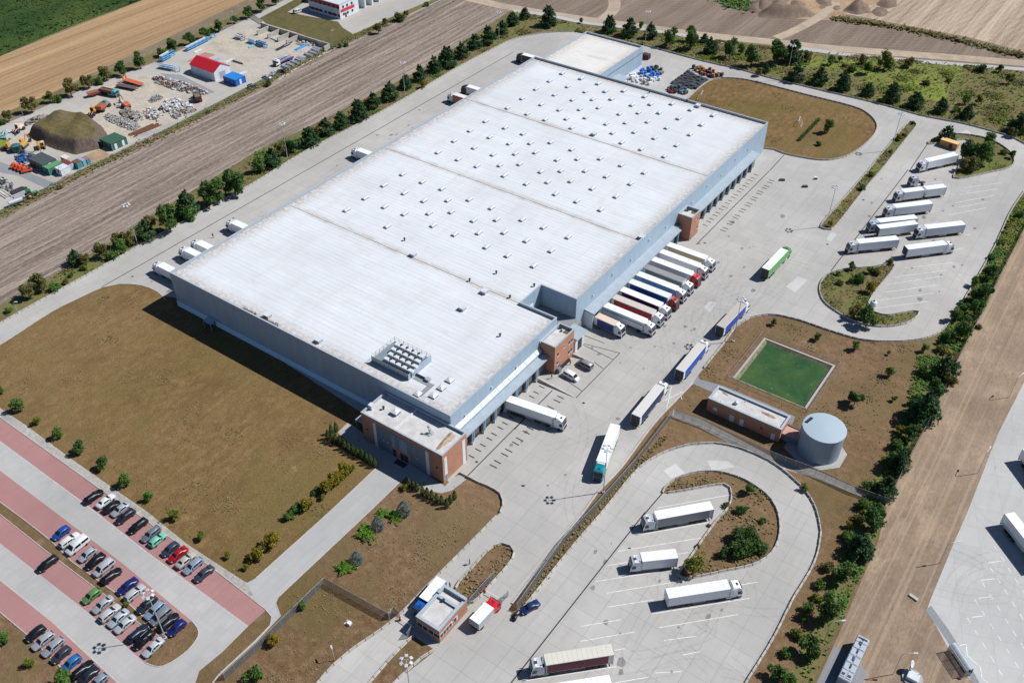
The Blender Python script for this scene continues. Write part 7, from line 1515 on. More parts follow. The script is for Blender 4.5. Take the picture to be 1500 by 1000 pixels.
car('sedan', 776, 889, R(248), (24, 56, 110), 'dark blue saloon beside the kerb at the gate'); car('hatch', 755, 901, R(100), (26, 28, 32), 'small dark machine at the tip of the gate strip', sc=.55)
car('sedan', 391, 113, R(180), (190, 205, 220), 'silver saloon leftmost by the neighbour yard fence'); car('sedan', 400, 107.5, R(120), (180, 196, 210), 'silver saloon between the others by the yard fence'); car('hatch', 412, 104, R(200), (28, 44, 66), 'dark blue hatchback below the crane truck'); car('hatch', 369, 126, R(75), (24, 34, 56), 'dark car beside the bright blue cabin')
car('van', 436, 17, R(80), WHT, 'white van on the drive by the red panelled building', sc=.9); car('hatch', 448, 2, R(20), (30, 34, 44), 'dark car at the top edge beside the red panelled building')
def coach():
    a, b = t('h', 435, 1010), t('h', 535, 795); rz = heading(a, b); o = thing('coach', 'long grey roofed coach parked on the grey bay at the bottom', 'coach', (*Vector(a).lerp(Vector(b), .5), .02), rz)
    L = 11.6; m = MB(); m.box(-L / 2, L / 2, -1.25, 1.25, .35, 3.0, 0, .12); m.build('body', paint(158, 166, 178), o)
    r_ = MB()
    for x in (-5.2, -3.4, -1.5, .5, 2.4, 4.0): r_.box(x, x + 1.5, -1.1, -.18, 3.0, 3.10, 0, .03).box(x, x + 1.5, .18, 1.1, 3.0, 3.10, 0, .03)
    r_.builds('roof_panel', paint(176, 184, 194), o)
    for x, y, a_, b_ in ((-4.6, .6, .5, .3), (-4.6, -.6, .5, .3), (-2.2, 0, 1.0, .14), (-.3, .1, 1.1, .2), (1.8, 0, 1.0, .14), (3.8, .1, .8, .3), (5.0, 0, .3, .9)): MB().box(x - a_ / 2, x + a_ / 2, y - b_, y + b_, 3.08, 3.2).build('roof_vent', MT['dark'], o)
    for s in (-1, 1):
        w_ = MB(); w_.box(-5.4, 5.2, s * 1.25 - .015, s * 1.25 + .015, 1.5, 2.6); w_.build('side_windows', MT['glass'], o); MB().box(-5.6, 5.6, s * 1.26 - .012, s * 1.26 + .012, .7, 1.1).build('red_stripe', paint(180, 40, 50), o)
        for x in (-3.2, 3.6): wheel(o, x, s * 1.08, .48, .3)
    MB().box(5.78, 5.83, -1.1, 1.1, 1.2, 2.7).build('windscreen', MT['glass'], o)
coach()
# ------------------------------------------------------------------ plant and stores in the neighbour's yard
ORG, YEL, RUSTY, DKG = paint(196, 98, 60, .6), paint(200, 152, 62, .6), paint(120, 70, 50, .7), paint(60, 62, 66, .6)
def skip(parent, name, x0, x1, w_, z0, z1, m, load=None):
    b = MB(); o_ = [(x0, -w_), (x1, -w_), (x1, w_), (x0, w_)]; i_ = off(o_, .12); fl = off(o_, -.02)
    b.loft([[(*p, z0) for p in off(o_, .25)], [(*p, z1) for p in o_]], 0, False); b.loft([[(*p, z0 + .15) for p in off(o_, .4)][::-1], [(*p, z1) for p in i_][::-1]], 0, False); ringtop(b, o_, i_, z1); b.add([(*p, z0 + .15) for p in off(o_, .4)], [(0, 1, 2, 3)], 0).add([(*p, z0) for p in off(o_, .25)], [(3, 2, 1, 0)], 0)
    s = b.build(name, m, parent)
    if load: MB().loft([[(*p, z0 + .2) for p in off(o_, .38)], [(*p, z1 - .25) for p in off(o_, .2)]], 0).build('load', load, s)
    return s
def tipper(label, rear, front, cabm, bodym, load=None, L=6.0, day=True):
    rz = heading(rear, front); o = thing('dump_truck', label, 'dump truck', (*rear, 0), rz); skip(o, 'tipping_body', 0, L - 1.0, 1.2, 1.15, 2.5, bodym, load); link('chassis', chassis_mesh(L + 1.2, 'rigid'), o)
    for s in (-1, 1): wheel(o, 1.2, s * .95, .5, .5); wheel(o, 2.5, s * .95, .5, .5); wheel(o, L + .7, s * 1.05, .5, .34)
    add_cab(o, L - .7, cabm, True, False, False)
tipper('grey bodied dump truck with turquoise cab in the dirt yard', t('1', 598, 548), t('1', 712, 572), teal, DKG, RUSTY, 7.0)
def dumper(label, p, rz, cabm, bodym):
    o = thing('site_dumper', label, 'dumper', (*p, 0), rz); skip(o, 'skip_body', -3.8, .6, 1.35, 1.2, 2.9, bodym, MT['soil']); MB().box(-3.2, 3.4, -.6, .6, .7, 1.2).build('chassis', MT['chassis'], o)
    c = MB().loft([[(1.0, -.9, 1.2), (2.6, -.9, 1.2), (2.6, .9, 1.2), (1.0, .9, 1.2)], [(1.1, -.8, 3.0), (2.3, -.8, 3.0), (2.3, .8, 3.0), (1.1, .8, 3.0)]]).build('cab', cabm, o); MB().quad((2.62, -.75, 1.7), (2.62, .75, 1.7), (2.40, .7, 2.8), (2.40, -.7, 2.8)).build('windscreen', MT['glass'], c)
    MB().box(2.4, 3.8, -.7, .7, 1.0, 1.8, 0, .1).build('bonnet', bodym, o)
    for s in (-1, 1):
        for x in (-2.3, 2.6): wheel(o, x, s * 1.1, .72, .55)
dumper('orange site dumper with turquoise cab beside the yellow loader', t('1', 612, 640), R(115), teal, ORG); dumper('brown site dumper with turquoise cab at the end of the debris row', t('1', 1160, 585), R(150), teal, RUSTY)
def trailer_small(label, a, b, m, w_=1.2, h=1.6, flat=False, ramps=False):
    rz = heading(a, b); L = (Vector(b) - Vector(a)).length; o = thing('flat_trailer' if flat else 'tipping_trailer', label, 'trailer', (*a, 0), rz)
    if flat: MB().box(0, L, -w_, w_, .95, 1.15, 0, .03).build('deck', m, o)
    else: skip(o, 'tipping_body', 0, L, w_, .95, h + .4, m, MT['soil'])
    MB().box(0, L + 1.2, -.1, .1, .7, .93).build('drawbar', MT['chassis'], o)
    for x in (L * .3, L * .5):
        for s in (-1, 1): wheel(o, x, s * (w_ - .25), .42, .3)
    if ramps:
        for s in (-1, 1): MB().box(-.1, .1, s * .7 - .3, s * .7 + .3, 1.1, 3.2).build('ramp', ORG, o)
trailer_small('red tipping trailer beside the grey dump truck', t('1', 515, 572), t('1', 592, 552), paint(190, 90, 76, .6))
trailer_small('dark flatbed trailer with turquoise tail beside the orange covered one', t('1', 690, 508), t('1', 800, 530), paint(96, 80, 76, .7), 1.25, flat=True)
trailer_small('low loader with orange deck and raised ramps', t('1', 735, 478), t('1', 835, 508), ORG, 1.25, flat=True, ramps=True)
def loader(label, p, rz, m, arm=True):
    o = thing('wheel_loader', label, 'loader', (*p, 0), rz); MB().box(-2.4, .2, -.9, .9, .8, 1.9, 0, .15).build('engine_cover', m, o)
    c = MB().loft([[(-.3, -.75, 1.9), (1.0, -.75, 1.2), (1.0, .75, 1.2), (-.3, .75, 1.9)], [(-.2, -.7, 3.1), (.8, -.7, 3.1), (.8, .7, 3.1), (-.2, .7, 3.1)]]).build('cab', m, o); MB().box(.9, .96, -.6, .6, 1.7, 2.9).build('windscreen', MT['glass'], c)
    MB().box(1.0, 2.4, -.55, .55, .7, 1.3).build('front_frame', MT['chassis'], o); MB().tube([(1.2, -.5, 1.6), (2.6, -.5, 1.3), (3.3, -.5, .6)], .12).tube([(1.2, .5, 1.6), (2.6, .5, 1.3), (3.3, .5, .6)], .12).builds('lift_arm', m, o)
    MB().loft([[(3.1, -1.2, .1), (4.1, -1.2, .1), (3.2, -1.2, 1.2)], [(3.1, 1.2, .1), (4.1, 1.2, .1), (3.2, 1.2, 1.2)]]).build('bucket', MT['chassis'], o)
    for x in (-1.5, 1.7):
        for s in (-1, 1): wheel(o, x, s * 1.0, .7, .5)
loader('yellow wheel loader beside the orange dumper', t('1', 552, 668), R(-60), YEL); loader('yellow wheel loader next to the dark green tank', t('1', 62, 882), R(200), YEL); loader('white and orange loader at the left edge of the soil mound', t('1', 115, 768), R(-70), paint(226, 200, 180, .6))
def excavator(label, p, rz, m, cabm, reach=5.0):
    o = thing('excavator', label, 'excavator', (*p, 0), rz)
    for s in (-1, 1): MB().box(-1.9, 1.9, s * 1.1 - .3, s * 1.1 + .3, 0, .85, 0, .25).build('track', MT['chassis'], o)
    u = MB().box(-2.2, 1.3, -1.25, 1.25, .95, 2.0, 0, .15).build('upper_body', m, o); MB().box(.1, 1.5, .25, 1.25, 2.0, 2.95, 0, .1).build('cab', cabm, u); MB().box(1.49, 1.53, .35, 1.15, 1.7, 2.8).build('windscreen', MT['glass'], u)
    MB().tube([(1.2, -.3, 1.7), (2.9, -.3, 3.9), (reach, -.3, 3.2)], .24, 8).build('boom', m, o); MB().tube([(reach, -.3, 3.3), (reach + .5, -.3, 1.2)], .18, 8).build('stick', m, o)
    MB().loft([[(reach - .2, -.8, .3), (reach + .7, -.8, .1), (reach + .8, -.8, 1.2)], [(reach - .2, .2, .3), (reach + .7, .2, .1), (reach + .8, .2, 1.2)]]).build('bucket', MT['chassis'], o)
excavator('orange excavator with pale cab in the middle of the dirt yard', t('1', 740, 628), R(170), ORG, paint(170, 210, 220)); excavator('yellow excavator digging at the shaded face of the mound', t('1', 245, 868), R(-30), YEL, paint(200, 205, 210)); excavator('yellow digger with folded arm behind the dark green tank', t('1', 140, 862), R(120), YEL, YEL, 4.0)
gt = thing('storage_tank', 'dark green upright tank beside the yellow loader', 'tank', (*t('1', 104, 888), 0)); MB().lathe([(1.7, 0), (1.7, 2.6), (1.75, 2.65)], 24).build('shell', paint(40, 92, 96, .6), gt); MB().lathe([(1.72, 2.66), (.3, 3.0)], 24).build('lid', paint(52, 105, 108, .6), gt)
for i, (x, y) in enumerate(((97, 982), (118, 990), (137, 998), (160, 1008))):
    o = thing('orange_utility_vehicle', f'{ordn(i)} from the left of the bright orange utility vehicles', 'vehicle', (*t('1', x, y), 0), R(-115), 'orange utility vehicles by the yard office'); MB().box(-1.9, 1.9, -.85, .85, .45, 1.15, 0, .1).build('body', paint(222, 88, 44, .6), o); c = MB().loft([[(-.2, -.8, 1.15), (1.5, -.8, 1.15), (1.5, .8, 1.15), (-.2, .8, 1.15)], [(-.1, -.7, 2.0), (1.0, -.7, 2.0), (1.0, .7, 2.0), (-.1, .7, 2.0)]]).build('cab', paint(222, 88, 44, .6), o)
    MB().quad((1.50, -.7, 1.25), (1.50, .7, 1.25), (1.06, .62, 1.95), (1.06, -.62, 1.95)).build('windscreen', MT['glass'], c); MB().box(-1.6, -.4, -.7, .7, 1.15, 1.35, 0, .05).build('load_box', MT['dark'], o)
    for x_ in (-1.1, 1.2):
        for s in (-1, 1): wheel(o, x_, s * .8, .38, .26)
tr = thing('tractor', 'green tractor with yellow wheels in front of the tanker trailer', 'tractor', (*t('5', 185, 155), 0), R(78)); gm = paint(30, 120, 50, .4)
MB().box(.2, 2.6, -.5, .5, .9, 1.7, 0, .12).build('bonnet', gm, tr); c = MB().loft([[(-1.2, -.8, 1.3), (.4, -.8, 1.3), (.4, .8, 1.3), (-1.2, .8, 1.3)], [(-1.1, -.75, 2.9), (.2, -.75, 2.9), (.2, .75, 2.9), (-1.1, .75, 2.9)]]).build('cab', MT['glass'], tr); MB().box(-1.3, .4, -.85, .85, 2.9, 3.05, 0, .05).build('roof', gm, c)
for s in (-1, 1):
    for x, r_, wd in ((-.7, .9, .5), (1.9, .6, .4)):
        wheel(tr, x, s * 1.0, r_, wd); MB().lathe([(.05, -wd / 2 - .02), (r_ * .55, -wd / 2 - .02), (r_ * .55, wd / 2 + .02), (.05, wd / 2 + .02)], 12).xf(Matrix.Translation((x, s * 1.0, r_)) @ Matrix.Rotation(R(90), 4, 'X')).build('hub', YEL, tr)
tn = thing('tanker_trailer', 'silver tanker trailer behind the green tractor', 'tanker', (*t('5', 100, 200), 0), R(78)); MB().cyl((-2.4, 0, 1.5), (2.2, 0, 1.5), .85, .85, 16).build('tank', MT['steel'], tn); MB().box(-2, 3.6, -.12, .12, .5, .72).build('drawbar', MT['chassis'], tn)
for s in (-1, 1): wheel(tn, -.6, s * .85, .5, .4)
def crane_truck():
    a, b = t('2', 212, 345), t('2', 110, 392); rz = heading(a, b); o = thing('crane_truck', 'white cabbed flatbed truck with blue sides and folded crane', 'truck', (*a, 0), rz); L = (Vector(b) - Vector(a)).length
    link('chassis', chassis_mesh(round(L, 1), 'rigid'), o); MB().box(0, L - 3.2, -1.2, 1.2, 1.0, 1.15).build('deck', MT['wood'], o); bl = paint(60, 60, 160, .5)
    for s in (-1, 1): MB().box(0, L - 3.2, s * 1.22 - .03, s * 1.22 + .03, 1.0, 1.6).build('side_board', bl, o)
    MB().box(L - 3.1, L - 2.6, -.5, .5, 1.0, 2.6).build('crane_base', MT['dark'], o); MB().tube([(L - 2.85, 0, 2.6), (L - 4.2, .1, 3.1), (1.5, .3, 1.9)], .16).build('crane_arm', paint(110, 190, 215), o)
    for x in (1.2, 2.5, L - 1.0):
        for s in (-1, 1): wheel(o, x, s * 1.0, .5, .36)
    add_cab(o, L - 2.4, WHITE, True, False)
crane_truck()
# heaps: each heap is one thing
def heap(name, label, poly, h, mats_, n, s0, s1, seed, cat='heap', slab=.6):
    r = random.Random(seed); mb = MB(); xs = [p[0] for p in poly]; ys = [p[1] for p in poly]; cx, cy = sum(xs) / len(xs), sum(ys) / len(ys); rad = max(math.hypot(x - cx, y - cy) for x, y in poly); k = 0
    while k < n:
        x, y = r.uniform(min(xs), max(xs)), r.uniform(min(ys), max(ys))
        if not inside((x, y), poly): continue
        k += 1; d = 1e9
        for i in range(len(poly)):
            a, c = Vector(poly[i]), Vector(poly[(i + 1) % len(poly)]); e = c - a; q = Vector((x, y)); u = max(0, min(1, (q - a).dot(e) / e.length_squared)); d = min(d, (q - a - e * u).length)
        z = min(h, d * .8) * r.random(); s = r.uniform(s0, s1); M_ = Matrix.Translation((x, y, z + s * .2)) @ Matrix.Rotation(r.uniform(0, 6.3), 4, 'Z') @ Matrix.Rotation(r.gauss(0, .45), 4, 'X')
        b = MB(); a_, c_ = s * r.uniform(.6, 1.4), s * r.uniform(.5, 1.0); hh = s * slab * r.uniform(.5, 1.1); b.loft([[(-a_, -c_, 0), (a_ * r.uniform(.6, 1), -c_, 0), (a_, c_ * r.uniform(.6, 1), 0), (-a_, c_, 0)], [(-a_ * .8, -c_ * .8, hh), (a_ * .7, -c_ * .8, hh), (a_ * .8, c_ * .7, hh), (-a_ * .7, c_ * .9, hh)]]); b.xf(M_)
        mi = r.randrange(len(mats_)); o_ = len(mb.v); mb.add(b.v, b.f, mi)
    return tag(mb.build(name, mats_), label, cat, None, None)
pal_ = plain('pale_rubble', (.36, .35, .33), .9, var=.3); gry_ = plain('grey_rubble', (.22, .22, .225), .9, var=.3); brn_ = plain('brown_rubble', (.22, .17, .125), .9, var=.3); wht_ = plain('white_blocks', (.54, .55, .56), .8, var=.15)
heap('debris_heap', 'long row of mixed grey and white building debris', tt('1', (890, 462), (925, 445), (1010, 470), (1100, 490), (1170, 520), (1225, 545), (1200, 560), (1110, 550), (1000, 520), (905, 485)), 1.6, [pal_, gry_, wht_, brn_, RUSTY], 480, .22, .6, 1)
heap('stone_heap', 'heap of grey cobble stones along the foot of the mound', tt('1', (605, 685), (640, 665), (720, 690), (800, 720), (830, 745), (780, 770), (700, 740), (640, 715)), 1.2, [pal_, MT['stone'], gry_], 420, .2, .42, 2)
heap('rubble_heap', 'brownish rubble heap between the stones and white blocks', tt('1', (700, 650), (760, 640), (830, 665), (850, 700), (790, 715), (720, 690)), 1.3, [pal_, brn_, gry_], 150, .3, .75, 3)
heap('rubble_heap', 'pale rubble heap next to the white block stacks', tt('1', (845, 650), (900, 635), (960, 670), (930, 710), (860, 695)), 1.2, [pal_, wht_, brn_], 120, .3, .7, 4)
heap('block_heap', 'heap of white wrapped blocks in the dirt yard', tt('1', (965, 590), (1020, 575), (1110, 605), (1150, 635), (1080, 660), (970, 665), (930, 640)), 1.3, [wht_, pal_], 240, .3, .65, 5)
heap('rubble_heap', 'low grey rubble beside the yard road near the fence', tt('1', (1000, 680), (1050, 655), (1140, 640), (1150, 650), (1030, 700)), .9, [gry_, pal_, RUSTY], 80, .3, .6, 6)
heap('gravel_heap', 'small heap of blue grey gravel in the open dirt', tt('1', (870, 590), (890, 568), (930, 558), (960, 570), (930, 595), (885, 605)), 1.6, [gry_, pal_], 260, .15, .3, 7)
heap('slab_heap', 'loose stack of pale stone slabs left of the mound', tt('1', (5, 790), (40, 775), (85, 800), (50, 822), (10, 812)), .8, [wht_, pal_, teal], 26, .7, 1.3, 8, slab=.3)
heap('block_heap', 'grid of dark and pale kerb stones stored at the left edge', tt('5', (-20, 40), (30, 50), (90, 90), (60, 120), (0, 100)), .5, [gry_, pal_, DKG], 110, .35, .7, 9)
heap('scrap_heap', 'row of dark machine parts along the yard track', tt('1', (140, 725), (210, 690), (285, 675), (290, 690), (220, 715), (150, 740)), .9, [DKG, gry_, RUSTY, brn_], 60, .35, .8, 10)
heap('scrap_heap', 'dark scrap and pipes behind the yard office', tt('1', (85, 925), (130, 885), (190, 900), (205, 930), (150, 960), (110, 945)), .9, [DKG, gry_, paint(40, 90, 160)], 70, .4, .9, 11)
heap('rubble_heap', 'brown sacks and rubble against the concrete bays', tt('2', (240, 245), (300, 240), (360, 262), (340, 275), (270, 262)), .8, [brn_, pal_], 40, .4, .8, 12)
def rods(name, label, a, b, n, wd, m, h=.3, seed=1, cat='steel'):
    r = random.Random(seed); rz = heading(a, b); L = (Vector(b) - Vector(a)).length; o = thing(name, label, cat, (*a, 0), rz)
    for i in range(n): y = (i - n / 2) * wd / n + r.uniform(-.1, .1); l = L * r.uniform(.7, 1); x = r.uniform(0, L - l); MB().box(x, x + l, y, y + wd / n * .7, .02, h * r.uniform(.6, 1.2)).build('beam', m, o)
rods('steel_stack', 'pile of rusted steel beams beside the red paving', t('1', 760, 800), t('1', 930, 725), 9, 4.0, MT['rust'], .4, 1); rods('steel_stack', 'pale steel plates lying beside the rusted beams', t('1', 790, 808), t('1', 930, 760), 5, 2.2, pal_, .3, 2)
rods('pipe_stack', 'black pipes lying on the white block heap', t('1', 925, 650), t('1', 990, 605), 4, 1.4, MT['dark'], .5, 3); rods('steel_stack', 'dark steel girders lying on the ground right of the red roofed shed', t('1', 1355, 355), t('1', 1425, 378), 3, 1.0, DKG, .4, 4)
rods('pipe_stack', 'long dark pipes stacked beside the green tractor', t('5', 60, 140), t('5', 155, 100), 5, 2.0, DKG, .7, 5); rods('steel_stack', 'pale steel sections stacked beside the dark pipes', t('5', 75, 158), t('5', 160, 128), 5, 2.0, MT['steel'], .5, 6); rods('slab_stack', 'long pale concrete slabs at the left edge of the yard', t('5', 0, 120), t('5', 60, 160), 4, 2.5, MT['stone'], .5, 7, 'slabs')
for i, (x, y, lb) in enumerate(((1265, 352, 'pale blue steel sheets just behind the red roofed shed'), (1420, 428, 'short white sections near the bright blue cabin'), (1340, 358, 'white sections lying behind the red roofed shed'), (1160, 298, 'white plates lying by the long blue rack'), (1480, 270, 'blue steel sheets in front of the concrete bays'))): rods('steel_stack', lb, t('1', x - 25, y + 12), t('1', x + 25, y - 8), 4, 1.8, paint(120, 190, 220) if i in (0, 4) else wht_, .3, 20 + i)
for i, (x0, y0, x1, y1, lb) in enumerate(((115, 300, 215, 250, 'dark and pale steel tubes laid out in front of the bays'), (155, 275, 205, 255, 'short silver steel tubes beside the long dark ones'), (90, 222, 140, 245, 'pale cylinder lying below the concrete bays'), (235, 255, 290, 270, 'silver ducts stacked before the concrete bays'), (225, 300, 300, 265, 'bright blue beams laid out in the yard'))): rods('steel_stack', lb, t('2', x0, y0), t('2', x1, y1), 4, 1.5, (DKG, MT['steel'], wht_, MT['steel'], paint(70, 160, 220))[i], .5, 30 + i)
for i, (x, y) in enumerate(((178, 398), (205, 385), (232, 372), (258, 358), (270, 348), (312, 328), (335, 315), (352, 300), (362, 290))):
    o = thing('pipe_bundle', f'{ordn(i)} from the near end of the grey pipe bundles by the yard fence', 'pipes', (*t('2', x, y), 0), R(0), 'pipe bundles along the yard fence')
    for k in range(6): MB().cyl((-2.6, -.55 + (k % 3) * .5, .25 + (k // 3) * .45), (1.8, -.55 + (k % 3) * .5, .25 + (k // 3) * .45), .22, .22, 7).build('pipe', MT['steel'] if k % 3 else MT['lamp'], o)
def rack(label, a, b, m, lv=2, load=None):
    rz = heading(a, b); L = (Vector(b) - Vector(a)).length; o = thing('steel_rack', label, 'rack', (*a, 0), rz); n = max(2, int(L / 2.5) + 1)
    for i in range(n):
        x = L * i / (n - 1); MB().box(x - .08, x + .08, -.08, .08, 0, 2.2).build('upright', m, o)
        for k in range(lv): MB().box(x - .06, x + .06, -1.1, 1.1, .6 + k * .9, .74 + k * .9).build('bracket', m, o)
    r = random.Random(int(L * 100))
    for k in range(lv):
        for j in range(3): y = -.9 + j * .75; l = L * r.uniform(.6, 1); MB().box(0, l, y, y + .4, .75 + k * .9, .95 + k * .9).build('stored_steel', (load or [m, MT['lamp'], wht_])[j % 3], o)
skb = paint(70, 165, 220, .5)
rack('long sky blue rack of steel along the yard road', t('1', 1095, 302), t('1', 1260, 218), skb); rack('sky blue rack of steel in front of the tan field trees', t('1', 950, 365), t('1', 1020, 325), skb, 3); rack('sky blue rack loaded with white bundles beside the red roofed shed', t('1', 940, 398), t('1', 1055, 420), skb, 2, [wht_, skb, wht_]); rack('white topped rack in the open eastern yard', t('1', 1385, 222), t('1', 1435, 238), paint(60, 110, 160), 2, [wht_, wht_, DKG]); rack('small sky blue rack beside the white topped one', t('1', 1462, 248), t('1', 1505, 262), skb); rack('sky blue and navy rack nearest the concrete bays', t('2', 8, 262), t('2', 65, 282), skb, 2, [DKG, skb, paint(40, 60, 140)])
fg = fence('mesh_fence', 'grey mesh fence at the end of the concrete storage bays', gp((368, 25), (385, 36)), 2.0, 2.0)

# ------------------------------------------------------------------ goods outside the far hall
def crate_mesh(w_, h, slats=True):
    m = MB(); m.box(-w_ / 2, w_ / 2, -w_ * .4, w_ * .4, .12, h, 0, .03)
    for y in (-w_ * .38, 0, w_ * .38): m.box(-w_ / 2, w_ / 2, y - .05, y + .05, 0, .12)
    for k in range(3):
        z = .2 + k * (h - .3) / 3; m.box(-w_ / 2 - .02, w_ / 2 + .02, -w_ * .4 - .02, w_ * .4 + .02, z, z + .1)
    return m.mesh('goods_crate', [WHITE])
cm = [crate_mesh(1.2, 1.2), crate_mesh(1.2, 1.7), crate_mesh(1.0, .8)]
def goods(poly, n, mats_, label, group, seed, name, cat, flat=False):
    r = random.Random(seed); xs = [p[0] for p in poly]; ys = [p[1] for p in poly]; k = 0; tries = 0; used = []
    while k < n and tries < 4000:
        tries += 1; x, y = r.uniform(min(xs), max(xs)), r.uniform(min(ys), max(ys))
        if flat: x, y = round(x / 1.27) * 1.27, round(y / 1.02) * 1.02
        if not inside((x, y), poly) or any(abs(x - a) < 1.15 and abs(y - b) < .95 for a, b in used): continue
        used.append((x, y)); k += 1; o = link(name, r.choice(cm), None, {0: r.choice(mats_)}); o.location = (x, y, .02); o.rotation_euler = (0, 0, 0 if flat else r.gauss(0, .12)); o.scale.z = .55 if flat else 1; tag(o, label, cat, group)
blu2 = paint(50, 120, 200, .6)
goods(tt('3', (740, 415), (800, 405), (860, 440), (845, 465), (790, 470), (745, 450)), 22, [blu2], 'blue crate in the pile of crates outside the far hall', 'blue crates outside the far hall', 1, 'crate', 'crate')
goods(tt('3', (640, 455), (700, 435), (740, 455), (810, 475), (870, 470), (800, 500), (700, 480)), 30, [wht_, pal_, WHITE], 'white wrapped pallet load beside the blue crates', 'white loads outside the far hall', 2, 'pallet_load', 'pallet')
goods(tt('3', (800, 400), (850, 400), (890, 425), (870, 440)), 14, [DKG, gry_], 'grey mesh box at the far side of the blue crates', 'grey mesh boxes outside the far hall', 3, 'mesh_box', 'mesh box')
goods(tt('3', (1055, 400), (1090, 395), (1180, 425), (1250, 448), (1180, 460), (1100, 435)), 34, [paint(170, 115, 70, .8), paint(120, 70, 50, .8), paint(214, 190, 160, .8), DKG], 'brown and cream crate in the row along the far kerb', 'wooden crates along the far kerb', 4, 'crate', 'crate')
goods(tt('3', (965, 470), (1020, 420), (1065, 425), (1060, 440), (1155, 470), (1075, 525), (990, 515), (910, 520)), 150, [DKG, DKG, paint(60, 68, 76, .6)], 'dark grey stacked tray in the dark block beside the brown meadow', 'dark trays beside the brown meadow', 5, 'tray_stack', 'trays', True)
goods(tt('3', (905, 525), (960, 515), (1040, 535), (1020, 555), (920, 545)), 16, [paint(80, 120, 140), paint(90, 100, 110), DKG], 'blue grey box at the near side of the dark block', 'blue grey boxes by the warehouse end', 6, 'box', 'box')
o = thing('roll_container', 'orange open skip behind the far edge of the roof', 'skip', (*t('3', 932, 540), 0), R(-25)); skip(o, 'skip_body', -1.6, 1.6, .8, .1, 1.1, ORG); o = thing('waste_container', 'dark red waste container at the corner of the far hall', 'container', (*t('3', 786, 345), 0), 0); MB().box(-1.6, 1.6, -1.1, 1.1, .15, 2.2, 0, .05).build('body', paint(96, 24, 30, .6), o); MB().box(-1.65, 1.65, -1.15, 1.15, 2.2, 2.3).build('lid', DKG, o)
def goal(label, p, rz):
    o = thing('football_goal', label, 'goal', (*p, .03), rz); MB().tube([(0, -2.4, 0), (0, -2.4, 2.2), (0, 2.4, 2.2), (0, 2.4, 0)], .07, 6).build('frame', MT['white'], o); MB().tube([(0, -2.4, 2.2), (1.3, -2.4, .05), (1.3, 2.4, .05), (0, 2.4, 2.2)], .04, 5).build('back_frame', MT['white'], o); MB().quad((0, -2.4, 2.18), (0, 2.4, 2.18), (1.28, 2.4, .06), (1.28, -2.4, .06)).build('net', MT['wire'], o)
goal('white football goal on the brown meadow beside the dark hedge', t('4', 178, 728), R(15)); goal('white football goal on the brown meadow behind the roof edge', t('3', 1108, 575), R(-165))
he = thing('low_hedge', 'thin dark clipped hedge line on the brown meadow', 'hedge', (*t('4', 240, 765), 0), heading(t('4', 182, 820), t('4', 302, 695))); L = (Vector(t('4', 302, 695)) - Vector(t('4', 182, 820))).length; mb = MB(); r = random.Random(9)
def hf(r): return (r.uniform(-L / 2, L / 2), r.gauss(0, .35), r.uniform(.1, 1.1)), Vector((0, r.gauss(0, 1), 1))
leafcloud(mb, hf, 2200, .12, .25, r); mb.build('foliage', MT['oak'], he); MB().box(-L / 2, L / 2, -.05, .05, 0, .5).build('stems', MT['bark'], he)

# ------------------------------------------------------------------ small things on the site
ib = thing('water_butt', 'pale round plastic tank at the mouth of the bulb shaped island', 'tank', (*t('8', 615, 790), .03)); MB().lathe([(.95, 0), (1.0, .2), (1.0, 1.25), (.7, 1.6), (.3, 1.7)], 20).build('shell', paint(205, 232, 232, .5), ib); MB().lathe([(.32, 1.68), (.32, 1.85), (.1, 1.9)], 12).build('lid', DKG, ib)
for i, (k, x, y, lb) in enumerate((('8', 82, 58, 'dark slatted pallet stack lying left in the open yard'), ('8', 216, 96, 'dark slatted pallet stack lying right in the open yard'))):
    o = thing('pallet_stack', lb, 'pallets', (*t(k, x, y), .03), R(35)); 
    for q in range(3): MB().box(-.9, .9, -.5, .5, q * .2, q * .2 + .16).build('pallet', MT['wood'] if 0 else DKG, o)
o = thing('road_block', 'white and dark marker block in the open yard', 'block', (*t('8', 278, 50), .03), R(40)); MB().box(-.6, .6, -.3, .3, 0, .8, 0, .05).build('block', MT['white'], o); MB().box(-.5, .5, -.45, -.31, 0, .7).build('dark_side', DKG, o)
o = thing('hydrant_sign', 'small white sign board standing in the weedy meadow', 'sign', (*t('4', 676, 405), 0)); MB().cyl((0, 0, 0), (0, 0, 1.6), .05).build('post', MT['steel'], o); MB().box(-.7, .7, -.05, .05, .8, 2.4).build('sign_plate', MT['white'], o)
o = thing('vent_hood', 'small white vent on the grass inside the mesh fence corner', 'vent', (*t('f', 548, 655), 0)); MB().box(-.4, .4, -.4, .4, 0, .7, 0, .04).build('hood', MT['white'], o); MB().box(-1.1, .2, -.6, .6, 0, .06).build('slab', MT['barrier'], o)
for i, (x, y) in enumerate(((276, 158), (290, 150), (302, 142), (316, 134), (326, 126))):
    o = link('spare_tyre', cached('tyrebig', lambda: MB().lathe([(.3, -.15), (.52, -.15), (.55, 0), (.52, .15), (.3, .15)], 16).mesh('spare_tyre', MT['tyre']))); o.location = (-100.75, 165.9 + i * .95, .56); o.rotation_euler = (0, R(80), 0); tag(o, f'{ordn(i)} from the near end of the tyres leaning on the brick tower', 'tyre', 'tyres against the brick tower')
o = thing('steel_cabinet', 'grey steel cabinet at the corner of the brick tower', 'cabinet', (-100.5, 164.4, .03)); MB().box(-.4, .4, -.6, .6, 0, 1.6, 0, .03).build('body', paint(110, 122, 132), o); MB().box(.4, .43, -.55, -.02, .1, 1.5).build('door', paint(120, 132, 142), o); MB().box(.4, .43, .02, .55, .1, 1.5).build('door', paint(120, 132, 142), o)
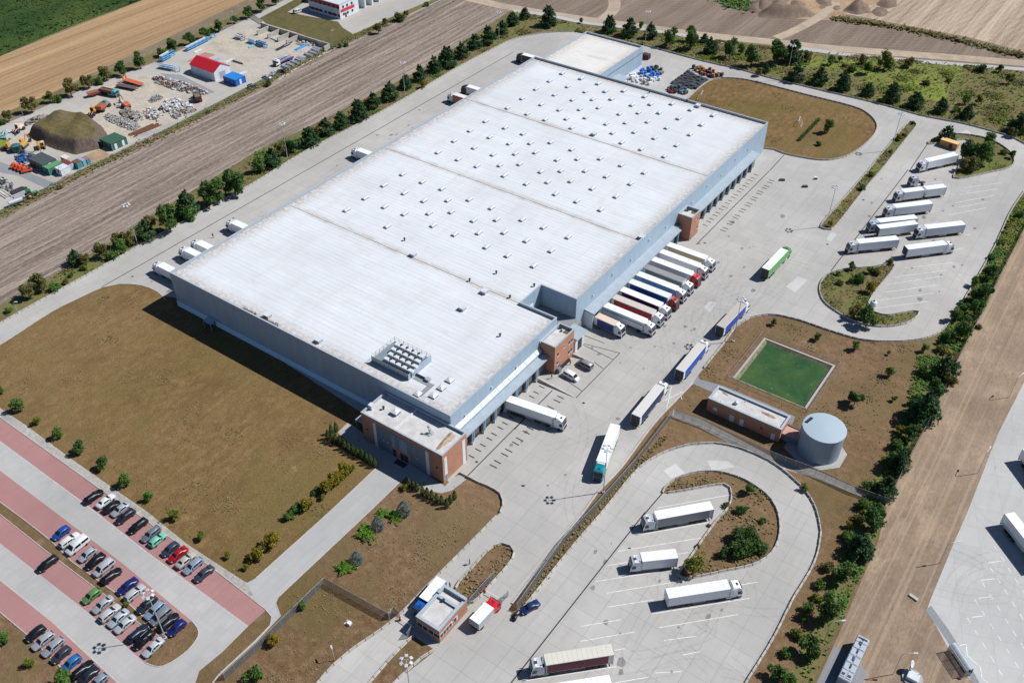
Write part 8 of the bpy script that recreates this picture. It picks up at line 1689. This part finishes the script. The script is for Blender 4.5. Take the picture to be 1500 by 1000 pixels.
rw_ = thing('ramp_wall', 'low concrete ramp wall between the docks and the van yard', 'wall', (0, 0, 0)); a, b = t('c', 150, 228), t('c', 370, 328); d = (Vector(b) - Vector(a)).normalized(); q = Vector((-d.y, d.x)) * .2; A, B = Vector(a), Vector(b)
MB().loft([[(*(A + q), 0), (*(A - q), 0), (*(A - q), 1.0), (*(A + q), 1.0)], [(*(B + q), 0), (*(B - q), 0), (*(B - q), .1), (*(B + q), .1)]]).build('wall', MT['barrier'], rw_)
rw_ = thing('ramp_wall', 'low concrete wall behind the grey van at the brick tower', 'wall', (0, 0, 0)); a, b = t('c', 360, 85), t('c', 480, 125); A, B = Vector(a), Vector(b); d = (B - A).normalized(); q = Vector((-d.y, d.x)) * .2
MB().loft([[(*(A + q), 0), (*(A - q), 0), (*(A - q), .9), (*(A + q), .9)], [(*(B + q), 0), (*(B - q), 0), (*(B - q), .1), (*(B + q), .1)]]).build('wall', MT['barrier'], rw_)

# ------------------------------------------------------------------ people
def person(label, p, rz, shirt, trousers, hair=(40, 30, 24), stride=.18):
    me = bpy.data.meshes.new('person')
    V = [(0, 0, .95), (0, 0, 1.18), (0, 0, 1.42), (0, 0, 1.53), (.015, 0, 1.66), (0, 0, 1.76),
         (0, .17, 1.42), (-.02, .24, 1.15), (.08, .25, .92), (.10, .25, .84), (0, -.17, 1.42), (.02, -.24, 1.15), (-.06, -.25, .93), (-.05, -.25, .85),
         (0, .10, .90), (stride * .6, .11, .50), (stride, .11, .08), (stride + .16, .12, .03), (0, -.10, .90), (-stride * .3, -.11, .50), (-stride, -.11, .10), (-stride + .15, -.12, .03)]
    E_ = [(0, 1), (1, 2), (2, 3), (3, 4), (4, 5), (2, 6), (6, 7), (7, 8), (8, 9), (2, 10), (10, 11), (11, 12), (12, 13), (0, 14), (14, 15), (15, 16), (16, 17), (0, 18), (18, 19), (19, 20), (20, 21)]
    rad = [.15, .14, .155, .055, .10, .07, .075, .05, .038, .035, .075, .05, .038, .035, .10, .07, .045, .04, .10, .07, .045, .04]
    me.from_pydata(V, E_, []); o = bpy.data.objects.new('person', me); C.objects.link(o); sk = o.modifiers.new('skin', 'SKIN'); o.modifiers.new('sub', 'SUBSURF').levels = 1; o.modifiers['sub'].render_levels = 1
    if not me.skin_vertices: me.attributes  # the Skin modifier makes its layer itself
    lay = me.skin_vertices[0] if me.skin_vertices else None
    if lay:
        for i, d_ in enumerate(lay.data): d_.radius = (rad[i], rad[i] * (1.15 if i in (0, 1, 2) else 1)); d_.use_root = (i == 0)
    dg = bpy.context.evaluated_depsgraph_get(); ev = o.evaluated_get(dg); nm = bpy.data.meshes.new_from_object(ev); bpy.data.objects.remove(o)
    nm.materials.clear()
    for m in (paint(*shirt, .8), paint(*trousers, .8), MT['skin'], MT['dark'], paint(*hair, .8)): nm.materials.append(m)
    for pl in nm.polygons:
        c = pl.center; pl.use_smooth = True
        pl.material_index = 4 if (c.z > 1.68 or (c.z > 1.58 and c.x < -.02)) else 2 if c.z > 1.5 or (abs(c.y) > .2 and c.z < 1.02) else 0 if c.z > .97 else 3 if c.z < .09 else 1
    o = bpy.data.objects.new('person', nm); C.objects.link(o); o.location = (*p, .03); o.rotation_euler = (0, 0, rz); tag(o, label, 'person'); 
    MB().box(.09, .14, -.015, .015, 1.62, 1.66).build('nose', MT['skin'], o); MB().lathe([(.115, 1.66), (.12, 1.72), (.09, 1.79), (.03, 1.82)], 10).build('hair', paint(*hair, .9), o)
person('person in dark blue clothes walking across the west dock road', t('5', 1250, 393), R(-60), (40, 60, 110), (30, 32, 44))
person('person in dark blue clothes walking in the lane above the gatehouse', t('f', 1252, 305), R(-130), (30, 44, 90), (36, 40, 60))
person('person in an orange vest beside the blue box truck', t('f', 1137, 440), R(-90), (235, 90, 50), (60, 60, 70), stride=.05)
person('person in an orange top and dark trousers by the brick tower', t('c', 341, 136), R(-40), (240, 84, 40), (40, 50, 80), stride=.1)
person('person in black walking on the ramp beside the loading dock', t('c', 232, 218), R(180), (24, 24, 28), (30, 30, 34))
person('person in a red top at the rear of the white van', t('c', 318, 190), R(-20), (190, 40, 60), (40, 44, 80), stride=.05)
